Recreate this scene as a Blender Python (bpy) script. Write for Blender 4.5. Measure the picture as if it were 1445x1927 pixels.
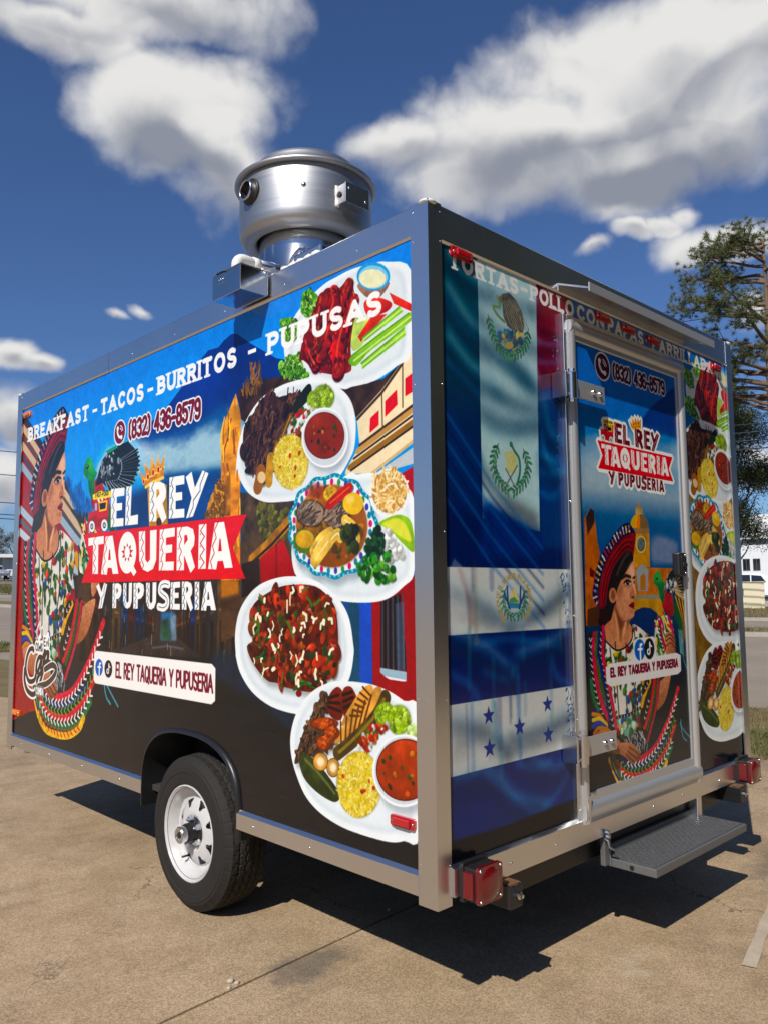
import bpy, bmesh, math, random
import numpy as np
from mathutils import Vector, Matrix
R = math.radians
sc = bpy.context.scene
for o in list(bpy.data.objects): bpy.data.objects.remove(o)
C = bpy.context.collection
# ---------------------------------------------------------------- camera
CAM_LOC = Vector((-1.943, -1.787, 1.415))
YAW, PITCH, ROLL = 43.976, 5.4014, -0.5159
cam = bpy.data.cameras.new('camera'); camo = bpy.data.objects.new('camera', cam); C.objects.link(camo); sc.camera = camo
cam.sensor_fit = 'VERTICAL'; cam.sensor_height = 36.0; cam.lens = 1511.4/1927*36.0; cam.clip_start = .05; cam.clip_end = 6000
fw = Vector((math.sin(R(YAW))*math.cos(R(PITCH)), math.cos(R(YAW))*math.cos(R(PITCH)), math.sin(R(PITCH))))
rt = Vector((math.cos(R(YAW)), -math.sin(R(YAW)), 0)); up = rt.cross(fw)
r2 = rt*math.cos(R(ROLL))+up*math.sin(R(ROLL)); u2 = r2.cross(fw)
camo.matrix_world = Matrix(((r2.x, u2.x, -fw.x, CAM_LOC.x), (r2.y, u2.y, -fw.y, CAM_LOC.y), (r2.z, u2.z, -fw.z, CAM_LOC.z), (0, 0, 0, 1)))
sc.render.resolution_x, sc.render.resolution_y = 767, 1024
# ---------------------------------------------------------------- sun and sky with cumulus
SUN_TO = Vector((-.97, -.42, 1.0)).normalized()
SUN_EL = math.asin(SUN_TO.z); SUN_AZ = math.atan2(SUN_TO.x, SUN_TO.y)
sl = bpy.data.lights.new('sun', 'SUN'); sl.energy = 4.9; sl.angle = R(.53); sl.color = (1, .94, .84)
so = bpy.data.objects.new('sun', sl); C.objects.link(so); so.rotation_euler = SUN_TO.to_track_quat('Z', 'Y').to_euler(); so.location = (-10, -5, 12)
world = bpy.data.worlds.new('World'); sc.world = world; world.use_nodes = True
nt = world.node_tree; nt.nodes.clear()
class NB:
    def __init__(s, nt): s.nt = nt
    def n(s, t, ins=None, **k):
        d = s.nt.nodes.new(t)
        for a, v in k.items(): setattr(d, a, v)
        for a, v in (ins or {}).items():
            if hasattr(v, 'is_linked') or isinstance(v, bpy.types.NodeSocket): s.nt.links.new(v, d.inputs[a])
            else: d.inputs[a].default_value = v
        return d
    def m(s, op, a, b=0.0, c=0.0, clamp=False): return s.n('ShaderNodeMath', {0: a, 1: b, 2: c}, operation=op, use_clamp=clamp).outputs[0]
    def v(s, op, a, b=(0, 0, 0)): return s.n('ShaderNodeVectorMath', {0: a, 1: b}, operation=op).outputs[0]
    def vs(s, op, a, b=(0, 0, 0)): return s.n('ShaderNodeVectorMath', {0: a, 1: b}, operation=op).outputs['Value']
    def noise(s, vec, scale, detail=4, rough=.5, lac=2.0, dist=0.0): return s.n('ShaderNodeTexNoise', {'Vector': vec, 'Scale': scale, 'Detail': detail, 'Roughness': rough, 'Lacunarity': lac, 'Distortion': dist}).outputs[0]
    def ss(s, x, a, b, lo=0.0, hi=1.0): return s.n('ShaderNodeMapRange', {0: x, 1: a, 2: b, 3: lo, 4: hi}, interpolation_type='SMOOTHSTEP').outputs[0]
    def mix(s, f, a, b, blend='MIX'): return s.n('ShaderNodeMix', {0: f, 6: a, 7: b}, data_type='RGBA', blend_type=blend).outputs[2]
w = NB(nt)
sky = w.n('ShaderNodeTexSky', sky_type='NISHITA', sun_disc=False, sun_elevation=SUN_EL, sun_rotation=SUN_AZ, altitude=0, air_density=1.0, dust_density=.35, ozone_density=2.2)
dirv = w.n('ShaderNodeTexCoord').outputs['Generated']
dirv = w.v('NORMALIZE', dirv)
sep = w.n('ShaderNodeSeparateXYZ', {0: dirv}); dz = sep.outputs[2]
warp = w.n('ShaderNodeTexNoise', {'Vector': dirv, 'Scale': 6.0, 'Detail': 5.0, 'Roughness': .5}).outputs['Color']
wv = w.v('SUBTRACT', warp, (.5, .5, .5)); wv = w.n('ShaderNodeVectorMath', {0: wv, 'Scale': .09}, operation='SCALE').outputs[0]
dw = w.v('ADD', dirv, wv)
# cumulus masses as directions on the sky dome: (azimuth from +y, elevation, half width, half height) in degrees
CLOUDS = [(25.8, 37.01, 12.32, 2.65), (21.23, 34.77, 7.54, 2.27), (29.65, 31.79, 6.79, 4.73), (32.37, 27.74, 4.54, 4.16), (28.95, 29.3, 4.92, 3.41), (55.13, 29.5, 12.32, 5.29), (64.47, 31.27, 9.76, 7.17), (58.77, 34.71, 7.91, 3.79), (45.72, 30.03, 4.16, 2.27), (70.4, 33.14, 6.04, 4.16), (62.45, 26.45, 8.65, 3.03), (69.07, 27.77, 4.54, 4.16), (64.5, 23.48, 2.35, 0.99), (62.12, 23.22, 2.12, 0.83), (66.17, 23.99, 1.9, 1.14), (58.82, 22.4, 1.59, 0.76), (68.74, 21.98, 4.92, 1.71), (25.01, 18.19, 1.36, 0.64), (26.55, 18.74, 1.44, 0.76), (18.88, 14.79, 2.05, 1.52), (20.71, 14.23, 1.82, 1.06), (18.77, 10.37, 3.41, 2.27), (17.63, 7.23, 4.16, 2.27), (69.76, 16.95, 2.27, 2.27), (69.91, 7.49, 2.65, 2.65)]
acc = None; base = None
for az, el, hw_, hh_ in CLOUDS:
    c = Vector((math.sin(R(az))*math.cos(R(el)), math.cos(R(az))*math.cos(R(el)), math.sin(R(el))))
    hx = Vector((math.cos(R(az)), -math.sin(R(az)), 0)); vx = hx.cross(c) if False else c.cross(hx); vx = -vx if vx.z < 0 else vx
    d = w.v('SUBTRACT', dw, tuple(c))
    a = w.vs('DOT_PRODUCT', d, tuple(hx/math.tan(R(hw_)))); b = w.vs('DOT_PRODUCT', d, tuple(vx/math.tan(R(hh_)))); g = w.vs('DOT_PRODUCT', d, tuple(c*1.2))
    q = w.m('ADD', w.m('ADD', w.m('MULTIPLY', a, a), w.m('MULTIPLY', b, b)), w.m('MULTIPLY', g, g))
    f = w.m('SUBTRACT', 1.0, w.m('SQRT', q))
    if hw_ < 2.5: f = w.m('SUBTRACT', w.m('MULTIPLY', f, .85), .12)      # thin scraps
    acc = f if acc is None else w.m('SMOOTH_MAX', acc, f, .12)
    bb = w.m('MULTIPLY', w.m('MAXIMUM', f, 0.0), b)
    base = bb if base is None else w.m('ADD', base, bb)
# farther clouds all round the dome
pl = w.n('ShaderNodeVectorMath', {0: dirv, 'Scale': 1.0}, operation='SCALE').outputs[0]
cd = w.n('ShaderNodeCombineXYZ', {0: sep.outputs[0], 1: sep.outputs[1], 2: w.m('MULTIPLY', dz, 2.2)}).outputs[0]
gen = w.m('SUBTRACT', w.noise(cd, 2.6, 3, .5), .62); gen = w.m('MULTIPLY', gen, 3.0)
away = w.ss(w.vs('DOT_PRODUCT', dirv, tuple(fw)), .55, .8, 1.0, 0.0)
gen = w.m('SUBTRACT', gen, w.m('SUBTRACT', 1.0, away))
acc = w.m('SMOOTH_MAX', acc, gen, .1)
def puff(vec, octs=((6.5, .62), (14.0, .36), (31.0, .17), (66.0, .07)), nd=7):
    out = None
    for scale, amp in octs:
        v_ = w.n('ShaderNodeTexVoronoi', {'Vector': vec, 'Scale': scale}, feature='F1').outputs['Distance']
        t_ = w.m('MULTIPLY', w.m('SUBTRACT', .52, v_), amp*.95); out = t_ if out is None else w.m('ADD', out, t_)
    return w.m('ADD', out, w.m('MULTIPLY', w.m('SUBTRACT', w.noise(vec, 4.5, nd, .62), .5), 1.15))
det = puff(dw)
dens = w.m('ADD', acc, det)
alpha = w.ss(dens, -.04, .58)
shift = w.v('ADD', dw, tuple((SUN_TO*.8+Vector((0, 0, 1.0))).normalized()*.035))
det_l = puff(dw, ((6.5, .62), (14.0, .36)), 3); det_s = puff(shift, ((6.5, .62), (14.0, .36)), 3)
lit = w.m('ADD', w.m('MULTIPLY', w.m('SUBTRACT', det_l, det_s), 1.0), w.m('MULTIPLY', base, 1.6))
thick = w.ss(dens, .2, 1.15)
lum = w.m('ADD', w.m('SUBTRACT', .84, w.m('MULTIPLY', thick, .42)), lit)
lum = w.ss(lum, .10, 1.0, 0.0, 1.0)
ccol = w.mix(lum, (.33, .36, .44, 1), (1.0, .99, .97, 1))
# ~ the air itself
skyc = w.mix(1.0, sky.outputs[0], (.74, 1.0, 1.44, 1), 'MULTIPLY')
bg1 = w.n('ShaderNodeBackground', {'Color': skyc, 'Strength': .062})
bg2 = w.n('ShaderNodeBackground', {'Color': ccol, 'Strength': .80})
hor = w.ss(dz, -.02, .02)
mixs = w.n('ShaderNodeMixShader', {0: w.m('MULTIPLY', alpha, hor), 1: bg1.outputs[0], 2: bg2.outputs[0]})
nt.links.new(mixs.outputs[0], w.n('ShaderNodeOutputWorld').inputs[0])
sc.view_settings.view_transform = 'Standard'; sc.view_settings.look = 'None'; sc.view_settings.exposure = 0.0; sc.view_settings.gamma = 1
sc.view_settings.use_curve_mapping = False
sc.cycles.use_denoising = True; sc.cycles.max_bounces = 8
# ---------------------------------------------------------------- materials
MATS = {}
def newmat(name):
    m = bpy.data.materials.new(name); m.use_nodes = True; n = m.node_tree; b = n.nodes['Principled BSDF']; MATS[name] = m
    return m, NB(n), b
def put(nb, sock, v):
    if isinstance(v, bpy.types.NodeSocket): nb.nt.links.new(v, sock)
    else: sock.default_value = v
def col4(c): return (c[0], c[1], c[2], 1)
def simple(name, c, rough=.5, metal=0.0, var=.12, scale=30, bump=0.0, bscale=200, coat=0.0, spec=.5, rvar=.0, trans=0.0, stretch=None):
    m, nb, b = newmat(name)
    tc = nb.n('ShaderNodeTexCoord').outputs['Object']
    if stretch: tc = nb.n('ShaderNodeMapping', {0: tc, 3: stretch}).outputs[0]
    n1 = nb.noise(tc, scale, 5, .6)
    dark = tuple(x*(1-var) for x in c); lite = tuple(min(1, x*(1+var)) for x in c)
    put(nb, b.inputs['Base Color'], nb.mix(n1, col4(dark), col4(lite)))
    b.inputs['Metallic'].default_value = metal; b.inputs['Coat Weight'].default_value = coat; b.inputs['Coat Roughness'].default_value = .05
    b.inputs['Specular IOR Level'].default_value = spec
    if rvar: put(nb, b.inputs['Roughness'], nb.m('ADD', rough-rvar/2, nb.m('MULTIPLY', nb.noise(tc, scale*.4, 4), rvar)))
    else: b.inputs['Roughness'].default_value = rough
    if trans: b.inputs['Transmission Weight'].default_value = trans
    if bump:
        bn = nb.n('ShaderNodeBump', {'Strength': bump, 'Distance': .01, 'Height': nb.noise(tc, bscale, 4)}); nb.nt.links.new(bn.outputs[0], b.inputs['Normal'])
    return m
ALU = simple('aluminium_trim', (.74, .75, .77), .28, 1.0, .05, 4, rvar=.12)
FRAMEM = simple('anodised_frame', (.58, .59, .60), .40, .72, .04, 6)
BRUSH = simple('spun_aluminium', (.43, .44, .455), .47, 1.0, .22, 3, rvar=.14, stretch=(1, 1, 70))
CANM = simple('satin_sheet_metal', (.55, .56, .58), .34, 1.0, .05, 5, rvar=.1)
STEEL = simple('stainless_steel', (.60, .60, .60), .13, 1.0, .06, 5, .03, 5, rvar=.12)
ZINC = simple('zinc_hardware', (.70, .71, .74), .22, 1.0, .12, 60)
GREYPAINT = simple('grey_step_paint', (.14, .145, .15), .5, .35, .12, 40, .04, 60)
TREAD = simple('tread_plate', (.17, .175, .185), .42, .6, .25, 90, .35, 120)
BLACKP = simple('black_paint', (.012, .012, .013), .35, 0, .3, 20, .05, 80)
BLACKPL = simple('black_plastic', (.012, .012, .013), .45, 0, .2, 60)
RUBBER = simple('tyre_rubber', (.019, .017, .0155), .75, 0, .3, 30, .15, 300, spec=.3)
WHEELW = simple('white_wheel_paint', (.88, .88, .88), .3, 0, .03, 8, coat=.4)
REDLENS = simple('red_lens', (.42, .004, .008), .16, 0, .1, 60, coat=.8)
DREDLENS = simple('deep_red_lens', (.13, .003, .006), .14, 0, .25, 90, .15, 160, coat=.8)
AMBER = simple('amber_lens', (.75, .19, .01), .2, 0, .1, 60, coat=.6)
PVC = simple('white_pvc', (.74, .73, .70), .4, 0, .06, 30)
SEAL = simple('white_sealant', (.72, .70, .66), .55, 0, .1, 60, .3, 90)
RUST = simple('rusty_plate', (.16, .07, .025), .8, .2, .5, 90, .2, 200)
FLOORM = simple('underfloor', (.03, .028, .026), .8, 0, .3, 10)
def img_mat(name, cv, rough, dents):
    img = bpy.data.images.new(name, cv.W, cv.H, alpha=False, float_buffer=False)
    a = np.ones((cv.H, cv.W, 4), np.float32); grain = 1+(.08*np.tile(NZ['f'], (2, 3))[:cv.H, :cv.W, None]+.07*np.tile(NZ['m'], (2, 3))[:cv.H, :cv.W, None])*np.clip(1.25-cv.img.min(-1, keepdims=True)*1.2, .12, 1); a[..., :3] = np.clip((cv.img*grain)[::-1], 0, 1); img.pixels.foreach_set(a.ravel()); img.update(); img.pack()
    m, nb, b = newmat(name)
    t = nb.n('ShaderNodeTexImage', {'Vector': nb.n('ShaderNodeUVMap', uv_map='UVMap').outputs[0]}, interpolation='Cubic', extension='EXTEND'); t.image = img
    g = nb.n('ShaderNodeHueSaturation', {'Saturation': 1.12, 'Value': .86, 'Color': t.outputs[0]})
    put(nb, b.inputs['Base Color'], g.outputs[0]); b.inputs['Roughness'].default_value = rough; b.inputs['Coat Weight'].default_value = .18; b.inputs['Coat Roughness'].default_value = .05; b.inputs['Specular IOR Level'].default_value = .32
    tc = nb.n('ShaderNodeTexCoord').outputs['Object']
    h = nb.m('ADD', nb.m('MULTIPLY', nb.noise(tc, 2.2, 2), 1.0), nb.m('MULTIPLY', nb.noise(tc, 14, 3), .12))
    bn = nb.n('ShaderNodeBump', {'Strength': dents, 'Distance': .02, 'Height': h}); nb.nt.links.new(bn.outputs[0], b.inputs['Normal']); nb.nt.links.new(bn.outputs[0], b.inputs['Coat Normal'])
    return m
# ---------------------------------------------------------------- mesh helpers
def link(name, me, mat=None, parent=None, smooth=False):
    o = bpy.data.objects.new(name, me); C.objects.link(o)
    if mat is not None and not me.materials: me.materials.append(mat)
    if smooth:
        for p in me.polygons: p.use_smooth = True
    if parent is not None:
        o.parent = parent; o.matrix_parent_inverse = parent_world(parent).inverted()
    return o
def parent_world(p):
    m = Matrix.LocRotScale(p.location, p.rotation_euler, p.scale)
    if p.parent: m = parent_world(p.parent) @ p.matrix_parent_inverse @ m
    return m
def mesh_of(bm, name):
    bmesh.ops.recalc_face_normals(bm, faces=bm.faces); me = bpy.data.meshes.new(name); bm.to_mesh(me); bm.free(); return me
def bbox(bm, lo, hi, bev=0.0, seg=2, M=None):
    b2 = bmesh.new(); bmesh.ops.create_cube(b2, size=1); lo = Vector(lo); hi = Vector(hi)
    for v in b2.verts: v.co = Vector([(lo[i]+hi[i])/2+v.co[i]*(hi[i]-lo[i]) for i in range(3)])
    if bev: bmesh.ops.bevel(b2, geom=list(b2.edges), offset=bev, segments=seg, affect='EDGES', profile=.5)
    if M is not None: bmesh.ops.transform(b2, matrix=M, verts=b2.verts)
    me = bpy.data.meshes.new('t'); b2.to_mesh(me); b2.free(); bm.from_mesh(me); bpy.data.meshes.remove(me)
def box(name, lo, hi, mat, parent=None, bev=.003):
    bm = bmesh.new(); bbox(bm, lo, hi, bev); return link(name, mesh_of(bm, name), mat, parent)
def tube(bm, pts, r, seg=12, r_end=None, cap=True):
    pts = [Vector(p) for p in pts]; rings = []; prev = None
    for i, p in enumerate(pts):
        t = (pts[min(i+1, len(pts)-1)]-pts[max(i-1, 0)]).normalized()
        if prev is None:
            a = Vector((0, 0, 1)) if abs(t.z) < .9 else Vector((1, 0, 0)); n = t.cross(a).normalized()
        else: n = (prev-t*prev.dot(t)).normalized()
        prev = n; b = t.cross(n); rr = r if r_end is None else r+(r_end-r)*i/(len(pts)-1)
        rr = rr if not callable(r) else r(i/(len(pts)-1))
        rings.append([bm.verts.new(p+(n*math.cos(2*math.pi*k/seg)+b*math.sin(2*math.pi*k/seg))*rr) for k in range(seg)])
    for a, b in zip(rings[:-1], rings[1:]):
        for k in range(seg): bm.faces.new((a[k], a[(k+1) % seg], b[(k+1) % seg], b[k]))
    if cap: bm.faces.new(rings[0][::-1]); bm.faces.new(rings[-1])
def tube_obj(name, pts, r, mat, parent=None, seg=12, r_end=None, smooth=True):
    bm = bmesh.new(); tube(bm, pts, r, seg, r_end); return link(name, mesh_of(bm, name), mat, parent, smooth)
def lathe(bm, prof, seg=48, M=None, close=False):
    """prof = list of (radius, height) turned about z"""
    rings = []
    for r_, z_ in prof: rings.append([bm.verts.new((M or Matrix()) @ Vector((r_*math.cos(2*math.pi*k/seg), r_*math.sin(2*math.pi*k/seg), z_))) for k in range(seg)])
    for a, b in zip(rings[:-1], rings[1:]):
        for k in range(seg): bm.faces.new((a[k], a[(k+1) % seg], b[(k+1) % seg], b[k]))
    if close: bm.faces.new(rings[0][::-1]); bm.faces.new(rings[-1])
def lathe_obj(name, prof, mat, parent=None, seg=48, M=None, close=False, smooth=True):
    bm = bmesh.new(); lathe(bm, prof, seg, M, close); return link(name, mesh_of(bm, name), mat, parent, smooth)
def extrude_poly(bm, pts, vec):
    a = [bm.verts.new(p) for p in pts]; b = [bm.verts.new(Vector(p)+Vector(vec)) for p in pts]; n = len(pts)
    bm.faces.new(a); bm.faces.new(b[::-1])
    for i in range(n): bm.faces.new((a[i], b[i], b[(i+1) % n], a[(i+1) % n]))
def thing(name, label, cat, loc=(0, 0, 0), rz=0.0, group=None):
    o = bpy.data.objects.new(name, None); C.objects.link(o); o.location = loc; o.rotation_euler = (0, 0, rz); o.empty_display_size = .2
    o['label'] = label; o['category'] = cat
    if group: o['group'] = group
    return o
def tag(o, label, cat, group=None):
    o['label'] = label; o['category'] = cat
    if group: o['group'] = group
    return o
def shade_auto(o, ang=35):
    me = o.data
    for p in me.polygons: p.use_smooth = True
    bm = bmesh.new(); bm.from_mesh(me)
    for e in bm.edges:
        if len(e.link_faces) == 2 and e.calc_face_angle(0) > R(ang): e.smooth = False
    bm.to_mesh(me); bm.free(); return o
# ---------------------------------------------------------------- terrain
def gz(x, y):
    q = y-.8*x-6
    s_ = q if q > 30 else math.log1p(math.exp(max(q, -40)/1.5))*1.5
    return .0366*min(s_, 180)
def ground_sheet():
    bm = bmesh.new(); radii = [0]+[.6*1.16**i for i in range(55)]; seg = 96; rings = []
    for r_ in radii[1:]:
        rings.append([bm.verts.new((CAM_LOC.x+2+r_*math.cos(2*math.pi*k/seg), CAM_LOC.y+2+r_*math.sin(2*math.pi*k/seg), 0)) for k in range(seg)])
    bm.faces.new(rings[0])
    for a, b in zip(rings[:-1], rings[1:]):
        for k in range(seg): bm.faces.new((a[k], a[(k+1) % seg], b[(k+1) % seg], b[k]))
    for v in bm.verts: v.co.z = gz(v.co.x, v.co.y)-.16
    return mesh_of(bm, 'ground')
def strip(name, n, d0, d1, s0, s1, mat, dz, origin=CAM_LOC, parent=None, ns=60, nd=8, rag=0.0, thick=0.0, seed=1):
    """a band of ground: between distances d0..d1 along the unit vector n, s0..s1 across it"""
    n = Vector((n[0], n[1], 0)).normalized(); t = Vector((-n.y, n.x, 0)); bm = bmesh.new(); g = []; r = random.Random(seed)
    for i in range(nd+1):
        row = []
        for k in range(ns+1):
            d = d0+(d1-d0)*i/nd+(r.uniform(-rag, rag) if i in (0, nd) else 0); p = Vector((origin[0], origin[1], 0))+n*d+t*(s0+(s1-s0)*k/ns); row.append(bm.verts.new((p.x, p.y, gz(p.x, p.y)+dz)))
        g.append(row)
    for i in range(nd):
        for k in range(ns): bm.faces.new((g[i][k], g[i][k+1], g[i+1][k+1], g[i+1][k]))
    if thick:
        ex = bmesh.ops.extrude_face_region(bm, geom=list(bm.faces)); 
        for v in [q for q in ex['geom'] if isinstance(q, bmesh.types.BMVert)]: v.co.z -= thick
    o = link(name, mesh_of(bm, name), mat, parent); return o
# concrete: exposed aggregate, stains, tyre marks
def concrete_mat(name, c1, c2, stain):
    m, nb, b = newmat(name)
    g = nb.n('ShaderNodeNewGeometry').outputs['Position']
    big = nb.noise(g, .55, 5, .6); mid = nb.noise(g, 4.0, 6, .65); fine = nb.noise(g, 130, 3, .7)
    vor = nb.n('ShaderNodeTexVoronoi', {'Vector': g, 'Scale': 210.0}, feature='F1'); cellc = nb.n('ShaderNodeSeparateColor', {0: vor.outputs['Color']}).outputs[0]
    base = nb.mix(nb.ss(mid, .3, .7), col4(c1), col4(c2))
    sand = nb.mix(nb.ss(cellc, .0, 1.0), (.50, .50, .50, 1), (1.42, 1.38, 1.32, 1)); base = nb.mix(.6, base, sand, 'MULTIPLY')
    dk = nb.mix(nb.ss(fine, .56, .72), (1, 1, 1, 1), (.45, .42, .40, 1)); base = nb.mix(.5, base, dk, 'MULTIPLY')
    st = nb.mix(nb.ss(big, .50, .68), (1, 1, 1, 1), (.74, .72, .70, 1)); base = nb.mix(stain, base, st, 'MULTIPLY')
    # oil marks with a shape of their own
    marks = None
    for (x, y, rx, ry) in ((.05, .70, .28, .16), (2.1, -.42, .9, .16), (2.6, -.15, .7, .2), (5.0, 1.8, 2.2, 1.6)):
        d = nb.v('MULTIPLY', nb.v('SUBTRACT', g, (x, y, 0)), (1/rx, 1/ry, 0)); f = nb.m('SUBTRACT', 1.0, nb.vs('LENGTH', d)); f = nb.m('ADD', f, nb.m('MULTIPLY', nb.m('SUBTRACT', nb.noise(g, 6.0, 5, .65), .5), 1.6)); f = nb.ss(f, .05, .75)
        marks = f if marks is None else nb.m('MAXIMUM', marks, f)
    base = nb.mix(nb.m('MULTIPLY', marks, .62), base, (.075, .072, .068, 1))
    spots = nb.n('ShaderNodeTexVoronoi', {'Vector': g, 'Scale': 2.3}, feature='F1').outputs['Distance']; sp = nb.ss(nb.m('ADD', spots, nb.m('MULTIPLY', nb.noise(g, 30, 3), .03)), .028, .040, 1.0, 0.0)
    base = nb.mix(nb.m('MULTIPLY', sp, .75), base, (.05, .042, .036, 1))
    wob = nb.v('ADD', g, nb.n('ShaderNodeVectorMath', {0: nb.n('ShaderNodeTexNoise', {'Vector': g, 'Scale': 2.2, 'Detail': 6.0, 'Roughness': .65}).outputs['Color'], 'Scale': .55}, operation='SCALE').outputs[0])
    ck = nb.n('ShaderNodeTexVoronoi', {'Vector': wob, 'Scale': .30}, feature='DISTANCE_TO_EDGE').outputs['Distance']; ckm = nb.m('MULTIPLY', nb.ss(ck, .0006, .0022, 1.0, 0.0), nb.ss(nb.noise(g, .9, 3), .42, .62))
    base = nb.mix(nb.m('MULTIPLY', ckm, .7), base, (.06, .05, .04, 1))
    drag = nb.noise(nb.n('ShaderNodeMapping', {0: g, 2: (0, 0, R(-24)), 3: (.35, 5.0, 1)}).outputs[0], 1.3, 6, .6); base = nb.mix(nb.m('MULTIPLY', nb.ss(drag, .55, .75), .35), base, (.16, .125, .09, 1))
    pale = nb.noise(g, 1.6, 6, .7); base = nb.mix(nb.m('MULTIPLY', nb.ss(pale, .60, .72), .22), base, (.62, .55, .45, 1))
    put(nb, b.inputs['Base Color'], base); b.inputs['Roughness'].default_value = .85; b.inputs['Specular IOR Level'].default_value = .25
    h = nb.m('ADD', nb.m('MULTIPLY', cellc, .6), nb.m('MULTIPLY', mid, 2.0)); bn = nb.n('ShaderNodeBump', {'Strength': .35, 'Distance': .004, 'Height': h}); nb.nt.links.new(bn.outputs[0], b.inputs['Normal'])
    return m
CONC = concrete_mat('lot_concrete', (.335, .243, .150), (.425, .318, .208), 1.0)
ROADM = simple('worn_road_concrete', (.27, .225, .18), .9, 0, .25, .9, .2, 40, spec=.2)
ASPH = simple('road_asphalt', (.17, .16, .15), .9, 0, .25, .6, .2, 40, spec=.2)
KERBM = simple('kerb_concrete', (.36, .33, .29), .9, 0, .2, 6, .2, 60, spec=.2)
DIRTM = simple('dry_turf', (.17, .135, .07), .95, 0, .45, 3, .5, 60, spec=.1)
SOILM = simple('bare_earth', (.13, .10, .06), .95, 0, .4, 2, .5, 60, spec=.1)
PAINTW = simple('worn_white_paint', (.52, .50, .46), .8, 0, .25, 12, .1, 60, spec=.2)
STRIPE = simple('faded_stripe_paint', (.42, .35, .27), .85, 0, .3, 14, .1, 60, spec=.2)
ground = link('ground', ground_sheet(), SOILM); ground['kind'] = 'structure'
NL = (.306, .952); NR = (.934, .357)
# concrete slabs of the lot, joints recessed between them
lot = bpy.data.objects.new('lot_pavement', None); C.objects.link(lot); lot['kind'] = 'structure'
SA = R(4.3); ex_ = Vector((math.cos(SA), math.sin(SA), 0)); ey_ = Vector((-math.sin(SA), math.cos(SA), 0)); O_ = Vector((-.20, .755, 0)); rr = random.Random(3)
SW, SD = 6.2, 4.6
NRv = Vector((NR[0], NR[1], 0)); NLv = Vector((NL[0], NL[1], 0))
for i in range(-3, 3):
    for j in range(-3, 5):
        x0, x1, y0, y1 = -3.2+i*SW, -3.2+(i+1)*SW, j*SD, (j+1)*SD; g = .006; bm = bmesh.new(); nx = ny = 24; vs = []
        edge = [(x0+g, y0+g), (x1-g, y0+g), (x1-g, y1-g), (x0+g, y1-g)]
        P4 = [O_+ex_*a+ey_*b for a, b in edge]
        bm2 = bmesh.new(); bm2.faces.new([bm2.verts.new((p.x, p.y, 0)) for p in P4])
        for nv, dd in ((NRv, 7.95 if False else 7.35), (NLv, 17.9)):
            o_ = Vector((CAM_LOC.x, CAM_LOC.y, 0))+nv*dd; bmesh.ops.bisect_plane(bm2, geom=bm2.verts[:]+bm2.edges[:]+bm2.faces[:], plane_co=o_, plane_no=nv, clear_outer=True)
        if not bm2.faces: bm2.free(); bm.free(); continue
        bmesh.ops.triangulate(bm2, faces=bm2.faces[:]); bmesh.ops.subdivide_edges(bm2, edges=bm2.edges[:], cuts=5, use_grid_fill=True)
        for v in bm2.verts: v.co.z = gz(v.co.x, v.co.y)
        e2 = bmesh.ops.extrude_face_region(bm2, geom=bm2.faces[:])
        for v in [q for q in e2['geom'] if isinstance(q, bmesh.types.BMVert)]: v.co.z -= .12
        bm.free(); me = mesh_of(bm2, 'concrete_slab'); o = link('concrete_slab', me, CONC, lot)
        o.location.z = 0 if (i, j) == (0, 0) else rr.uniform(-.004, 0)
# far ground: verges, kerbs, carriageways
def setting(o): o['kind'] = 'structure'; return o
setting(strip('verge', NR, 7.35, 10.3, -30, 22, DIRTM, .02, thick=.1, rag=.12, ns=90, nd=4))
setting(strip('road', NR, 10.3, 24.6, -90, 60, ROADM, -.02, ns=40))
setting(strip('kerb', NR, 24.6, 24.95, -90, 60, KERBM, .10, thick=.3, nd=1, ns=60, rag=.05))
setting(strip('median', NR, 24.95, 27.5, -90, 60, DIRTM, .09, thick=.1, nd=2, ns=60))
setting(strip('road', NR, 27.5, 35.5, -90, 60, ROADM, -.02, ns=40))
setting(strip('kerb', NR, 35.5, 35.8, -90, 60, KERBM, .10, thick=.3, nd=1, ns=60))
setting(strip('verge', NR, 35.8, 54, -90, 60, DIRTM, .09, thick=.1, nd=8, ns=60))
setting(strip('kerb', NR, 54, 54.3, -90, 60, KERBM, .42, thick=.5, nd=1, ns=60))
setting(strip('car_park', NR, 54.3, 130, -90, 60, ASPH, .40, thick=.3, nd=12, ns=60))
setting(strip('verge', NL, 17.9, 19.3, -5, 20, DIRTM, .03, thick=.1, rag=.15, ns=40, nd=3))
setting(strip('road', NL, 19.3, 52.5, -40, 40, ASPH, -.03, ns=40, nd=20))
setting(strip('kerb', NL, 52.5, 52.9, -40, 40, KERBM, .10, thick=.3, nd=1))
setting(strip('verge', NL, 52.9, 92, -40, 40, DIRTM, .09, thick=.1, nd=12))
setting(strip('road', NL, 92, 101, -40, 40, ROADM, .10, thick=.1, nd=4))
setting(strip('verge', NL, 101, 109, -40, 40, DIRTM, .09, thick=.1, nd=4))
setting(strip('car_park', NL, 109, 190, -60, 60, ASPH, .10, thick=.1, nd=12))
for d_, s0, s1 in ((27, -3, 5), (33, -4, 3), (40, -1, 9)): 
    o = strip('lane_marking', NL, d_, d_+.25, s0, s1, PAINTW, -.022, nd=1, ns=8); setting(o)
o = strip('parking_stripe', (-.225, .974), .0, .045, -3.4, -.02, STRIPE, .004, origin=(1.178, -.49), nd=1, ns=24, rag=.006); setting(o)
AFF_WOMAN = (1.5969, 0, -1.2753, 0, 1.7284, -0.3812)
AFF_LOGO = (0.40773, 0, 0.58555, 0, 0.42858, 1.281)
AFF_FOOD = (0.37833, 0, 0.86463, 0, 0.97861, 0.074288)
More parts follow.
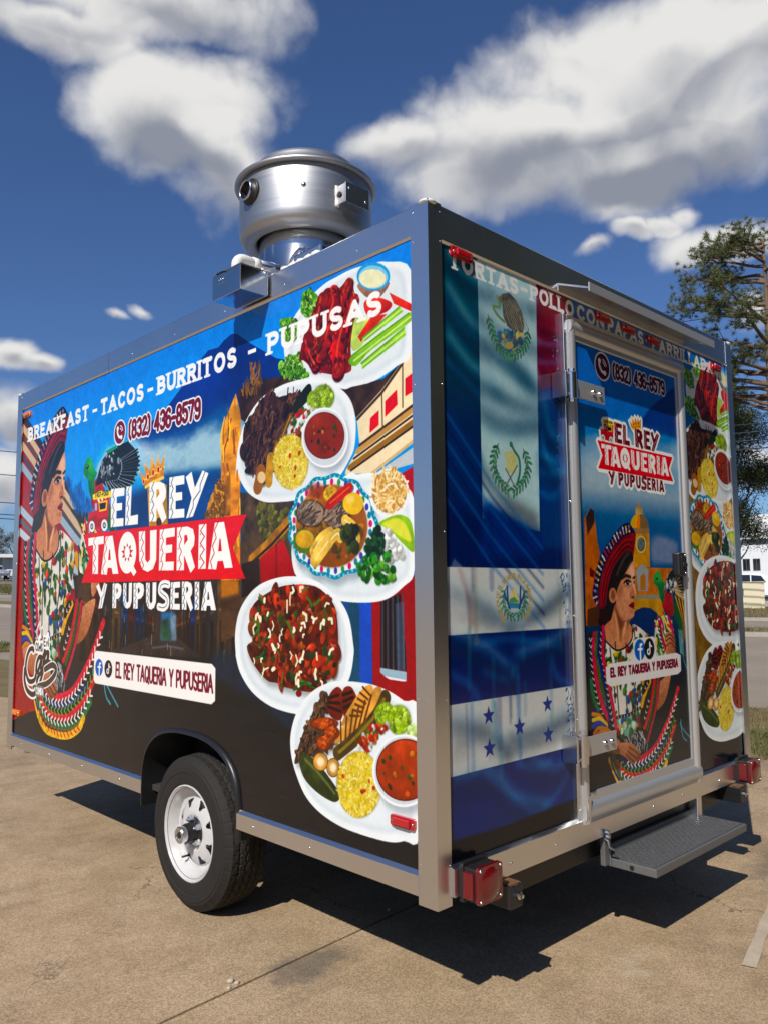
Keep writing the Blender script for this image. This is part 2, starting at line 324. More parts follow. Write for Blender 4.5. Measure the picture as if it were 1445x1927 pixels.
# ---------------------------------------------------------------- printed vinyl artwork (flat print, painted in panel metres)
RNG = np.random.RandomState(7)
def _noise(n, cells, rng):
    g = rng.rand(cells, cells); g = np.pad(g, ((0, 1), (0, 1)), mode='wrap')
    t = np.linspace(0, cells, n, endpoint=False); i = t.astype(int); f = t - i; f = f*f*(3-2*f)
    a = g[i][:, i]*(1-f)[None, :] + g[i][:, i+1]*f[None, :]
    b = g[i+1][:, i]*(1-f)[None, :] + g[i+1][:, i+1]*f[None, :]
    return a*(1-f)[:, None] + b*f[:, None]
def fbm(n, cells, octv, seed):
    r = np.random.RandomState(seed); out = 0; amp = 1; tot = 0
    for o in range(octv):
        out = out + amp*_noise(n, cells*2**o, r); tot += amp; amp *= .55
    return out/tot*2-1
NZ = {'c': fbm(1024, 6, 5, 1), 'm': fbm(1024, 40, 4, 2), 'f': fbm(1024, 160, 3, 3)}
def blur(a, r):
    r = int(r)
    if r < 1: return a
    for ax in (0, 1):
        for _ in range(2):
            p = np.pad(a, [(r+1, r) if k == ax else (0, 0) for k in range(a.ndim)], mode='edge')
            c = np.cumsum(p, axis=ax)
            n = a.shape[ax]
            hi = np.take(c, np.arange(2*r+1, 2*r+1+n), axis=ax); lo = np.take(c, np.arange(0, n), axis=ax)
            a = (hi-lo)/(2*r+1)
    return a
class Canvas:
    def __init__(s, w, z0, z1, ppm):
        s.ppm = ppm; s.z1 = z1; s.W = int(round(w*ppm)); s.H = int(round((z1-z0)*ppm))
        s.img = np.zeros((s.H, s.W, 3)); s.M = None; s.clip = None
    def px(s, pts):
        p = np.asarray(pts, float).reshape(-1, 2)
        if s.M is not None: p = p@np.array([[s.M[0], s.M[3]], [s.M[1], s.M[4]]]) + np.array([s.M[2], s.M[5]])
        return np.stack([p[:, 0]*s.ppm, (s.z1-p[:, 1])*s.ppm], -1)
    def k(s):
        return 1.0 if s.M is None else math.sqrt(abs(s.M[0]*s.M[4]-s.M[1]*s.M[3]))
    def box(s, q, pad):
        x0 = max(0, int(q[:, 0].min()-pad)); x1 = min(s.W, int(q[:, 0].max()+pad)+2)
        y0 = max(0, int(q[:, 1].min()-pad)); y1 = min(s.H, int(q[:, 1].max()+pad)+2)
        return x0, x1, y0, y1
    def blend(s, b, m, col, alpha=1, tex=None, col2=None, gd=(0, 1)):
        x0, x1, y0, y1 = b
        if s.clip is not None: m = m*s.clip[y0:y1, x0:x1]
        c = np.array(col, float)[None, None, :]/255
        if col2 is not None:
            h, w = m.shape; yy, xx = np.mgrid[0:h, 0:w]
            t = (xx/max(1, w-1)*gd[0]+yy/max(1, h-1)*gd[1])
            if gd[0] < 0: t = t+1
            t = np.clip(t/(abs(gd[0])+abs(gd[1])), 0, 1)[..., None]
            c = c*(1-t)+np.array(col2, float)[None, None, :]/255*t
        if tex is not None:
            kind, amp = tex[0], tex[1]; oy, ox = RNG.randint(0, 1024, 2)
            n = NZ[kind][np.ix_((np.arange(y0, y1)+oy) % 1024, (np.arange(x0, x1)*(tex[2] if len(tex) > 2 else 1)).astype(int) % 1024)]
            c = c*(1+amp*n[..., None])
        m = (m*alpha)[..., None]
        s.img[y0:y1, x0:x1] = s.img[y0:y1, x0:x1]*(1-m)+np.clip(c, 0, 1)*m
    def cover(s, polys, b):
        x0, x1, y0, y1 = b; h = y1-y0; w = x1-x0; SS = 3
        rows, xs = [], []
        for q in polys:
            a = q; c = np.roll(q, -1, 0)
            for (ax, ay), (bx, by) in zip(a, c):
                if ay == by: continue
                lo, hi = (ay, by) if ay < by else (by, ay)
                r0 = max(0, int(math.ceil((lo-y0)*SS-.5))); r1 = min(h*SS-1, int(math.ceil((hi-y0)*SS-.5))-1)
                if r1 < r0: continue
                r = np.arange(r0, r1+1); yv = (r+.5)/SS+y0
                rows.append(r); xs.append(ax+(yv-ay)*(bx-ax)/(by-ay)-x0)
        if not rows: return np.zeros((h, w))
        r = np.concatenate(rows); x = np.concatenate(xs); o = np.lexsort((x, r)); r = r[o]; x = np.clip(x[o], 0, w-1e-6)
        first = np.r_[True, r[1:] != r[:-1]]; st = np.maximum.accumulate(np.where(first, np.arange(len(r)), 0))
        sg = np.where((np.arange(len(r))-st) % 2 == 0, 1., -1.)
        acc = np.zeros((h*SS, w+2)); i = x.astype(int); f = x-i
        np.add.at(acc, (r, i), sg*(1-f)); np.add.at(acc, (r, i+1), sg*f)
        m = np.cumsum(acc, 1)[:, :w]
        return np.clip(m.reshape(h, SS, w).mean(1), 0, 1)
    def fill(s, pts, col, alpha=1, soft=0, tex=None, col2=None, gd=(0, 1), grow=0, holes=()):
        q = s.px(pts); b = s.box(q, 2+3*soft+grow)
        if b[1] <= b[0] or b[3] <= b[2]: return
        m = s.cover([q]+[s.px(h) for h in holes], b)
        for _ in range(int(grow)):
            n = m.copy()
            n[1:] = np.maximum(n[1:], m[:-1]); n[:-1] = np.maximum(n[:-1], m[1:])
            n[:, 1:] = np.maximum(n[:, 1:], m[:, :-1]); n[:, :-1] = np.maximum(n[:, :-1], m[:, 1:]); m = n
        if soft: m = blur(m, soft)
        s.blend(b, m, col, alpha, tex, col2, gd)
    def fills(s, pts, col, **k):
        q = np.asarray(pts, float).reshape(-1, 2)
        if len(q) > 4:
            n = len(q); e = np.vstack([q[-2:], q, q[:2]]); o = []
            for i in range(2, n+2):
                for t in (0, .25, .5, .75): o.append(.5*(2*e[i]+(e[i+1]-e[i-1])*t+(2*e[i-1]-5*e[i]+4*e[i+1]-e[i+2 if i+2 < len(e) else len(e)-1])*t*t+(3*e[i]-e[i-1]-3*e[i+1]+e[i+2 if i+2 < len(e) else len(e)-1])*t**3))
            q = np.array(o)
        s.fill(q, col, **k)
    def ell(s, e, col, **k):          # e = (cu, cz, au, az, bu, bz): centre and two half axes
        t = np.linspace(0, 2*math.pi, 40, endpoint=False); e = np.asarray(e, float).ravel()
        sc = k.pop('sc', 1)
        s.fill(np.stack([e[0]+sc*(e[2]*np.cos(t)+e[4]*np.sin(t)), e[1]+sc*(e[3]*np.cos(t)+e[5]*np.sin(t))], -1), col, **k)
    def dist(s, q, b):
        x0, x1, y0, y1 = b; yy, xx = np.mgrid[y0:y1, x0:x1]; d = np.full(xx.shape, 1e9)
        for (ax, ay), (bx, by) in zip(q[:-1], q[1:]):
            vx, vy = bx-ax, by-ay; l2 = vx*vx+vy*vy+1e-9
            t = np.clip(((xx+.5-ax)*vx+(yy+.5-ay)*vy)/l2, 0, 1)
            d = np.minimum(d, (xx+.5-ax-t*vx)**2+(yy+.5-ay-t*vy)**2)
        return np.sqrt(d)
    def line(s, pts, w, col, alpha=1, soft=0, tex=None, col2=None, gd=(0, 1), smooth=0):
        q = s.px(pts)
        if smooth: q = spline(q, smooth)
        wp = w*s.ppm*s.k()/2; b = s.box(q, wp+2+3*soft)
        if b[1] <= b[0] or b[3] <= b[2]: return
        m = np.clip(wp+.5-s.dist(q, b), 0, 1)*min(1, wp*2)
        if soft: m = blur(m, soft)
        s.blend(b, m, col, alpha, tex, col2, gd)
def spline(q, n):
    q = np.asarray(q, float); out = []
    P = np.vstack([2*q[0]-q[1], q, 2*q[-1]-q[-2]])
    for i in range(1, len(P)-2):
        for t in np.linspace(0, 1, n, endpoint=False):
            out.append(.5*((2*P[i])+(P[i+1]-P[i-1])*t+(2*P[i-1]-5*P[i]+4*P[i+1]-P[i+2])*t*t+(3*P[i]-P[i-1]-3*P[i+1]+P[i+2])*t**3))
    out.append(q[-1]); return np.array(out)
def inside(pts, u, z):
    p = np.asarray(pts); c = False; j = len(p)-1
    for i in range(len(p)):
        if (p[i][1] > z) != (p[j][1] > z) and u < (p[j][0]-p[i][0])*(z-p[i][1])/(p[j][1]-p[i][1])+p[i][0]: c = not c
        j = i
    return c
def scatter(cv, poly, n, fn, seed=1):
    r = random.Random(seed); p = np.asarray(poly); lo = p.min(0); hi = p.max(0); k = 0; tries = 0
    while k < n and tries < n*12:
        tries += 1; u = r.uniform(lo[0], hi[0]); z = r.uniform(lo[1], hi[1])
        if inside(poly, u, z): fn(cv, u, z, r); k += 1
def ring(e, n=36, sc=1.0):
    e = np.asarray(e, float).ravel(); t = np.linspace(0, 2*math.pi, n, endpoint=False)
    return np.stack([e[0]+sc*(e[2]*np.cos(t)+e[4]*np.sin(t)), e[1]+sc*(e[3]*np.cos(t)+e[5]*np.sin(t))], -1)
def blob(cols, r0, r1, asp=1.6, hl=0.0, alpha=1):
    def f(cv, u, z, r):
        a = r.uniform(0, math.pi); R = r.uniform(r0, r1); c = r.choice(cols); R2 = R/r.uniform(1, asp)
        e = (u, z, R*math.cos(a), R*math.sin(a), -R2*math.sin(a), R2*math.cos(a))
        cv.ell((u+R*.12, z-R*.2)+e[2:], tuple(x*.4 for x in c), alpha=.45, soft=1)
        cv.ell(e, tuple(min(255, x*1.18+8) for x in c), alpha=alpha, tex=('m', .5), col2=tuple(x*.62 for x in c), gd=(1, 1))
        if hl and r.random() < hl:
            cv.ell((u-R*.25, z+R*.3, R*.3*math.cos(a), R*.3*math.sin(a), -R2*.14*math.sin(a), R2*.14*math.cos(a)), tuple(min(255, x*.5+130) for x in c), alpha=.8)
    return f
def dash(cols, ln, w, ang=None, jit=.5, curl=.5):
    def f(cv, u, z, r):
        a = r.uniform(0, math.pi) if ang is None else ang+r.uniform(-jit, jit); h = ln*r.uniform(.5, 1.1)/2
        b_ = a+r.uniform(-curl, curl); cv.line([(u-h*math.cos(a), z-h*math.sin(a)), (u, z), (u+h*math.cos(b_), z+h*math.sin(b_))], w*r.uniform(.6, 1.3), r.choice(cols))
    return f
def along(path, step):
    q = spline(path, 8); d = np.r_[0, np.cumsum(np.hypot(*np.diff(q, axis=0).T))]
    for t in np.arange(step/2, d[-1], step):
        i = min(len(q)-2, np.searchsorted(d, t)-1); f = (t-d[i])/(d[i+1]-d[i]+1e-9)
        p = q[i]+(q[i+1]-q[i])*f; v = q[i+1]-q[i]; yield p, v/(np.hypot(*v)+1e-9)
def chev(cv, path, step, h, w, col):
    for p, v in along(path, step):
        n = np.array([-v[1], v[0]]); cv.line([p+n*h/2-v*h*.35, p+v*h*.25, p-n*h/2-v*h*.35], w, col)
# ---- lettering: centre-line alphabet, cap height 1
def arc(cx, cy, rx, ry, a0, a1, n=12):
    return [(cx+rx*math.cos(math.radians(a0+(a1-a0)*i/n)), cy+ry*math.sin(math.radians(a0+(a1-a0)*i/n))) for i in range(n+1)]
GL = {
 'A': (.78, [[(0, 0), (.39, 1), (.78, 0)], [(.14, .34), (.64, .34)]], [(0, 0), (.78, 0)]),
 'B': (.62, [[(.0, 0), (0, 1)], [(0, 1), (.3, 1)]+arc(.3, .76, .27, .24, 90, -90)+[(0, .52)], [(0, .52), (.32, .52)]+arc(.32, .26, .3, .26, 90, -90)+[(0, 0)]], [(0, 0), (0, 1)]),
 'C': (.66, [arc(.36, .5, .36, .5, 45, 315, 20)], []),
 'D': (.68, [[(0, 0), (0, 1)], [(0, 1), (.25, 1)]+arc(.25, .5, .43, .5, 90, -90, 16)+[(0, 0)]], [(0, 0), (0, 1)]),
 'E': (.54, [[(.54, 1), (0, 1), (0, 0), (.54, 0)], [(0, .52), (.44, .52)]], [(0, 0), (0, 1)]),
 'F': (.52, [[(.52, 1), (0, 1), (0, 0)], [(0, .5), (.42, .5)]], [(0, 0), (0, 1)]),
 'G': (.7, [arc(.36, .5, .36, .5, 45, 330, 20)+[(.7, .45), (.42, .45)]], []),
 'I': (.0, [[(0, 0), (0, 1)]], [(0, 0), (0, 1)]),
 'K': (.66, [[(0, 0), (0, 1)], [(.6, 1), (.05, .45)], [(.2, .6), (.66, 0)]], [(0, 0), (0, 1), (.66, 0), (.6, 1)]),
 'L': (.5, [[(0, 1), (0, 0), (.5, 0)]], [(0, 1), (0, 0)]),
 'M': (.8, [[(0, 0), (0, 1), (.4, .35), (.8, 1), (.8, 0)]], []),
 'N': (.68, [[(0, 0), (0, 1), (.68, 0), (.68, 1)]], [(0, 0), (0, 1), (.68, 1)]),
 'O': (.76, [arc(.38, .5, .38, .5, 0, 360, 26)], []),
 'P': (.58, [[(0, 0), (0, 1), (.3, 1)]+arc(.3, .73, .28, .27, 90, -90)+[(0, .46)]], [(0, 0), (0, 1)]),
 'Q': (.76, [arc(.38, .5, .38, .5, 0, 360, 26), [(.45, .25), (.8, -.08)]], []),
 'R': (.62, [[(0, 0), (0, 1), (.3, 1)]+arc(.3, .75, .28, .25, 90, -90)+[(0, .5)], [(.28, .5), (.62, 0)]], [(0, 0), (0, 1), (.62, 0)]),
 'S': (.56, [arc(.28, .755, .27, .245, 40, 250, 12)+arc(.28, .245, .28, .245, 80, -145, 14)], []),
 'T': (.66, [[(0, 1), (.66, 1)], [(.33, 1), (.33, 0)]], [(.33, 0)]),
 'U': (.68, [[(0, 1), (0, .34)]+arc(.34, .34, .34, .34, 180, 360, 12)+[(.68, 1)]], [(0, 1), (.68, 1)]),
 'V': (.7, [[(0, 1), (.35, 0), (.7, 1)]], []),
 'Y': (.7, [[(0, 1), (.35, .45), (.7, 1)], [(.35, .45), (.35, 0)]], [(0, 1), (.7, 1), (.35, 0)]),
 '-': (.4, [[(0, .42), (.4, .42)]], []), ' ': (.3, [], []),
 '(': (.22, [[(.22, 1.06), (.0, .85), (0, .15), (.22, -.06)]], []), ')': (.22, [[(0, 1.06), (.22, .85), (.22, .15), (0, -.06)]], []),
 '2': (.56, [arc(.28, .72, .28, .28, 165, -30, 10)+[(0, 0), (.56, 0)]], []),
 '3': (.56, [arc(.27, .75, .27, .25, 150, -90, 10), arc(.28, .26, .28, .26, 90, -150, 10)], []),
 '4': (.6, [[(.45, 0), (.45, 1), (0, .28), (.6, .28)]], []),
 '5': (.56, [[(.52, 1), (.05, 1), (.03, .55)]+arc(.27, .32, .29, .32, 120, -150, 12)], []),
 '6': (.56, [[(.5, .85)]+arc(.28, .72, .28, .28, 45, 180, 6)+[(0, .3)], arc(.28, .28, .28, .28, 0, 360, 16)], []),
 '7': (.54, [[(0, 1), (.54, 1), (.2, 0)]], []),
 '8': (.56, [arc(.28, .75, .25, .25, 0, 360, 16), arc(.28, .26, .28, .26, 0, 360, 16)], []),
 '9': (.56, [arc(.28, .72, .28, .28, 0, 360, 16), [(.56, .72), (.56, .3)]+arc(.28, .28, .28, .28, 0, -140, 8)], []),
}
def text(cv, s, u0, u1, zb, zt, wt, col, slab=0, out=None, tex=None, gap=.17, wear=0):
    """lettering from u0 to u1 between zb and zt; wt = stroke weight in metres"""
    hw = wt/2; H = (zt-zb)-wt; adv = [GL[c][0] for c in s]; tot = sum(adv)
    n = len(s); g = gap+wt/H*.75; total = tot+g*(n-1); sx = (u1-u0-wt)/total
    x = u0+hw; glyphs = []
    for c, a in zip(s, adv):
        st = []
        for pl in GL[c][1]: st.append([(x+px*sx, zb+hw+py*H) for px, py in pl])
        if slab:
            for px, py in GL[c][2]:
                l = .13*sx+wt*.35; st.append([(x+px*sx-l, zb+py*(zt-zb)+(slab/2 if py < .5 else -slab/2)), (x+px*sx+l, zb+py*(zt-zb)+(slab/2 if py < .5 else -slab/2)), None])
        glyphs.append(st); x += (a+g)*sx
    def draw(extra, colr):
        for st in glyphs:
            pts = [p for pl in st for p in pl if p is not None]
            if not pts: continue
            k = cv.k()*cv.ppm; b = cv.box(cv.px(pts), (hw+extra)*k+2)
            if b[1] <= b[0] or b[3] <= b[2]: continue
            m = 0
            for pl in st:
                ww = hw+extra
                if pl[-1] is None: pl = pl[:-1]; ww = slab/2+extra
                m = np.maximum(m, np.clip(ww*k+.5-cv.dist(cv.px(pl), b), 0, 1))
            if wear:
                oy, ox = RNG.randint(0, 1024, 2)
                nz = NZ['f'][np.ix_((np.arange(b[2], b[3])*2+oy) % 1024, (np.arange(b[0], b[1])*2+ox) % 1024)]
                m = m*np.where(nz > .38, 1-wear, 1)
            cv.blend(b, m, colr, tex=tex)
    if out: draw(out[0], out[1])
    draw(0, col)
WHITE = (250, 250, 246); MAROON = (116, 22, 44); RED = (226, 4, 24)
LOGO = {
 'E': ([(0, 0), (1, 0), (1, .21), (.44, .22), (.44, .39), (.86, .39), (.86, .58), (.44, .59), (.44, .79), (1, .79), (1, 1), (0, 1)], []),
 'L': ([(0, 0), (.44, 0), (.42, .77), (1, .75), (1, 1), (0, 1)], []),
 'R': ([(0, 0), (.6, 0), (.9, .07), (1, .26), (.96, .44), (.78, .56), (1.02, .93), (.78, 1.06), (.42, .66), (.42, 1), (0, 1)], [[(.42, .2), (.56, .19), (.62, .3), (.42, .42)]]),
 'P': ([(0, 0), (.6, 0), (.93, .09), (1, .3), (.92, .5), (.7, .62), (.42, .64), (.42, 1), (0, 1)], [[(.42, .21), (.54, .2), (.62, .33), (.42, .43)]]),
 'T': ([(0, .02), (1, 0), (1, .21), (.66, .22), (.66, 1), (.29, 1), (.32, .22), (0, .24)], []),
 'A': ([(.3, 0), (.7, 0), (1, 1), (.68, 1.0), (.62, .84), (.4, .84), (.34, 1.02), (0, 1)], [[(.49, .36), (.54, .36), (.58, .63), (.43, .63)]]),
 'U': ([(0, 0), (.36, 0), (.36, .72), (.5, .8), (.64, .72), (.64, 0), (1, 0), (1, .74), (.82, .96), (.5, 1.03), (.18, .96), (0, .74)], []),
 'I': ([(0, 0), (1, 0), (1, 1), (0, 1)], []),
 'Y': ([(0, .08), (.24, -.02), (.5, .34), (.72, -.02), (1, .06), (.62, .98), (.3, 1.0), (.42, .56)], []),
}
def logo_word(cv, word, quads, col, deco, out=None, pen=.0055):
    for ch, q in zip(word, quads):
        q = np.asarray(q)
        def mp(pts): return [tuple((q[0]*(1-x)+q[1]*x)*(1-y)+(q[3]*(1-x)+q[2]*x)*y) for x, y in pts]
        if ch == 'S':
            pl = mp([(.95, .12), (.6, .08), (.25, .14), (.18, .34), (.45, .46), (.8, .6), (.82, .82), (.5, .93), (.05, .88)])
            wS = abs(q[1][0]-q[0][0])*.36
            if out: cv.line(pl, wS+out[0]*2/cv.ppm, out[1], smooth=5)
            cv.line(pl, wS, col, smooth=5)
            if not out: cv.line(pl, pen*.9, deco, smooth=5)
            continue
        if ch == 'Q':
            c = q.mean(0); e = (c[0], c[1], (q[1][0]-q[0][0])/2, (q[1][1]-q[0][1])/2, 0, (q[0][1]-q[3][1])/2)
            tail = mp([(.5, .8), (.75, .74), (1.02, .98), (.86, 1.08)])
            if out: cv.ell(e, out[1], grow=out[0]); cv.fill(tail, out[1], grow=out[0])
            if out and out[2:]: continue
            cv.ell(e, col); cv.fill(tail, col)
            star = []
            for i in range(18):
                a = math.pi/2+i*math.pi/9; r = .74 if i % 2 == 0 else .42
                star.append((c[0]+e[2]*r*.9*math.cos(a), c[1]+e[5]*r*.62*math.sin(a)))
            cv.fill(star, deco); cv.ell(e, col, sc=.3)
            continue
        po, ho = LOGO[ch]
        if out: cv.fill(mp(po), out[1], grow=out[0])
        if out and out[2:]: continue
        cv.fill(mp(po), col, holes=[mp(h) for h in ho])
        if ch in 'ELRPUI':
            cv.line(mp([(.2+.07*(-1)**i, i/7) for i in range(8)]) if ch != 'I' else mp([(.5+.28*(-1)**i, i/7) for i in range(8)]), pen, deco)
            for i in range(3): cv.ell(tuple(mp([((.06 if ch != 'I' else .2)+.02, .22+i*.28)])[0])+(pen*.75, 0, 0, pen*.75), deco)
        elif ch == 'T': cv.line(mp([(.42+.07*(-1)**i, i/7) for i in range(8)]), pen, deco, smooth=4)
        elif ch == 'A': cv.line(mp([(.38-.26*i/6+.06*(-1)**i, i/6) for i in range(7)]), pen, deco)
        elif ch == 'Y': cv.line(mp([(.84, .02), (.72, .3), (.76, .42), (.52, .62), (.56, .76), (.42, 1)]), pen, deco)
# the whole logo, traced once in side-panel metres
L_EL = [[(1.396, 1.963), (1.553, 1.956), (1.549, 1.752), (1.401, 1.754)], [(1.575, 1.959), (1.71, 1.955), (1.71, 1.751), (1.568, 1.753)]]
L_REY = [[(1.826, 1.953), (1.994, 1.947), (2.001, 1.751), (1.833, 1.756)], [(2.026, 1.96), (2.167, 1.956), (2.172, 1.754), (2.026, 1.758)], [(2.183, 1.963), (2.384, 1.954), (2.318, 1.749), (2.133, 1.748)]]
L_TAQ = [[(1.124, 1.714), (1.32, 1.712), (1.324, 1.504), (1.132, 1.506)], [(1.28, 1.706), (1.489, 1.71), (1.505, 1.501), (1.296, 1.503)], [(1.494, 1.72), (1.694, 1.716), (1.703, 1.503), (1.505, 1.501)], [(1.723, 1.713), (1.908, 1.712), (1.909, 1.51), (1.737, 1.511)], [(1.94, 1.71), (2.086, 1.712), (2.08, 1.507), (1.937, 1.509)], [(2.106, 1.711), (2.268, 1.709), (2.271, 1.503), (2.107, 1.506)], [(2.303, 1.712), (2.368, 1.712), (2.367, 1.508), (2.301, 1.508)], [(2.383, 1.713), (2.568, 1.711), (2.584, 1.507), (2.385, 1.506)]]
L_PUP = [[(1.241, 1.449), (1.375, 1.456), (1.371, 1.318), (1.234, 1.314)], [(1.441, 1.45), (1.546, 1.454), (1.545, 1.323), (1.443, 1.32)], [(1.563, 1.452), (1.661, 1.453), (1.66, 1.324), (1.566, 1.322)], [(1.677, 1.451), (1.791, 1.454), (1.79, 1.323), (1.68, 1.32)], [(1.81, 1.451), (1.915, 1.453), (1.914, 1.323), (1.815, 1.32)], [(1.933, 1.454), (2.037, 1.456), (2.042, 1.322), (1.936, 1.317)], [(2.057, 1.451), (2.142, 1.453), (2.143, 1.321), (2.053, 1.322)], [(2.159, 1.453), (2.251, 1.452), (2.26, 1.322), (2.162, 1.322)], [(2.275, 1.45), (2.312, 1.451), (2.314, 1.324), (2.276, 1.322)], [(2.325, 1.449), (2.445, 1.45), (2.455, 1.323), (2.331, 1.321)]]
BANNER = [(1.051, 1.734), (2.686, 1.732), (2.584, 1.591), (2.681, 1.459), (1.048, 1.458), (1.14, 1.592)]
ICON_TRUCK = dict(body=[(1.116, 1.851), (1.187, 1.856), (1.18, 1.922), (1.381, 1.921), (1.365, 1.8), (1.357, 1.747), (1.13, 1.76)], sign=[(1.163, 1.951), (1.258, 1.966), (1.397, 1.951), (1.401, 1.919), (1.175, 1.922)], win=[(1.254, 1.895), (1.337, 1.896), (1.332, 1.862), (1.264, 1.859)], winfr=[(1.243, 1.906), (1.355, 1.907), (1.347, 1.851), (1.256, 1.849)], cab=[(1.197, 1.9), (1.223, 1.901), (1.226, 1.86), (1.2, 1.859)], w1=(1.165, 1.773, 0.03787, -0.002318, -0.001916, 0.03292), w2=(1.323, 1.77, 0.03898, -0.002429, -0.001786, 0.03343))
CROWN = [(1.716, 2.021), (1.783, 1.985), (1.767, 2.056), (1.826, 2.015), (1.843, 2.078), (1.888, 2.023), (1.908, 2.085), (1.931, 2.03), (1.974, 2.074), (1.966, 1.963), (1.903, 1.954), (1.841, 1.951), (1.785, 1.932), (1.754, 1.963)]
GEMS = [(1.808, 1.986, 0.01149, -0.00122, -0.0005287, 0.0137), (1.861, 2.002, 0.01129, -0.001241, -0.0005485, 0.01482), (1.914, 2.01, 0.01108, -0.001246, -0.0005202, 0.01469), (1.96, 2.009, 0.006051, -0.0006857, -0.0003718, 0.01093), (1.762, 1.966, 0.009084, -0.0009238, -0.0004517, 0.01129)]
def crown(cv):
    cv.fill(CROWN, (250, 176, 40), col2=(196, 108, 14), tex=('m', .3))
    cv.line([(1.785, 1.935), (1.854, 1.953), (1.966, 1.966)], .016, (255, 214, 110)); cv.line([(1.751, 1.97), (1.852, 1.987), (1.974, 2.019)], .008, (255, 224, 130))
    for x, y in ((495,300), (535,235), (595,185), (648,160), (702,165)): pass
    for e in GEMS: cv.ell(e, (255, 220, 120), sc=1.4); cv.ell(e, (190, 10, 24))
    for e in [(1.715, 2.021, 0.007924, -0.000876, -0.0002359, 0.005708), (1.775, 2.052, 0.007765, -0.0009101, -0.0002235, 0.005658), (1.844, 2.074, 0.007581, -0.0009307, -0.0002326, 0.006218), (1.909, 2.081, 0.007409, -0.0009294, -0.0002182, 0.00615), (1.973, 2.071, 0.007236, -0.0009043, -0.0002039, 0.006075)]: cv.ell(e, (255, 206, 96))
def truck_icon(cv):
    t = ICON_TRUCK
    cv.fill(t['body'], (206, 14, 32)); cv.fill([(1.118, 1.816), (1.219, 1.837), (1.236, 1.808), (1.365, 1.819), (1.359, 1.767), (1.129, 1.767)], (170, 6, 24))
    cv.fill(t['winfr'], (246, 200, 20)); cv.fill(t['win'], (22, 18, 18)); cv.fill(t['cab'], (150, 200, 225))
    for i in range(5): cv.ell((1.246, 1.917, 0.01388, -0.001185, -0.0008334, 0.01501) if i == 0 else tuple(np.array((1.246, 1.917, 0.01388, -0.001185, -0.0008334, 0.01501)).ravel()+np.array([.021*i, .003*i, 0, 0, 0, 0])), WHITE if i % 2 == 0 else (220, 20, 30))
    cv.fill(t['sign'], (250, 224, 20))
    b = np.array([(1.202, 1.927), (1.366, 1.926)]); text(cv, 'FAST-FOOD', b[0][0], b[1][0], b[0][1]+.004, b[0][1]+.034, .0055, (20, 20, 20))
    for w in (t['w1'], t['w2']): cv.ell(w, (18, 18, 20), sc=1.08); cv.ell(w, (238, 240, 240)); cv.ell(w, (40, 44, 50), sc=.5); cv.ell(w, (190, 200, 205), sc=.28)
def logo(cv, white=True, ow=0):
    fillc = WHITE if white else (104, 16, 34)
    deco = (20, 60, 110) if white else (238, 226, 226)
    if ow:
        o = (ow, WHITE, 1)
        for wd, q in (('EL', L_EL), ('REY', L_REY), ('YPUPU', L_PUP[:5]), ('ERIA', L_PUP[6:])): logo_word(cv, wd, q, WHITE, WHITE, out=o)
        logo_word(cv, 'S', L_PUP[5:6], WHITE, WHITE, out=(ow, WHITE))
        cv.fill(BANNER, WHITE, grow=ow+1); cv.fill(CROWN, WHITE, grow=ow); cv.fill(ICON_TRUCK['body'], WHITE, grow=ow); cv.fill(ICON_TRUCK['sign'], WHITE, grow=ow)
    logo_word(cv, 'EL', L_EL, fillc, deco); logo_word(cv, 'REY', L_REY, fillc, deco)
    crown(cv); logo_word(cv, 'R', L_REY[:1], fillc, deco); truck_icon(cv)
    cv.fill(BANNER, RED); logo_word(cv, 'TAQUERIA', L_TAQ, WHITE, (200, 10, 30))
    logo_word(cv, 'YPUPUSERIA', L_PUP, fillc, deco, pen=.0042)
def phone(cv, u0, u1, zb, zt, ic, R, col):
    cv.ell((ic[0], ic[1], R*1.14, 0, 0, R*1.14), WHITE); cv.ell((ic[0], ic[1], R, 0, 0, R), col)
    cv.line([(ic[0]-R*.42, ic[1]+R*.42), (ic[0]-R*.42, ic[1]), (ic[0]-R*.1, ic[1]-R*.38), (ic[0]+R*.34, ic[1]-R*.46)], R*.24, WHITE, smooth=5)
    for p in ((-.4, .4), (.32, -.46)): cv.ell((ic[0]+p[0]*R, ic[1]+p[1]*R, R*.2, 0, 0, R*.2), WHITE)
    for r_ in (.3, .52): cv.line([(ic[0]+R*.02+R*r_*math.cos(a), ic[1]+R*.05+R*r_*math.sin(a)) for a in np.linspace(.1, 1.45, 7)], R*.1, WHITE)
    text(cv, '(832) 436-8579', u0, u1, zb, zt, (zt-zb)*.2, col, out=((zt-zb)*.075, WHITE), gap=.06)
def social(cv, fb, tk, R):
    cv.ell((fb[0], fb[1], R, 0, 0, R), (14, 92, 190))
    cv.line([(fb[0]+R*.4, fb[1]+R*.5), (fb[0]+R*.12, fb[1]+R*.46), (fb[0]+R*.08, fb[1]+R*.1), (fb[0]+R*.08, fb[1]-R)], R*.26, WHITE); cv.line([(fb[0]-R*.3, fb[1]+R*.06), (fb[0]+R*.42, fb[1]+R*.06)], R*.22, WHITE)
    cv.ell((tk[0], tk[1], R, 0, 0, R), (22, 22, 24))
    for dx, c in ((-.05, (80, 220, 225)), (.05, (240, 60, 90)), (0, WHITE)):
        cv.line([(tk[0]+R*(.1+dx), tk[1]+R*.58), (tk[0]+R*(.1+dx), tk[1]-R*.25)]+[(tk[0]+R*(-.14+dx+.24*math.cos(a)), tk[1]+R*(-.28+.24*math.sin(a))) for a in np.linspace(0, -4.7, 10)], R*.15, c)
        cv.line([(tk[0]+R*(.1+dx), tk[1]+R*.58), (tk[0]+R*(.2+dx), tk[1]+R*.3), (tk[0]+R*(.45+dx), tk[1]+R*.2)], R*.15, c)
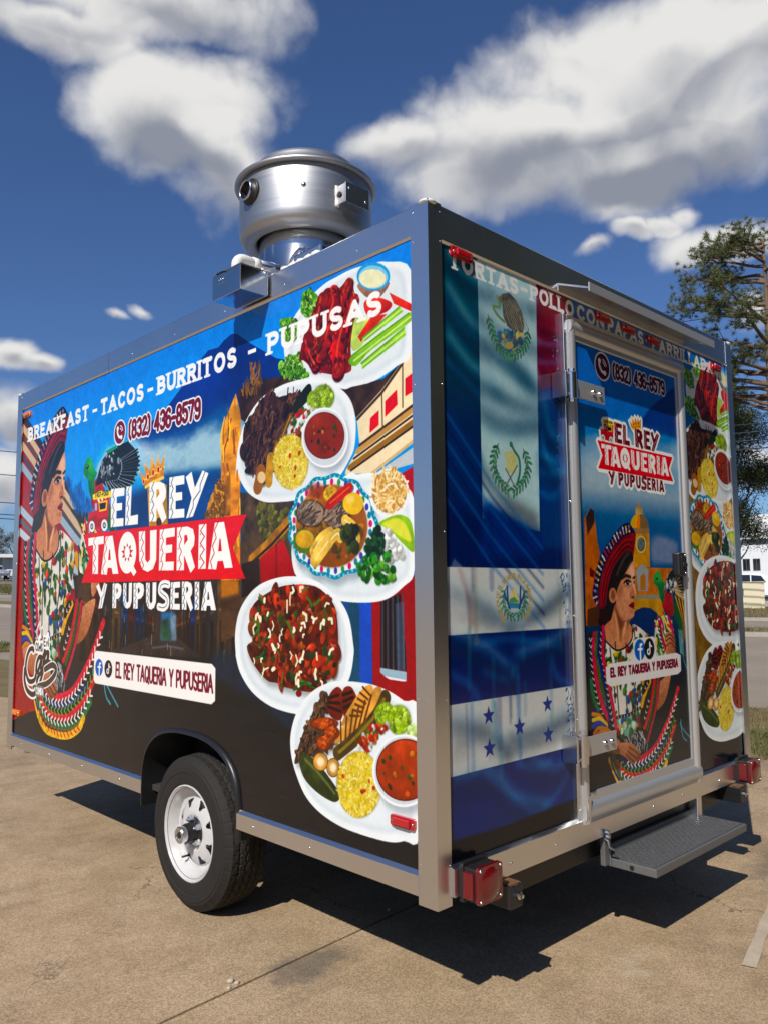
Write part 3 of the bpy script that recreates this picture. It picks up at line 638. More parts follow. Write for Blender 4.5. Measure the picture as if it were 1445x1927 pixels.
# ---- food plates, traced in side-panel metres
def rice(cv, e, seed):
    cv.ell(e, (120, 100, 30), sc=1.03, soft=2); cv.ell(e, (214, 190, 78), tex=('f', .3))
    scatter(cv, ring(e, sc=1.02), 620, dash([(232, 214, 112), (222, 200, 92), (246, 234, 160), (196, 168, 66), (210, 186, 80)], .019, .0042), seed)
    scatter(cv, ring(e, sc=.8), 6, blob([(206, 50, 30)], .006, .011), seed+1)
def cup(cv, eo, ei, col, seed):
    cv.ell(tuple(np.array(eo).ravel()+np.array([.012, -.02, 0, 0, 0, 0])), (120, 130, 140), alpha=.5, soft=5)
    cv.ell(eo, (240, 243, 244)); cv.ell(eo, (205, 214, 220), sc=.93); cv.ell(ei, (90, 24, 12)); cv.ell(ei, col, sc=.96, tex=('m', .25), col2=tuple(c*.8 for c in col))
    scatter(cv, ring(ei, sc=.8), 16, blob([(190, 110, 40), (60, 34, 14), (200, 80, 40), (40, 60, 20)], .005, .013), seed)
def plate(cv, pts, seed=0):
    cv.fills(pts, (238, 243, 245), tex=('c', .04)); c = np.mean(pts, 0); p = np.array(pts)
    cv.fills(c+(p-c)*.9, (205, 218, 226), soft=4); cv.fills(c+(p-c)*.86, (228, 236, 240), soft=5, tex=('c', .06))
def guac(cv, e, seed):
    cv.ell(e, (70, 96, 20), sc=1.05, soft=2); cv.ell(e, (136, 172, 44), tex=('m', .5)); scatter(cv, ring(e, sc=.88), 40, blob([(156, 190, 60), (116, 150, 34), (176, 206, 84)], .005, .015), seed); scatter(cv, ring(e, sc=.9), 40, dash([(200, 222, 120), (96, 126, 26), (150, 186, 60)], .015, .003, None, .5, 1.5), seed+7)
def wings_plate(cv):
    pl = [(3.674, 2.506), (3.549, 2.579), (3.472, 2.595), (3.367, 2.607), (3.282, 2.603), (3.194, 2.593), (3.055, 2.541), (2.958, 2.455), (2.949, 2.365), (2.998, 2.257), (3.148, 2.23), (3.305, 2.16), (3.363, 2.157), (3.482, 2.156), (3.595, 2.187), (3.669, 2.228)]
    plate(cv, pl)
    for q, s in (([(3.069, 2.586), (3.112, 2.595), (3.167, 2.553), (3.149, 2.493), (3.093, 2.489), (3.055, 2.529)], 1), ([(2.918, 2.521), (2.978, 2.518), (3.046, 2.483), (3.041, 2.423), (2.978, 2.414), (2.938, 2.46)], 2), ([(2.949, 2.359), (3.036, 2.352), (3.065, 2.285), (2.998, 2.281)], 3), ([(2.909, 2.336), (2.998, 2.324), (3.112, 2.252), (3.056, 2.248), (2.939, 2.281)], 4)):
        cv.fills(q, (70, 140, 30), tex=('m', .4)); scatter(cv, q, 30, blob([(96, 160, 44), (50, 108, 24), (120, 184, 66), (40, 86, 20)], .01, .022, 2.2), s); scatter(cv, q, 60, dash([(150, 206, 90), (40, 92, 22), (96, 164, 50), (190, 226, 130)], .02, .004, None, .5, 1.5), s+20)
    lg = [(3.357, 2.394), (3.406, 2.415), (3.454, 2.386), (3.429, 2.309), (3.364, 2.296)]; cv.fills(lg, (190, 214, 110), tex=('m', .25))
    car = (226, 52, 20)
    for q in ([(3.43, 2.459), (3.486, 2.466), (3.573, 2.421), (3.546, 2.395), (3.454, 2.403)], [(3.562, 2.461), (3.672, 2.389), (3.671, 2.363), (3.584, 2.415)], [(3.47, 2.399), (3.55, 2.386), (3.413, 2.316), (3.396, 2.34)]): cv.fills(q, car, tex=('m', .3), col2=(190, 20, 10))
    base = [(3.046, 2.325), (3.074, 2.415), (3.13, 2.498), (3.185, 2.554), (3.221, 2.574), (3.291, 2.554), (3.325, 2.567), (3.366, 2.561), (3.378, 2.512), (3.399, 2.49), (3.373, 2.401), (3.356, 2.321), (3.36, 2.236), (3.347, 2.216), (3.28, 2.219), (3.211, 2.238), (3.148, 2.262), (3.074, 2.319)]
    cv.fills(base, (110, 16, 10), tex=('m', .5))
    for a, w_, c in (([(3.345, 2.559), (3.316, 2.513), (3.281, 2.447)], .05, (168, 24, 16)), ([(3.256, 2.552), (3.264, 2.503), (3.238, 2.458)], .06, (176, 14, 12)), ([(3.189, 2.541), (3.176, 2.486), (3.148, 2.433)], .06, (150, 30, 20)), ([(3.374, 2.485), (3.349, 2.43), (3.315, 2.381)], .05, (150, 14, 12)), ([(3.093, 2.393), (3.112, 2.347), (3.148, 2.286)], .06, (170, 16, 12)), ([(3.238, 2.412), (3.211, 2.36), (3.175, 2.309)], .055, (190, 22, 14)), ([(3.315, 2.393), (3.289, 2.319), (3.28, 2.236)], .075, (196, 12, 10)), ([(3.148, 2.422), (3.167, 2.37), (3.139, 2.347)], .05, (140, 36, 20))):
        cv.line(np.array(a)+[.006, -.01], w_, (60, 6, 6), soft=1, smooth=5); cv.line(a, w_*.8, c, tex=('m', .45), smooth=5)
        for p_, v_ in along(a, w_*.45): rj = RNG.uniform(.34, .62)*w_; cv.ell((p_[0]+RNG.uniform(-.2, .2)*w_, p_[1], rj, 0, 0, rj*1.1), tuple(x*RNG.uniform(.75, 1.2) for x in c), tex=('m', .6), col2=tuple(x*.55 for x in c), gd=(1, 1))
        cv.line(np.array(a)+[-.008, .006], w_*.16, (240, 130, 110), alpha=.75, soft=1, smooth=5)
    scatter(cv, base, 70, blob([(196, 36, 24), (96, 14, 10), (150, 44, 24), (70, 10, 8), (170, 24, 16)], .005, .014, 2.2, hl=.5), 12); scatter(cv, base, 40, dash([(246, 150, 130), (220, 90, 70)], .02, .0035, 1.4, .5, .8), 13)
    cv.fills([(3.399, 2.54), (3.559, 2.505), (3.524, 2.461), (3.478, 2.463), (3.431, 2.487)], (150, 110, 90), tex=('m', .3)); cv.ell((3.479, 2.545, 0.08751, -0.02568, 0.0005941, 0.05297), (70, 160, 215)); cv.ell((3.479, 2.542, 0.07656, -0.02242, 0.000495, 0.04413), (140, 200, 230)); cv.ell((3.475, 2.538, 0.07043, -0.02052, 0.0003922, 0.03533), (230, 230, 190), tex=('m', .1))
    for q in ([(3.417, 2.329), (3.613, 2.397), (3.629, 2.374), (3.433, 2.313)], [(3.36, 2.275), (3.656, 2.362), (3.671, 2.332), (3.468, 2.273), (3.384, 2.231)], [(3.412, 2.236), (3.634, 2.315), (3.642, 2.287), (3.42, 2.212)]):
        cv.fills(q, (150, 206, 70), tex=('m', .2), col2=(110, 176, 44)); q = np.array(q); cv.line([q[0]*.5+q[-1]*.5, q[1]*.5+q[2]*.5], .007, (206, 234, 140)); cv.line([q[0], q[1]], .005, (80, 140, 30))
def steak_plate(cv):
    pl = [(3.184, 2.223), (3.112, 2.237), (3.017, 2.247), (2.909, 2.243), (2.785, 2.216), (2.688, 2.15), (2.633, 2.074), (2.606, 1.974), (2.602, 1.896)]+[(2.612, 1.936), (2.636, 1.883), (2.703, 1.819), (2.81, 1.775), (2.941, 1.764), (3.056, 1.764), (3.165, 1.777), (3.278, 1.822), (3.345, 1.886)]+[(3.373, 1.93), (3.382, 2.016), (3.363, 2.091), (3.322, 2.143), (3.254, 2.189)]
    plate(cv, pl)
    st = [(2.848, 2.239), (2.899, 2.202), (2.949, 2.199), (3.018, 2.193), (3.056, 2.204), (3.037, 2.147), (3.018, 2.109), (2.96, 2.064), (2.91, 2.01), (2.86, 1.931), (2.799, 1.883), (2.724, 1.909), (2.663, 1.974), (2.661, 2.109), (2.732, 2.162), (2.796, 2.208)]
    cv.fills(np.array(st)+[.012, -.015], (120, 120, 120), alpha=.5, soft=4); cv.fills(st, (58, 34, 30), tex=('m', .6))
    scatter(cv, st, 60, blob([(74, 46, 38), (52, 30, 26), (96, 62, 48), (40, 22, 20)], .02, .045, 2.4), 2); scatter(cv, st, 150, dash([(30, 16, 14), (92, 58, 48), (70, 38, 32), (20, 10, 10), (112, 74, 56)], .055, .007, 1.05, .45, 1.0), 3)
    cv.fills([(2.998, 2.142), (3.093, 2.214), (3.125, 2.202), (3.112, 2.158), (3.027, 2.119)], (24, 30, 20), tex=('m', .5))
    for a in ([(2.96, 2.076), (2.901, 1.975), (2.881, 1.904)], [(2.989, 2.107), (2.93, 2.019), (2.901, 1.926)], [(2.9, 2.011), (2.86, 1.943), (2.819, 1.887)]): cv.line(a, .028, (104, 70, 30), tex=('m', .5), smooth=5); cv.line(a, .008, (176, 130, 60), smooth=5)
    cv.line([(2.855, 1.952), (2.85, 1.903), (2.845, 1.855)], .05, (190, 140, 60), smooth=4, tex=('m', .3)); cv.line([(2.788, 1.904), (2.778, 1.868), (2.767, 1.841)], .065, (150, 92, 44), smooth=4); cv.ell((2.793, 1.879, 0.02944, -0.003109, -0.0002268, 0.02481), (226, 196, 150))
    guac(cv, (3.197, 2.148, 0.06189, -0.01112, 0.0001364, 0.04608), 5); guac(cv, (3.139, 2.147, 0.04087, -0.007234, 3.937e-05, 0.0321), 6)
    scatter(cv, [(2.999, 2.082), (3.056, 2.126), (3.139, 2.118), (3.093, 2.055), (3.056, 2.002), (2.999, 2.028)], 60, blob([(190, 30, 24), (230, 230, 220), (40, 90, 30), (150, 40, 30), (80, 120, 50)], .007, .014), 8)
    rice(cv, (2.99, 1.922, 0.1117, -0.0134, -0.0003465, 0.1076), 11); cup(cv, (3.201, 1.99, 0.1389, -0.01976, 0.0003614, 0.1168), (3.199, 1.998, 0.1196, -0.01723, 0.0002775, 0.09128), (150, 46, 26), 12)
def bowl_plate(cv):
    plate(cv, [(3.32, 1.829), (3.385, 1.827), (3.463, 1.824), (3.568, 1.802), (3.625, 1.766), (3.67, 1.716), (3.672, 1.577), (3.666, 1.459), (3.619, 1.42), (3.547, 1.38), (3.458, 1.364), (3.317, 1.366), (3.199, 1.384), (3.093, 1.435), (3.019, 1.476), (3, 1.587), (3.056, 1.7)])
    eb = (3.235, 1.648, 0.2575, -0.01585, 0.0008062, 0.195)
    t = np.linspace(0, 2*math.pi, 160); e = np.array(eb).ravel(); k = 1+.028*np.cos(13*t)
    rim = np.stack([e[0]+k*(e[2]*np.cos(t)+e[4]*np.sin(t)), e[1]+k*(e[3]*np.cos(t)+e[5]*np.sin(t))], -1)
    cv.fills(rim+[.01, -.025], (110, 130, 140), alpha=.6, soft=6); cv.fills(rim, (20, 130, 164)); c = e[:2]
    for i in range(60): a = i/60*2*math.pi; cv.ell((e[0]+.965*(e[2]*math.cos(a)+e[4]*math.sin(a)), e[1]+.965*(e[3]*math.cos(a)+e[5]*math.sin(a)), .005, 0, 0, .005), (120, 210, 226))
    cv.fills(c+(rim-c)*.925, (232, 238, 240)); cv.ell(eb, (120, 60, 20), sc=.8, soft=2)
    for i in range(34):
        a = i/34*2*math.pi+.05; u = e[0]+.86*(e[2]*math.cos(a)+e[4]*math.sin(a)); z = e[1]+.86*(e[3]*math.cos(a)+e[5]*math.sin(a))
        cv.ell((u, z, .010, 0, 0, .013), [(206, 24, 90), (30, 120, 150), (60, 60, 160), (40, 130, 70)][i % 4], alpha=.9)
    es = eb; cv.ell(es, (176, 98, 30), sc=.79, tex=('c', .5), col2=(150, 76, 20))
    scatter(cv, ring(es, sc=.74), 60, blob([(120, 80, 20), (190, 120, 40), (60, 70, 20), (90, 60, 20), (206, 140, 60)], .008, .03, alpha=.6), 21)
    cv.ell((3.148, 1.79, 0.0537, -0.005022, 4.266e-05, 0.02851), (140, 40, 20), alpha=.7, soft=4)
    def meat(e_, s):
        cv.ell(e_, (40, 26, 18), sc=1.08, soft=2); cv.ell(e_, (124, 104, 88), tex=('m', .5)); scatter(cv, ring(e_, sc=.85), 34, dash([(80, 64, 54), (164, 144, 124), (60, 46, 38)], .05, .006, .5, .4), s)
    meat((3.116, 1.704, 0.08336, -0.006073, 2.654e-05, 0.04857), 1); meat((3.269, 1.687, 0.0674, -0.00482, 0.0002501, 0.04846), 2)
    cv.ell((3.239, 1.767, 0.04282, -0.003862, 0.0001378, 0.03232), (226, 160, 24), tex=('f', .5)); scatter(cv, ring((3.239, 1.767, 0.0394, -0.003553, 0.0001283, 0.03009)), 40, blob([(250, 196, 50), (220, 150, 20)], .005, .008), 4)
    cv.line([(3.231, 1.729), (3.286, 1.758), (3.344, 1.782)], .04, (200, 26, 16), smooth=4, tex=('m', .3)); cv.line([(3.235, 1.734), (3.294, 1.762), (3.344, 1.785)], .007, (240, 110, 80), smooth=4)
    cv.ell((3.364, 1.722, 0.05638, -0.00461, 0.0003244, 0.04045), (230, 186, 70), tex=('c', .2)); cv.ell((3.348, 1.739, 0.02761, -0.002361, 0.0001225, 0.01626), (244, 214, 120), soft=3)
    cv.ell((3.079, 1.599, 0.06981, -0.003354, -2.675e-05, 0.0481), (74, 110, 30)); cv.ell((3.082, 1.606, 0.05688, -0.002823, -1.678e-05, 0.03549), (210, 160, 50), tex=('m', .3))
    for a, w_ in (([(3.138, 1.558), (3.183, 1.601), (3.235, 1.621)], .05), ([(3.147, 1.524), (3.182, 1.556), (3.226, 1.593)], .06), ([(3.243, 1.598), (3.277, 1.618), (3.293, 1.601)], .04), ([(3.319, 1.665), (3.367, 1.635), (3.383, 1.591)], .04)): cv.line(a, w_, (222, 184, 96), smooth=5, tex=('m', .35)); cv.line(a, .008, (246, 226, 160), smooth=5)
    scatter(cv, [(3.31, 1.638), (3.383, 1.639), (3.398, 1.558), (3.318, 1.551)], 14, blob([(40, 50, 16), (60, 76, 24), (30, 34, 12)], .014, .03), 9)
    # side cup of rice noodles, avocado, onion, cilantro, diced pepper
    cv.ell((3.549, 1.743, 0.09992, -0.009104, 0.001177, 0.08663), (236, 240, 242)); cv.ell((3.551, 1.748, 0.08659, -0.008006, 0.001021, 0.07475), (196, 150, 90), tex=('f', .3))
    scatter(cv, ring((3.551, 1.755, 0.0822, -0.007742, 0.000986, 0.0722)), 150, dash([(240, 214, 150), (226, 190, 120), (250, 236, 200), (190, 140, 80)], .05, .007), 31)
    cv.fills([(3.499, 1.642), (3.588, 1.665), (3.651, 1.643), (3.669, 1.577), (3.664, 1.533), (3.615, 1.565), (3.543, 1.619)], (128, 178, 30), tex=('m', .2)); cv.fills([(3.514, 1.639), (3.587, 1.654), (3.636, 1.623), (3.653, 1.568), (3.579, 1.602), (3.536, 1.625)], (214, 216, 90), soft=1)
    scatter(cv, [(3.514, 1.61), (3.551, 1.613), (3.621, 1.549), (3.614, 1.519), (3.556, 1.501), (3.528, 1.553)], 80, blob([(232, 236, 228), (206, 214, 206), (246, 248, 244)], .008, .016), 33)
    scatter(cv, [(3.43, 1.568), (3.491, 1.627), (3.528, 1.584), (3.513, 1.533), (3.445, 1.525)], 70, blob([(16, 50, 24), (30, 70, 36), (8, 34, 18)], .008, .018), 34)
    scatter(cv, [(3.386, 1.501), (3.445, 1.525), (3.55, 1.542), (3.574, 1.445), (3.511, 1.436), (3.421, 1.442)], 60, blob([(30, 96, 30), (60, 140, 50), (110, 180, 70), (20, 70, 24)], .01, .02, hl=.3), 35)
def wings_salsa_plate(cv):
    plate(cv, [(3.01, 1.464), (2.894, 1.458), (2.782, 1.432), (2.697, 1.384), (2.633, 1.315), (2.606, 1.221), (2.613, 1.135)]+[(2.611, 1.136), (2.647, 1.064), (2.734, 0.9924), (2.867, 0.9459), (3.03, 0.9329), (3.146, 0.9461), (3.274, 1.023), (3.339, 1.091), (3.363, 1.176)]+[(3.361, 1.216), (3.34, 1.305), (3.292, 1.368), (3.217, 1.417), (3.129, 1.449)])
    fd = [(2.72, 1.316), (2.761, 1.365), (2.884, 1.413), (2.991, 1.43), (3.147, 1.423), (3.242, 1.368), (3.271, 1.315), (3.279, 1.208), (3.262, 1.119)]+[(3.215, 1.087), (3.146, 1.028), (2.964, 1.029), (2.906, 1.042), (2.836, 1.048), (2.743, 1.107), (2.695, 1.177)]+[(2.763, 1.209), (2.731, 1.262)]
    cv.fills(np.array(fd)+[.01, -.02], (110, 116, 120), alpha=.6, soft=5); cv.fills(fd, (86, 22, 12), tex=('m', .6))
    scatter(cv, fd, 70, blob([(150, 44, 20), (176, 40, 20), (120, 28, 16), (96, 22, 14), (196, 50, 24), (116, 54, 28)], .022, .048, 2.4, hl=.2), 41); scatter(cv, fd, 120, blob([(170, 50, 22), (196, 46, 22), (90, 20, 12), (60, 16, 12), (214, 66, 30), (140, 66, 34)], .007, .02, 2.6, hl=.5), 46)
    scatter(cv, fd, 60, blob([(60, 14, 22), (24, 50, 20), (40, 20, 12), (30, 70, 24)], .008, .02, 2), 42)
    scatter(cv, fd, 26, dash([(30, 80, 26), (60, 110, 40)], .07, .01), 43)
    scatter(cv, fd, 30, dash([(246, 240, 214), (236, 230, 196)], .045, .011, 1.3, .7, 1.6), 44); scatter(cv, fd, 14, dash([(246, 240, 214)], .02, .014, 1.3, .7, 1.6), 45)
    cv.ell((3.046, 1.013, 0.01832, 0.001585, -2.128e-05, 0.01336), (120, 10, 10))
def grill_plate(cv):
    plate(cv, [(3.29, 1.078), (3.232, 1.07), (3.146, 1.038), (3.075, 0.9884), (3.021, 0.9219), (2.993, 0.8406), (3.002, 0.7641), (3.039, 0.6926), (3.093, 0.6311), (3.18, 0.5885), (3.295, 0.5645), (3.419, 0.5598), (3.536, 0.5641), (3.606, 0.5822), (3.68, 0.621), (3.684, 1.007), (3.613, 1.038), (3.543, 1.064), (3.455, 1.08), (3.363, 1.082)])
    dm = [(3.207, 1.035), (3.232, 0.9816), (3.198, 0.9408), (3.273, 0.9069), (3.248, 0.8409), (3.18, 0.8107), (3.093, 0.777), (3.021, 0.7446), (3.039, 0.8023), (3.075, 0.8728), (3.111, 0.9206), (3.146, 0.9732)]
    cv.fills(np.array(dm)+[.01, -.015], (120, 120, 124), alpha=.5, soft=4); cv.fills(dm, (60, 42, 32), tex=('m', .6)); scatter(cv, dm, 60, blob([(90, 64, 46), (40, 26, 20), (70, 46, 36), (112, 80, 58)], .012, .024, 2.6), 51); scatter(cv, dm, 90, dash([(30, 18, 14), (116, 84, 60), (70, 46, 36), (20, 12, 10)], .03, .005, .9, .7, 1.2), 58)
    for q, c in (([(3.224, 1.018), (3.274, 1.057), (3.308, 1.026), (3.294, 0.9406), (3.223, 0.9542)], (112, 40, 34)), ([(3.302, 1.044), (3.347, 1.063), (3.382, 1.022), (3.371, 0.9901), (3.31, 0.9502)], (118, 42, 36))):
        cv.fills(q, c, tex=('m', .4)); q = np.array(q)
        for t in (.25, .5, .75): cv.line([q[0]*(1-t)+q[-1]*t+[0, .01], q[1]*(1-t)+q[3]*t], .012, (30, 12, 10))
    for q in ([(3.382, 1.037), (3.444, 1.078), (3.462, 1.054), (3.401, 0.9676), (3.353, 0.9369), (3.293, 0.9249)], [(3.47, 1.068), (3.507, 1.053), (3.408, 0.9379), (3.264, 0.8509), (3.289, 0.9088), (3.393, 0.9617)]):
        cv.fills(q, (206, 150, 86), tex=('m', .35)); q = np.array(q)
        for t in np.linspace(.15, .9, 6):
            a = q[1]*(1-t)+q[-2]*t; b_ = q[2]*(1-t)+q[-3]*t; cv.line([a+[-.02, .01], b_+[.015, -.012]], .009, (96, 54, 26))
    for e_ in ((3.198, 0.9168, 0.07487, 0.00843, 6.275e-05, 0.02029), (3.24, 0.8872, 0.04164, 0.005031, 0.0001043, 0.02374), (3.198, 0.8475, 0.04074, 0.005257, 7.893e-05, 0.02552)): cv.ell(e_, (90, 30, 10), sc=1.1, soft=1); cv.ell(e_, (176, 66, 30), tex=('m', .6), col2=(120, 40, 16), gd=(1, 1)); scatter(cv, ring(e_, sc=.8), 10, dash([(226, 110, 60), (90, 30, 12), (200, 84, 40)], .025, .006, .3, .5, 1.4), 59); cv.ell(e_, (232, 140, 96), sc=.25, soft=2)
    cv.line([(3.525, 1.042), (3.476, 0.9706), (3.377, 0.8884), (3.272, 0.8181)], .05, (70, 54, 24), smooth=6, tex=('m', .6)); cv.line([(3.517, 1.034), (3.461, 0.964), (3.361, 0.8814), (3.281, 0.8244)], .012, (130, 110, 50), smooth=6)
    guac(cv, (3.519, 0.9826, 0.04796, 0.005035, 0.0005141, 0.03958), 52); guac(cv, (3.588, 0.9728, 0.05186, 0.005674, 0.0007049, 0.04662), 53)
    scatter(cv, [(3.612, 0.9369), (3.676, 0.9636), (3.678, 0.8884), (3.632, 0.9202)], 20, blob([(150, 196, 90), (190, 220, 140)], .012, .026), 54)
    scatter(cv, [(3.392, 0.8802), (3.438, 0.9363), (3.542, 0.953), (3.475, 0.8958), (3.437, 0.8359), (3.384, 0.8487)], 80, blob([(190, 34, 24), (236, 236, 226), (50, 96, 34), (206, 120, 70), (150, 40, 30)], .007, .015), 55)
    cv.fills([(3.048, 0.7761), (3.093, 0.7933), (3.18, 0.7575), (3.28, 0.6845), (3.281, 0.6591), (3.247, 0.6436), (3.163, 0.6593), (3.093, 0.6904), (3.058, 0.7282)], (46, 56, 22), tex=('m', .6)); cv.line([(3.084, 0.7703), (3.163, 0.7336), (3.255, 0.6752)], .01, (120, 128, 76), alpha=.7, soft=1, smooth=4)
    for e_ in ((3.176, 0.7755, 0.04449, 0.006469, 8.282e-05, 0.03405), (3.248, 0.7649, 0.03802, 0.005718, 0.0001604, 0.03449)): cv.ell(e_, (110, 64, 26)); cv.ell(e_, (200, 150, 84), sc=.9, tex=('m', .4)); cv.ell(e_, (244, 226, 190), sc=.5, soft=2)
    rice(cv, (3.384, 0.7276, 0.1127, 0.01858, 0.0009789, 0.1098), 56); cup(cv, (3.603, 0.8088, 0.1468, 0.02244, 0.001858, 0.1187), (3.61, 0.8122, 0.1352, 0.02058, 0.001607, 0.1013), (178, 58, 24), 57)
# ---- the woman in woven shawl, traced in rear-wall metres
def shawl_band(cv, path, w, col, pat=None):
    cv.line(path, w, col, smooth=6, tex=('f', .25))
    if pat == 'z': chev(cv, path, .026, w*.62, .0042, (226, 226, 220))
def woman(cv):
    skin = (206, 142, 108); sk2 = (150, 88, 60)
    # raised arm, wrap in the raised hand
    cv.fills([(1.469, 0.987), (1.565, 1.014), (1.558, 0.9724), (1.504, 0.895), (1.42, 0.8634), (1.431, 0.916), (1.453, 0.9646)], skin, tex=('f', .2), col2=sk2, gd=(0, 1))
    fb = [(1.478, 1.268), (1.552, 1.278), (1.587, 1.264), (1.615, 1.196), (1.568, 1.209), (1.53, 1.161), (1.559, 1.104), (1.442, 1.098), (1.433, 1.167), (1.447, 1.234)]
    cv.fills(fb, (206, 214, 190), tex=('m', .3)); scatter(cv, fb, 46, dash([(30, 90, 60), (190, 30, 70), (24, 24, 30), (70, 130, 80), (230, 200, 90), (240, 240, 236)], .07, .012, 2.0, .3), 61)
    for a in ([(1.491, 1.25), (1.507, 1.18), (1.551, 1.105)], [(1.573, 1.268), (1.599, 1.228), (1.611, 1.193)]): cv.line(a, .02, (206, 24, 70), smooth=5)
    chev(cv, [(1.476, 1.24), (1.493, 1.184), (1.522, 1.106)], .02, .024, .006, (16, 16, 20))
    hd = [(1.537, 1.193), (1.582, 1.204), (1.625, 1.178), (1.626, 1.103)]+[(1.6, 1.063), (1.551, 1.018), (1.533, 1.061)]+[(1.541, 1.154)]
    cv.fills(hd, skin, tex=('f', .15), col2=sk2, gd=(1, 0))
    for a in ([(1.54, 1.182), (1.581, 1.19), (1.621, 1.171)], [(1.538, 1.161), (1.579, 1.173), (1.622, 1.15)], [(1.543, 1.14), (1.585, 1.152), (1.624, 1.128)]): cv.line(a, .006, (96, 50, 36), smooth=5)
    # hair, hat
    cv.fills([(0.9938, 1.325), (1.097, 1.335), (1.093, 1.28), (1.068, 1.272), (1.019, 1.254), (0.972, 1.259), (0.9834, 1.3)], (34, 16, 16), soft=1)
    band = [(1.243, 1.688), (1.281, 1.666), (1.301, 1.645), (1.289, 1.641), (1.219, 1.631), (1.153, 1.597), (1.087, 1.551), (1.03, 1.493), (1.002, 1.442), (0.9873, 1.391), (0.9802, 1.334), (0.9853, 1.321), (0.9697, 1.335), (0.9476, 1.354), (0.9356, 1.385), (0.9473, 1.426), (0.9648, 1.473), (1, 1.524), (1.052, 1.577), (1.117, 1.631), (1.183, 1.671)]
    cv.fills(band, (24, 20, 46), tex=('m', .3))
    cols = [(206, 60, 110), (240, 200, 60), (60, 110, 200), (236, 232, 226), (220, 90, 50), (120, 170, 220), (180, 60, 140), (220, 200, 180)]
    n = np.array(band); r = random.Random(5)
    for p, v in along([(1.261, 1.664), (1.195, 1.651), (1.129, 1.615), (1.063, 1.561), (1.011, 1.509), (0.9783, 1.454), (0.9609, 1.41), (0.9555, 1.369), (0.9711, 1.338)], .026):
        m = np.array([-v[1], v[0]])
        for k in (-1, 0, 1):
            c = p+m*k*.011; t = r.uniform(0, 6); q = [c+.009*np.array([math.cos(t+j*2.1), math.sin(t+j*2.1)]) for j in range(3)]
            cv.fills(q, r.choice(cols))
        if r.random() < .4: cv.line([p-m*.017, p+m*.017], .004, (236, 230, 226))
    brim = [(1.3, 1.645), (1.299, 1.618), (1.283, 1.563), (1.272, 1.546), (1.241, 1.566), (1.194, 1.551), (1.134, 1.514), (1.088, 1.468), (1.06, 1.416), (1.044, 1.368), (1.03, 1.333), (0.9994, 1.32), (0.9826, 1.334), (0.9838, 1.391), (1.005, 1.442), (1.032, 1.493), (1.087, 1.551), (1.153, 1.597), (1.219, 1.631)]
    cv.fills(brim, (122, 18, 26), tex=('m', .35))
    for k, c in ((.2, (170, 30, 38)), (.4, (70, 8, 14)), (.6, (156, 26, 34)), (.8, (60, 6, 12))):
        o = np.array([(1.272, 1.634), (1.205, 1.618), (1.145, 1.583), (1.086, 1.539), (1.034, 1.483), (1.007, 1.435), (0.9928, 1.385), (0.9914, 1.334)]); i = np.array([(1.276, 1.556), (1.235, 1.576), (1.181, 1.554), (1.128, 1.514), (1.081, 1.468), (1.054, 1.416), (1.038, 1.368), (1.024, 1.333)]); cv.line(o*(1-k)+i*k, .006, c, smooth=6)
    hair = [(1.241, 1.565), (1.274, 1.546), (1.267, 1.519), (1.236, 1.495), (1.187, 1.455), (1.153, 1.422), (1.129, 1.389), (1.117, 1.331), (1.086, 1.3), (1.061, 1.304), (1.035, 1.317), (1.046, 1.368), (1.061, 1.416), (1.089, 1.468), (1.135, 1.514), (1.195, 1.551)]
    cv.fills(hair, (22, 16, 16), tex=('m', .5)); cv.line([(1.24, 1.556), (1.213, 1.542), (1.172, 1.508), (1.131, 1.461)], .01, (70, 62, 60), soft=2, smooth=5)
    # neck, face
    neck = [(1.115, 1.335), (1.167, 1.265), (1.213, 1.272), (1.22, 1.256), (1.244, 1.229), (1.24, 1.196), (1.199, 1.166), (1.134, 1.148), (1.085, 1.156), (1.032, 1.181), (1.015, 1.195), (1.012, 1.232), (1.031, 1.257), (1.072, 1.275), (1.093, 1.312)]
    cv.fills(neck, (190, 118, 84), tex=('f', .15), col2=skin); cv.fills([(1.115, 1.331), (1.167, 1.265), (1.213, 1.272), (1.218, 1.253), (1.165, 1.226), (1.134, 1.24), (1.106, 1.28)], (96, 50, 34), alpha=.75, soft=4)
    for a in ([(1.107, 1.302), (1.122, 1.247), (1.136, 1.179)], [(1.192, 1.258), (1.164, 1.213), (1.143, 1.178)]): cv.line(a, .016, (240, 178, 132), soft=3, smooth=5)
    cv.line([(1.137, 1.272), (1.146, 1.227), (1.143, 1.185)], .022, (120, 66, 46), soft=4, smooth=5, alpha=.8)
    face = [(1.272, 1.522), (1.283, 1.489), (1.283, 1.455), (1.277, 1.432), (1.288, 1.381), (1.28, 1.365), (1.261, 1.355), (1.272, 1.341), (1.269, 1.328), (1.261, 1.318), (1.266, 1.301), (1.259, 1.281), (1.239, 1.274), (1.213, 1.271), (1.168, 1.266), (1.129, 1.295), (1.115, 1.335), (1.126, 1.389), (1.153, 1.425), (1.188, 1.458), (1.236, 1.495)]
    cv.fills(face, skin, tex=('f', .14)); cv.fills([(1.263, 1.509), (1.282, 1.475), (1.278, 1.432), (1.262, 1.408), (1.232, 1.442), (1.228, 1.482)], (236, 186, 152), soft=6)
    cv.fills([(1.116, 1.344), (1.138, 1.292), (1.18, 1.267), (1.142, 1.266), (1.111, 1.302)], (120, 66, 46), alpha=.8, soft=4); cv.fills([(1.129, 1.393), (1.166, 1.429), (1.177, 1.396), (1.142, 1.35)], (150, 90, 66), alpha=.6, soft=5)
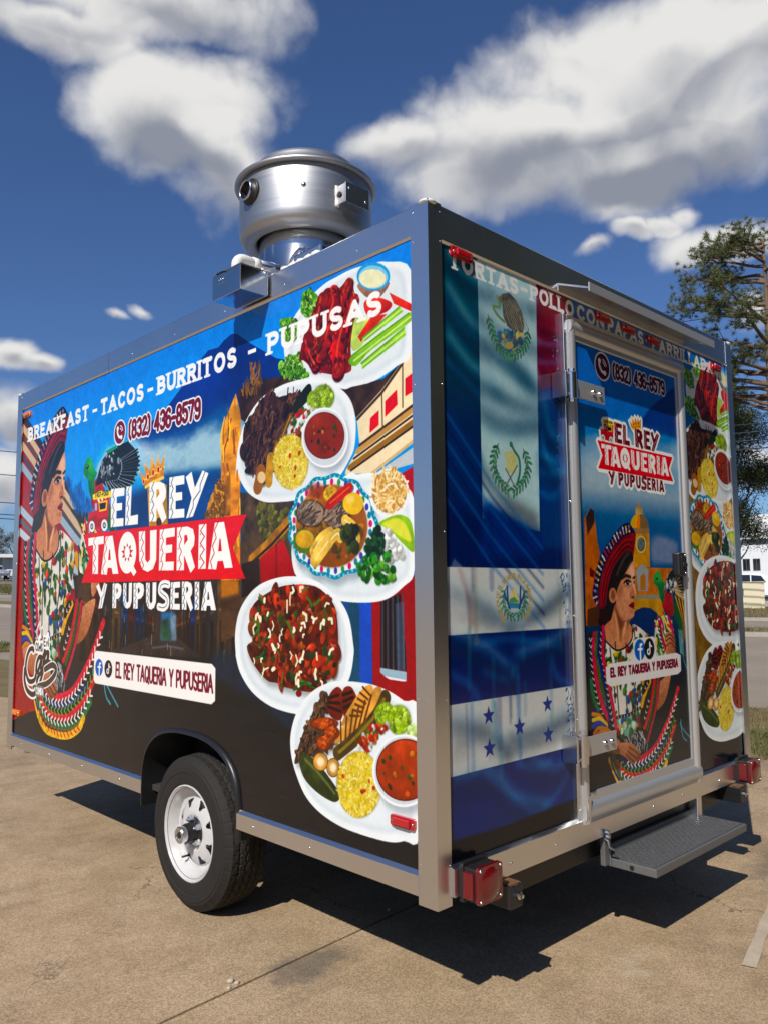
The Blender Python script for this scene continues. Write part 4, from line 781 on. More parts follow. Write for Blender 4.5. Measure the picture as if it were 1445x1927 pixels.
    cv.fills([(1.247, 1.405), (1.268, 1.405), (1.265, 1.365), (1.24, 1.375)], (150, 84, 62), alpha=.55, soft=4); cv.fills([(1.203, 1.405), (1.255, 1.398), (1.238, 1.352), (1.187, 1.356)], (228, 160, 124), alpha=.7, soft=6)
    cv.fills([(1.216, 1.309), (1.258, 1.312), (1.257, 1.298), (1.221, 1.299)], (150, 86, 62), alpha=.5, soft=3)
    cv.line([(1.175, 1.447), (1.204, 1.458), (1.244, 1.452)], .014, (30, 16, 14), smooth=5, soft=1); cv.line([(1.264, 1.446), (1.283, 1.453)], .01, (40, 22, 18), soft=1)
    cv.ell((1.218, 1.427, 0.03374, -7.846e-05, 0.001055, 0.01461), (130, 74, 54), alpha=.8, soft=3); cv.ell((1.219, 1.426, 0.02597, -6.554e-05, 0.0006241, 0.008633), (226, 212, 204)); cv.ell((1.219, 1.427, 0.01558, -3.52e-05, 0.0007203, 0.009962), (22, 14, 14)); cv.line([(1.188, 1.427), (1.215, 1.438), (1.245, 1.432)], .009, (16, 8, 8), smooth=5); cv.ell((1.223, 1.43, 0.003252, -5.409e-06, 0.0001445, 0.001994), (240, 240, 240))
    cv.ell((1.272, 1.429, 0.009282, -1.728e-05, 0.0004499, 0.006041), (50, 30, 26), soft=1)
    cv.line([(1.263, 1.442), (1.27, 1.408), (1.286, 1.379)], .006, (250, 200, 166), soft=1, smooth=4); cv.ell((1.26, 1.365, 0.01318, -0.0001917, 0.0003216, 0.004334), (70, 26, 20), soft=1); cv.line([(1.242, 1.383), (1.238, 1.368), (1.252, 1.36)], .006, (130, 70, 52), soft=1, smooth=4)
    cv.fills([(1.222, 1.33), (1.257, 1.345), (1.271, 1.336), (1.262, 1.326), (1.266, 1.315), (1.242, 1.319)], (130, 30, 36)); cv.line([(1.225, 1.33), (1.25, 1.33), (1.265, 1.327)], .005, (60, 10, 14))
    cv.ell((1.093, 1.375, 0.02957, -0.0003815, 0.002167, 0.03225), (196, 130, 98)); cv.ell((1.095, 1.377, 0.01604, -0.0002016, 0.001433, 0.0213), (130, 74, 52), soft=2)
    # blouse
    bl = [(1.018, 1.191), (1.032, 1.181), (1.085, 1.155), (1.134, 1.147), (1.2, 1.164), (1.241, 1.196), (1.247, 1.248), (1.322, 1.226), (1.38, 1.186)]+[(1.38, 1.105), (1.368, 1.039), (1.331, 0.9988), (1.305, 0.968), (1.286, 0.8944), (1.09, 0.873), (1.07, 0.9363), (1.044, 1.002), (1.02, 1.082), (1.013, 1.154)]
    cv.fills(bl, (226, 222, 212), tex=('m', .08))
    for a in ([(1.099, 1.181), (1.103, 1.06), (1.103, 0.9645), (1.109, 0.8818)], [(1.055, 1.158), (1.077, 1.03), (1.082, 0.9351)], [(1.186, 1.17), (1.178, 1.054), (1.171, 0.958), (1.178, 0.8772)], [(1.252, 1.18), (1.261, 1.047), (1.235, 0.9518), (1.217, 0.8825)], [(1.318, 1.176), (1.314, 1.043), (1.28, 0.9474), (1.256, 0.8847)], [(1.256, 1.242), (1.264, 1.175), (1.266, 1.109)]): cv.line(a, .008, (40, 30, 32), smooth=5)
    scatter(cv, bl, 90, blob([(40, 86, 34), (60, 110, 44), (28, 64, 30)], .01, .022, 2.4), 71)
    scatter(cv, bl, 34, blob([(220, 150, 30), (206, 60, 30), (190, 30, 40), (50, 80, 150), (230, 180, 60)], .009, .02, 1.5, hl=.5), 72)
    cv.line([(1.027, 1.188), (1.085, 1.154), (1.134, 1.146), (1.2, 1.162), (1.241, 1.193), (1.243, 1.246)], .008, (30, 20, 24), smooth=5)
    # skirt, belt
    sk = [(1.122, 0.7953), (1.191, 0.792), (1.28, 0.8136), (1.326, 0.7621), (1.338, 0.7015), (1.326, 0.6772), (1.241, 0.6898), (1.156, 0.7497)]
    cv.fills(sk, (22, 22, 26)); scatter(cv, sk, 70, dash([(190, 192, 196), (120, 126, 136)], .03, .005, 1.9, .5), 73)
    be = [(1.09, 0.8667), (1.19, 0.8663), (1.285, 0.8831), (1.288, 0.8322), (1.25, 0.8124), (1.191, 0.792), (1.122, 0.7928), (1.099, 0.8233)]
    cv.fills(be, (110, 176, 150), tex=('m', .2)); scatter(cv, be, 34, blob([(40, 110, 60), (150, 24, 30), (60, 110, 190), (230, 150, 40), (24, 60, 40), (190, 220, 190)], .009, .02, 1.4), 74)
    cv.line([(1.09, 0.873), (1.19, 0.8726), (1.286, 0.8912)], .014, (20, 20, 22)); chev(cv, [(1.09, 0.873), (1.19, 0.8726), (1.286, 0.8912)], .025, .008, .004, (200, 200, 196))
    # left arm and sleeve
    cv.fills([(0.9162, 0.8222), (0.9689, 0.8397), (1.028, 0.8354), (1.079, 0.7947), (1.12, 0.7642), (1.105, 0.7303), (1.015, 0.7417), (0.942, 0.7795)], skin, tex=('f', .15), col2=sk2)
    sl = [(0.9055, 0.9261), (0.9676, 0.9101), (1.029, 0.8523), (1.021, 0.8331), (0.9634, 0.8434), (0.9162, 0.8237), (0.8997, 0.8303)]
    cv.fills(sl, (26, 30, 80), tex=('m', .3))
    for a, c in (([(0.9072, 0.9077), (0.9609, 0.8956), (1.017, 0.8613)], (214, 120, 24)), ([(0.9086, 0.8834), (0.9601, 0.8835), (1.011, 0.8498)], (222, 190, 50)), ([(0.9099, 0.8591), (0.9534, 0.869), (1.004, 0.8444)], (30, 60, 160)), ([(0.9139, 0.8315), (0.9521, 0.8479), (1.016, 0.8353)], (206, 120, 24))): cv.line(a, .016, c, smooth=5)
    # shawl over the left shoulder
    sh = [(0.9409, 1.226), (1.01, 1.252), (1.026, 1.181)]+[(1.016, 1.113), (1.048, 0.9698), (1.087, 0.8217), (1.063, 0.8248), (1.023, 0.8545), (0.9626, 0.9229), (0.9117, 0.9345), (0.8948, 1.03), (0.8973, 1.167)]+[(0.9035, 1.176)]
    cv.fills(sh, (30, 40, 30), tex=('m', .3))
    shawl_band(cv, [(0.9114, 1.212), (0.9134, 1.151), (0.9287, 1.027), (0.9634, 0.9351), (1.007, 0.8872)], .034, (26, 26, 28), 'z')
    shawl_band(cv, [(0.9405, 1.22), (0.9301, 1.162)]+[(0.9303, 1.147), (0.9439, 1.041), (0.9811, 0.9394), (1.024, 0.879)], .026, (196, 24, 64))
    shawl_band(cv, [(0.961, 1.222), (0.9475, 1.145)]+[(0.9573, 1.117), (0.9771, 1.014), (1.01, 0.9363)], .022, (56, 92, 40))
    shawl_band(cv, [(0.9822, 1.234), (0.9677, 1.144)]+[(0.9759, 1.116), (1.009, 1.011), (1.036, 0.8777)], .024, (28, 40, 120))
    shawl_band(cv, [(0.9969, 1.233), (0.9823, 1.143)]+[(0.9952, 1.115), (1.026, 0.9969), (1.039, 0.9208), (1.066, 0.8306)], .026, (24, 24, 28), 'z')
    shawl_band(cv, [(1.01, 1.245), (0.9987, 1.142)]+[(1.008, 1.098), (1.046, 0.9825), (1.068, 0.9052), (1.084, 0.8252)], .022, (204, 26, 70))
    shawl_band(cv, [(0.9038, 1.038), (0.9195, 0.9701), (0.9509, 0.9211)], .02, (24, 100, 60))
    # shawl at her right side
    s2 = [(1.331, 0.9988), (1.4, 1.005), (1.47, 1.006), (1.427, 0.8659), (1.375, 0.7886), (1.334, 0.7413), (1.281, 0.8297), (1.298, 0.9129)]
    cv.fills(s2, (34, 28, 24), tex=('m', .4))
    for a, w_, c, pt in (([(1.378, 0.9948), (1.327, 0.9429), (1.3, 0.8995)], .024, (222, 160, 30), None), ([(1.365, 0.9959), (1.321, 0.9567)], .02, (26, 24, 24), 'z'), ([(1.421, 1.003), (1.376, 0.8848), (1.316, 0.8059)], .022, (200, 20, 40), None), ([(1.366, 0.9225), (1.311, 0.8262)], .022, (26, 24, 24), 'z'), ([(1.441, 0.9928), (1.389, 0.8701), (1.339, 0.7965)], .018, (40, 84, 36), None), ([(1.46, 1.003), (1.417, 0.8671), (1.338, 0.7473)], .016, (190, 24, 60), None)): shawl_band(cv, a, w_, c, pt)
    # looped shawl below
    u = [(1.64, 0.9442), (1.624, 0.8792), (1.603, 0.8119), (1.571, 0.7297), (1.519, 0.6519), (1.468, 0.5959), (1.368, 0.5678), (1.231, 0.5559), (1.161, 0.5618), (1.096, 0.6012), (1.074, 0.6403), (1.026, 0.7157), (1.018, 0.7382), (1.056, 0.7311), (1.115, 0.6991), (1.188, 0.666), (1.266, 0.6764), (1.361, 0.6965), (1.434, 0.7395), (1.511, 0.8056), (1.583, 0.8834)]
    cv.fills(u, (26, 26, 26), tex=('m', .3))
    U_ = [([(1.638, 0.9408), (1.599, 0.8922), (1.549, 0.8285), (1.486, 0.7713), (1.418, 0.7216), (1.361, 0.6965), (1.266, 0.6764)], .026, (204, 20, 52), 0),
          ([(1.512, 0.7342), (1.419, 0.6849), (1.345, 0.6613), (1.238, 0.6502), (1.175, 0.6633), (1.121, 0.6905)], .026, (26, 36, 100), 0),
          ([(1.593, 0.7786), (1.52, 0.7025), (1.444, 0.6562), (1.355, 0.6198), (1.248, 0.615), (1.173, 0.6299), (1.112, 0.6605), (1.081, 0.6949)], .024, (206, 20, 44), 0),
          ([(1.551, 0.6879), (1.458, 0.6124), (1.345, 0.5861), (1.246, 0.586), (1.17, 0.5988), (1.11, 0.6298), (1.071, 0.6749), (1.053, 0.7208)], .026, (26, 100, 52), 0),
          ([(1.499, 0.6312), (1.46, 0.5938), (1.367, 0.5623), (1.244, 0.5552), (1.168, 0.5629), (1.108, 0.5945), (1.074, 0.6342), (1.025, 0.7126)], .026, (236, 176, 30), 0)]
    for a, w_, c, _ in U_: cv.line(a, w_, c, smooth=6, tex=('f', .3))
    for a, c, h in (([(1.627, 0.9069), (1.556, 0.8175), (1.493, 0.7535), (1.427, 0.7053), (1.359, 0.6754), (1.278, 0.6601), (1.213, 0.6637), (1.145, 0.6852)], (240, 240, 234), .034), ([(1.599, 0.8123), (1.522, 0.726), (1.446, 0.6809), (1.343, 0.6419), (1.237, 0.6345), (1.15, 0.6594), (1.094, 0.6992)], (110, 160, 60), .036), ([(1.562, 0.7207), (1.479, 0.6477), (1.371, 0.6081), (1.26, 0.5987), (1.196, 0.6077), (1.135, 0.6304), (1.097, 0.6645)], (236, 236, 230), .034), ([(1.472, 0.6053), (1.365, 0.5699), (1.232, 0.57), (1.145, 0.5928), (1.095, 0.6246)], (190, 50, 30), .034)): chev(cv, a, .030, h*.72, .0065, c)
    cv.line([(1.032, 0.7239), (1.052, 0.6716), (1.091, 0.6221)], .012, (30, 44, 120), smooth=4)
    # lower hand
    hd = [(1.108, 0.7674), (1.182, 0.7594), (1.238, 0.7351), (1.271, 0.6934), (1.244, 0.6909), (1.255, 0.6807), (1.233, 0.6733), (1.201, 0.6666), (1.153, 0.6998), (1.105, 0.7225), (1.056, 0.7326), (1.071, 0.7647)]
    cv.fills(hd, (196, 132, 100), tex=('f', .15), col2=(140, 84, 58))
    for a in ([(1.181, 0.74), (1.23, 0.717), (1.264, 0.6928)], [(1.167, 0.7261), (1.21, 0.7008), (1.244, 0.683)], [(1.154, 0.7154), (1.19, 0.6911), (1.22, 0.6721)]): cv.line(a, .007, (90, 46, 34), smooth=4, soft=1)
def bird(cv, wing):
    tail = [(1.612, 1.37), (1.643, 1.334), (1.698, 1.261), (1.71, 1.181), (1.664, 1.23), (1.63, 1.274), (1.616, 1.327)]
    cv.fills(tail, (20, 84, 40), tex=('m', .4)); cv.fills([(1.662, 1.212), (1.706, 1.203), (1.716, 1.08), (1.673, 1.101)], (100, 150, 150), tex=('m', .4), alpha=.8)
    for a in ([(1.696, 1.121), (1.707, 1.063), (1.749, 1.01)], [(1.651, 0.7994), (1.663, 0.7595), (1.758, 0.6927)], [(1.646, 0.786), (1.667, 0.7206), (1.703, 0.6948)]): cv.line(a, .007, (70, 150, 170), smooth=5)
    cv.fills([(1.547, 1.399), (1.602, 1.383), (1.621, 1.342), (1.623, 1.281), (1.583, 1.277), (1.539, 1.301), (1.518, 1.331)], (186, 18, 32), tex=('m', .35), col2=(140, 10, 20))
    head = [(1.5, 1.481), (1.513, 1.466), (1.539, 1.431), (1.56, 1.419), (1.54, 1.396), (1.546, 1.371), (1.531, 1.335), (1.5, 1.36), (1.484, 1.403), (1.455, 1.421), (1.449, 1.449), (1.474, 1.473)]
    cv.fills(head, (52, 150, 70), tex=('m', .3), col2=(20, 96, 50)); cv.fills([(1.48, 1.466), (1.516, 1.46), (1.528, 1.428), (1.484, 1.431)], (90, 176, 80), alpha=.6, soft=4)
    cv.ell((1.48, 1.447, 0.01007, 1.659e-05, 0.0005813, 0.006996), (10, 14, 12)); cv.ell((1.477, 1.45, 0.002873, 6.069e-06, 0.0001741, 0.002098), (230, 240, 230)); cv.fills([(1.45, 1.423), (1.466, 1.412), (1.453, 1.415)], (214, 160, 70))
    if not wing: return
    wg = [(1.549, 1.407), (1.59, 1.465), (1.645, 1.486), (1.705, 1.46), (1.768, 1.424), (1.773, 1.368), (1.75, 1.319), (1.694, 1.348), (1.627, 1.376), (1.576, 1.385)]
    cv.fills(wg, (30, 32, 36), tex=('m', .4))
    for i in range(9):
        t = i/8; a = np.array([(1.585, 1.403)])[0]; b_ = np.array([(1.69, 1.468)])[0]*(1-t)+np.array([(1.764, 1.332)])[0]*t; cv.line([a*.6+b_*.4, b_], .008, (190, 190, 180) if i % 2 else (200, 150, 60))
    scatter(cv, [(1.555, 1.407), (1.589, 1.456), (1.651, 1.467), (1.678, 1.427), (1.621, 1.381), (1.568, 1.385)], 34, blob([(200, 204, 206), (120, 126, 130), (30, 30, 34)], .008, .015, 1.8), 82)
    g0 = np.array([(1.649, 1.363), (1.71, 1.26)]); g1 = np.array([(1.75, 1.339), (1.752, 1.215)])
    for i in range(7): cv.line(g0*(1-i/6)+g1*i/6, .009, [(206, 150, 40), (30, 26, 20)][i % 2])
def vert(cv, stops, z0, z1, b=None):
    zs = [q[0] for q in stops]; rows = cv.z1-(np.arange(cv.H)+.5)/cv.ppm
    o = np.argsort(zs); col = np.stack([np.interp(rows, np.array(zs)[o], np.array([q[1][k] for q in stops])[o]) for k in range(3)], -1)/255
    cv.img[:] = np.where(((rows >= z0) & (rows <= z1))[:, None, None], col[:, None, :], cv.img)
def clouds(cv, pts, col, alpha, soft):
    q = cv.px(pts); b = cv.box(q, 3*soft)
    m = blur(cv.cover([q], b), soft); oy, ox = RNG.randint(0, 1024, 2)
    n = NZ['c'][np.ix_((np.arange(b[2], b[3])*2+oy) % 1024, (np.arange(b[0], b[1])+ox) % 1024)]
    cv.blend(b, np.clip(m*(1+n*1.1), 0, 1), col, alpha)
def paint_side():
    cv = Canvas(PANEL_L, PZ0, PZ1, PPM)
    vert(cv, [(2.75, (0, 116, 224)), (2.3, (0, 146, 242)), (1.95, (6, 150, 236)), (1.6, (30, 120, 200)), (1.35, (16, 60, 110)), (1.0, (26, 28, 34)), (.4, (20, 19, 22))], 0, 3)
    # volcano and cloud belt
    volc = [(2.308, 2.493), (2.365, 2.518), (2.45, 2.512), (2.493, 2.533), (2.552, 2.549), (2.573, 2.547), (2.605, 2.538), (2.702, 2.475), (2.894, 2.366), (2.953, 2.348), (2.954, 2.095)]+[(3.035, 1.85), (1.923, 1.967)]+[(1.658, 2.204), (2.015, 2.327), (2.16, 2.405)]
    cv.fill(volc, (2, 44, 132), tex=('c', .35)); cv.fill([(2.316, 2.175), (2.62, 2.222), (3.035, 2.237), (3.036, 1.64), (1.933, 1.702)], (8, 70, 140), alpha=.7, soft=30)
    clouds(cv, [(1.2, 2.148), (1.659, 2.194), (2.059, 2.147), (2.485, 2.21), (2.712, 2.131), (2.714, 1.938), (2.41, 1.938), (2.027, 1.98), (1.537, 1.982), (1.16, 1.976)], (160, 196, 212), 1.0, 22)
    clouds(cv, [(1.343, 2.205), (1.701, 2.198), (1.868, 2.115), (1.534, 2.045), (1.205, 2.059)], (214, 232, 240), .9, 16)
    cv.fill([(1.451, 1.907), (1.794, 1.937), (2.064, 1.967), (2.536, 1.95), (2.646, 1.637), (1.466, 1.595)], (6, 56, 120), soft=14, tex=('c', .5))
    # red arcade on the left: wall, roofline, cornices
    cv.fill([(0.0331, 2.58), (0.1177, 2.561), (0.919, 1.946), (1.109, 1.758)]+[(1.018, 1.648), (0.9784, 1.525), (0.9575, 1.357)]+[(0.8383, 1.04), (0.7046, 0.7179), (0.0387, 0.5724)]+[(-0.0142, 1.72)], (156, 34, 36), tex=('m', .15))
    for o, w_, c in ((0, .05, (40, 36, 40)), (.05, .045, (214, 186, 150)), (.09, .03, (96, 70, 52)), (.13, .05, (206, 180, 146)), (.18, .03, (70, 66, 72)), (.225, .05, (156, 176, 190)), (.42, .05, (170, 190, 204)), (.47, .03, (84, 96, 110)), (.52, .05, (190, 206, 216))):
        a = np.array([(0.0312, 2.602), (0.9305, 1.936), (1.064, 1.823), (1.118, 1.775)]); f = np.array([1, .62, .5, .45])[:, None]; cv.line(a-np.array([[0, o*1.5]])*f, w_, c)
    cv.fill([(0.9287, 1.633), (0.9707, 1.645), (1.048, 1.576), (1.022, 1.506), (0.9661, 1.552)], (204, 150, 30))
    cv.fill([(0.8683, 1.888), (0.955, 1.889), (1.114, 1.854), (1.097, 1.794), (1.037, 1.753), (0.9588, 1.83)], (40, 38, 44), soft=2)
    tr = [(0.7656, 2.085), (0.8322, 2.097), (0.9042, 2.006), (0.9878, 2.044), (1.056, 1.956), (1.161, 1.917), (1.164, 1.855), (0.9992, 1.863), (0.9114, 1.897), (0.8145, 2.029)]; cv.fill(tr, (20, 96, 180), soft=5, alpha=.8); scatter(cv, tr, 90, dash([(10, 60, 140), (40, 130, 210), (16, 80, 160)], .06, .006, 1.4, .5), 91)
    # street facades receding in the middle
    st = [(0.9293, 1.502), (2.633, 1.473), (2.638, 1.131), (2.428, 1.103), (1.579, 1.083), (1.062, 1.067)]
    cv.fill(st, (44, 34, 32), tex=('m', .4)); q = np.array(st); u0, u1 = q[:, 0].min(), q[:, 0].max(); r = random.Random(9)
    vp = np.array([(2.036, 1.23)])[0]; cols = [(20, 44, 92), (66, 28, 24), (46, 38, 34), (86, 60, 40), (30, 28, 32), (100, 74, 44), (52, 44, 44), (24, 52, 96), (84, 34, 28)]
    def facade(ua, n, sgn, seed):
        rr_ = random.Random(seed); t0 = 0.0
        for i in range(n):
            t1 = t0+(1-t0)*.17; ua0 = ua+(vp[0]-ua)*t0; ua1 = ua+(vp[0]-ua)*t1
            def zz(z, t): return z+(vp[1]-z)*t
            c = rr_.choice(cols); cv.fill([(ua0, zz(.98, t0)), (ua1, zz(.98, t1)), (ua1, zz(1.62, t1)), (ua0, zz(1.62, t0))], c, tex=('m', .45, .4), col2=tuple(x*.45 for x in c))
            um = ua0+(ua1-ua0)*.3; un = ua0+(ua1-ua0)*.68; tm = t0+(t1-t0)*.3; tn = t0+(t1-t0)*.68
            cv.fill([(um, zz(1.0, tm)), (un, zz(1.0, tn)), (un, zz(1.30, tn)), (um, zz(1.30, tm))], (12, 11, 14), alpha=.8, soft=1); cv.line([(ua1, zz(1.0, t1)), (ua1, zz(1.62, t1))], .008, (16, 14, 16), alpha=.7)
            cv.line([(um, zz(1.36, tm)), (un, zz(1.36, tn))], .012, tuple(min(255, x*1.6) for x in c), alpha=.6, soft=1); t0 = t1
    facade(np.array([(0.9967, 1.281)])[0][0], 11, 1, 3); facade(np.array([(2.65, 1.31)])[0][0], 11, -1, 8)
    cv.fill([(1.97, 1.307), (2.094, 1.309), (2.115, 1.179), (1.963, 1.173)], (52, 110, 160), soft=3); cv.fill([(1.966, 1.265), (2.04, 1.285), (2.071, 1.177), (1.969, 1.173)], (36, 70, 50), soft=3, tex=('m', .6)); cv.fill([(2.058, 1.286), (2.112, 1.3), (2.115, 1.179), (2.071, 1.177)], (110, 120, 130), alpha=.8, soft=2, tex=('m', .5))
    cv.line([(1.885, 1.132), (2.035, 1.148), (2.178, 1.141)], .01, (90, 96, 104), alpha=.7, soft=1); scatter(cv, st, 60, dash([(150, 130, 110), (60, 70, 90), (20, 18, 20)], .05, .004, 1.57, .1, .1), 98)
    # yellow ruin, dark wall, shrubs
    yw = [(2.596, 2.273), (2.481, 2.123), (2.485, 1.908)]+[(2.488, 1.746), (2.493, 1.454), (2.642, 1.452), (2.636, 1.831)]+[(2.638, 2.164)]
    cv.fill(yw, (240, 160, 40), tex=('m', .45, .35), col2=(214, 116, 20)); scatter(cv, yw, 40, dash([(180, 96, 20), (255, 206, 90), (140, 70, 20)], .12, .01, 1.57, .2), 92)
    cv.fill([(2.493, 1.454), (2.642, 1.452), (2.656, 1.229), (2.498, 1.186)], (70, 48, 34), tex=('m', .5, .3)); cv.fill([(2.493, 1.457), (2.631, 1.455), (2.631, 1.396), (2.495, 1.377)], (200, 120, 40), alpha=.8, soft=3)
    cv.fill([(2.497, 1.923), (2.438, 1.875), (2.379, 1.803), (2.355, 1.733), (2.563, 1.735), (2.56, 1.911)], (176, 110, 44), tex=('m', .6)); scatter(cv, [(2.497, 1.923), (2.379, 1.803), (2.355, 1.733), (2.52, 1.738)], 70, dash([(110, 66, 24), (214, 150, 60), (90, 70, 30)], .05, .008), 93)
    cv.fill([(2.613, 2.283), (2.752, 2.299), (2.978, 2.279), (3.093, 2.238), (2.879, 2.212), (2.699, 2.116), (2.638, 2.151)], (52, 34, 26), tex=('m', .6))
    sh = [(2.647, 2.267), (2.675, 2.314), (2.703, 2.308), (2.71, 2.378), (2.773, 2.371), (2.79, 2.285), (2.731, 2.251)]; scatter(cv, sh, 60, dash([(120, 84, 44), (160, 110, 60), (80, 60, 40)], .05, .008, 1.5, .5), 94)
    dw = [(2.636, 1.831), (2.703, 1.819), (2.941, 1.764), (3.075, 1.756), (3.147, 1.457), (2.645, 1.192), (2.653, 1.452)]; cv.fill(dw, (72, 54, 40), tex=('m', .6)); scatter(cv, [(2.768, 1.763), (2.961, 1.754), (2.981, 1.611), (2.79, 1.62)], 90, blob([(84, 84, 30), (110, 110, 44), (54, 56, 22), (120, 104, 50)], .01, .022, 2), 95)
    cv.line([(3.019, 1.702), (2.842, 1.594), (2.728, 1.537)], .05, (176, 116, 50), tex=('m', .4)); cv.line([(3.019, 1.691), (2.863, 1.593), (2.739, 1.531)], .012, (40, 26, 16))
    cv.fill([(2.786, 1.541), (2.863, 1.581), (2.942, 1.613), (3.019, 1.493), (3.019, 1.436), (2.792, 1.438)], (190, 18, 24), col2=(150, 12, 18)); cv.fill([(2.652, 1.521), (2.781, 1.542), (2.782, 1.414), (2.654, 1.377)], (36, 24, 22), tex=('m', .5)); cv.line([(2.898, 1.591), (2.899, 1.449)], .01, (120, 8, 14))
    # cream cornice building with red panels, top right
    cb = [(3.689, 2.239), (3.61, 2.189), (3.52, 2.117), (3.386, 2.038), (3.402, 1.932), (3.324, 1.849)]+[(3.32, 1.834), (3.463, 1.824), (3.683, 1.91)]
    cv.fill([(3.288, 2.16), (3.528, 2.155), (3.624, 2.196), (3.527, 2.1), (3.39, 2.031), (3.322, 2.12)], (54, 38, 30), tex=('m', .6))
    cv.fill(cb, (240, 222, 184), tex=('c', .12))
    for p in ([(3.455, 1.97), (3.459, 2.023), (3.504, 2.045), (3.503, 1.992)], [(3.535, 2.016), (3.536, 2.072), (3.594, 2.103), (3.597, 2.05)], [(3.635, 2.072), (3.636, 2.134), (3.687, 2.152), (3.686, 2.086)]): cv.fill(p, (220, 6, 24))
    for a, w_, c in (([(3.402, 1.932), (3.678, 2.036)], .012, (60, 40, 26)), ([(3.389, 1.912), (3.682, 2.023)], .02, (196, 150, 90)), ([(3.369, 1.887), (3.681, 2.003)], .008, (40, 28, 20)), ([(3.345, 1.857), (3.681, 1.98)], .02, (150, 104, 44)), ([(3.353, 1.845), (3.681, 1.965)], .008, (36, 24, 18)), ([(3.432, 1.809), (3.68, 1.914)], .012, (210, 180, 130)), ([(3.52, 2.101), (3.522, 1.979)], .006, (90, 66, 44)), ([(3.624, 2.181), (3.622, 2.036)], .006, (90, 66, 44)), ([(3.39, 2.031), (3.52, 2.106), (3.624, 2.191)], .012, (70, 50, 34))): cv.line(a, w_, c)
    cv.fill([(3.471, 1.816), (3.683, 1.894), (3.682, 1.834), (3.583, 1.825)], (190, 196, 200)); cv.fill([(3.618, 1.807), (3.688, 1.829), (3.686, 1.69), (3.638, 1.734)], (176, 14, 24))
    # red and blue walls with barred window, lower right
    for p, c in (([(3.267, 1.379), (3.341, 1.379), (3.339, 1.124)]+[(3.339, 1.065), (3.265, 1.011)], (14, 72, 140)), ([(3.337, 1.379), (3.397, 1.379), (3.396, 1.128)]+[(3.395, 1.069), (3.339, 1.065)], (26, 74, 104)), ([(3.395, 1.379), (3.462, 1.38), (3.462, 1.132)]+[(3.461, 1.075), (3.394, 1.069)], (0, 72, 196)), ([(3.458, 1.38), (3.682, 1.458), (3.676, 1.146)]+[(3.68, 0.9829), (3.461, 1.075)], (150, 14, 22))): cv.fill(p, c, tex=('c', .2))
    cv.fill([(3.503, 1.367), (3.598, 1.395), (3.623, 1.213), (3.625, 1.143)]+[(3.627, 1.136), (3.5, 1.14)], (34, 22, 28))
    for k in range(9): a = np.array([(3.514, 1.367), (3.511, 1.135)]); a2 = np.array([(3.612, 1.395), (3.615, 1.142)]); cv.line(np.vstack([a*(1-k/8)+a2*k/8, ]), .006, (14, 10, 12) if k % 2 else (60, 66, 80))
    cv.fill([(3.576, 1.36), (3.619, 1.37), (3.618, 1.142)]+[(3.622, 1.136), (3.58, 1.138)], (80, 110, 140), alpha=.45); cv.fill([(3.499, 1.14), (3.626, 1.134), (3.625, 1.102), (3.529, 1.11), (3.5, 1.123)], (150, 180, 196)); cv.fill([(3.515, 1.113), (3.625, 1.107), (3.614, 1.101), (3.544, 1.103)], (230, 234, 236))
    # wet black pavement
    pv = [(0.0112, 0.5694), (0.3351, 0.6666), (0.704, 0.7268), (1.061, 0.8811)]+[(1.402, 1.064), (1.579, 1.088), (2.505, 1.115)]+[(2.43, 1.056), (2.796, 0.9625), (3.002, 0.8641), (3.314, 1.016), (3.693, 0.9844), (3.684, 0.4913)]+[(-0.0709, 0.4187)]
    cv.fill(pv, (21, 20, 22), tex=('m', .25, .3)); scatter(cv, pv, 220, dash([(27, 26, 29), (16, 15, 17), (24, 25, 30)], .1, .006, 0, .06, .05), 96)
    cv.fill([(2.428, 1.145), (2.602, 1.148), (2.796, 0.9625), (3.002, 0.9423), (3.002, 0.8641), (2.797, 0.9507), (2.43, 1.037)], (22, 36, 56), soft=8, alpha=.8)
    # tower behind the lettering
    cv.fill([(1.804, 1.937), (2.001, 1.929), (2.019, 1.714), (1.831, 1.725)], (196, 140, 40), tex=('m', .4), soft=1); cv.ell((1.929, 1.746, 0.02676, -0.001734, -0.000848, 0.02407), (60, 44, 30)); cv.fill([(1.841, 1.945), (1.903, 1.97), (1.995, 1.918), (1.996, 1.888), (1.843, 1.896)], (214, 160, 50))
    # bird and woman
    cv.M = AFF_WOMAN; bird(cv, False); cv.M = None
    wing = [(1.195, 1.996), (1.237, 2.08), (1.279, 2.137), (1.353, 2.175), (1.468, 2.193), (1.581, 2.201), (1.678, 2.139), (1.71, 2.078), (1.683, 2.018), (1.619, 1.954), (1.537, 1.95), (1.379, 1.958), (1.286, 2.007)]
    cv.fill(wing, (22, 26, 32), tex=('m', .4))
    hub = np.array([(1.283, 2.068)])[0]
    for t in np.linspace(0, 1, 15):
        tip = spline([(1.678, 2.143), (1.707, 2.079), (1.683, 2.018), (1.619, 1.954), (1.494, 1.954), (1.364, 1.959)], 8); p = tip[int(t*(len(tip)-1))]; cv.line([hub*.45+p*.55, p], .012, (150, 164, 172), alpha=.9); cv.line([hub*.45+p*.55+[.012, 0], p+[.012, 0]], .01, (10, 12, 16))
    scatter(cv, [(1.237, 2.074), (1.294, 2.142), (1.441, 2.171), (1.501, 2.11), (1.419, 2.034), (1.301, 2.019)], 60, blob([(186, 200, 206), (120, 134, 140), (40, 46, 52), (20, 24, 28)], .01, .022, 2.2), 97)
    cv.fill([(1.315, 2.18), (1.44, 2.197), (1.469, 2.183), (1.346, 2.163)], (40, 150, 110))
    cv.M = AFF_WOMAN; woman(cv); cv.M = None
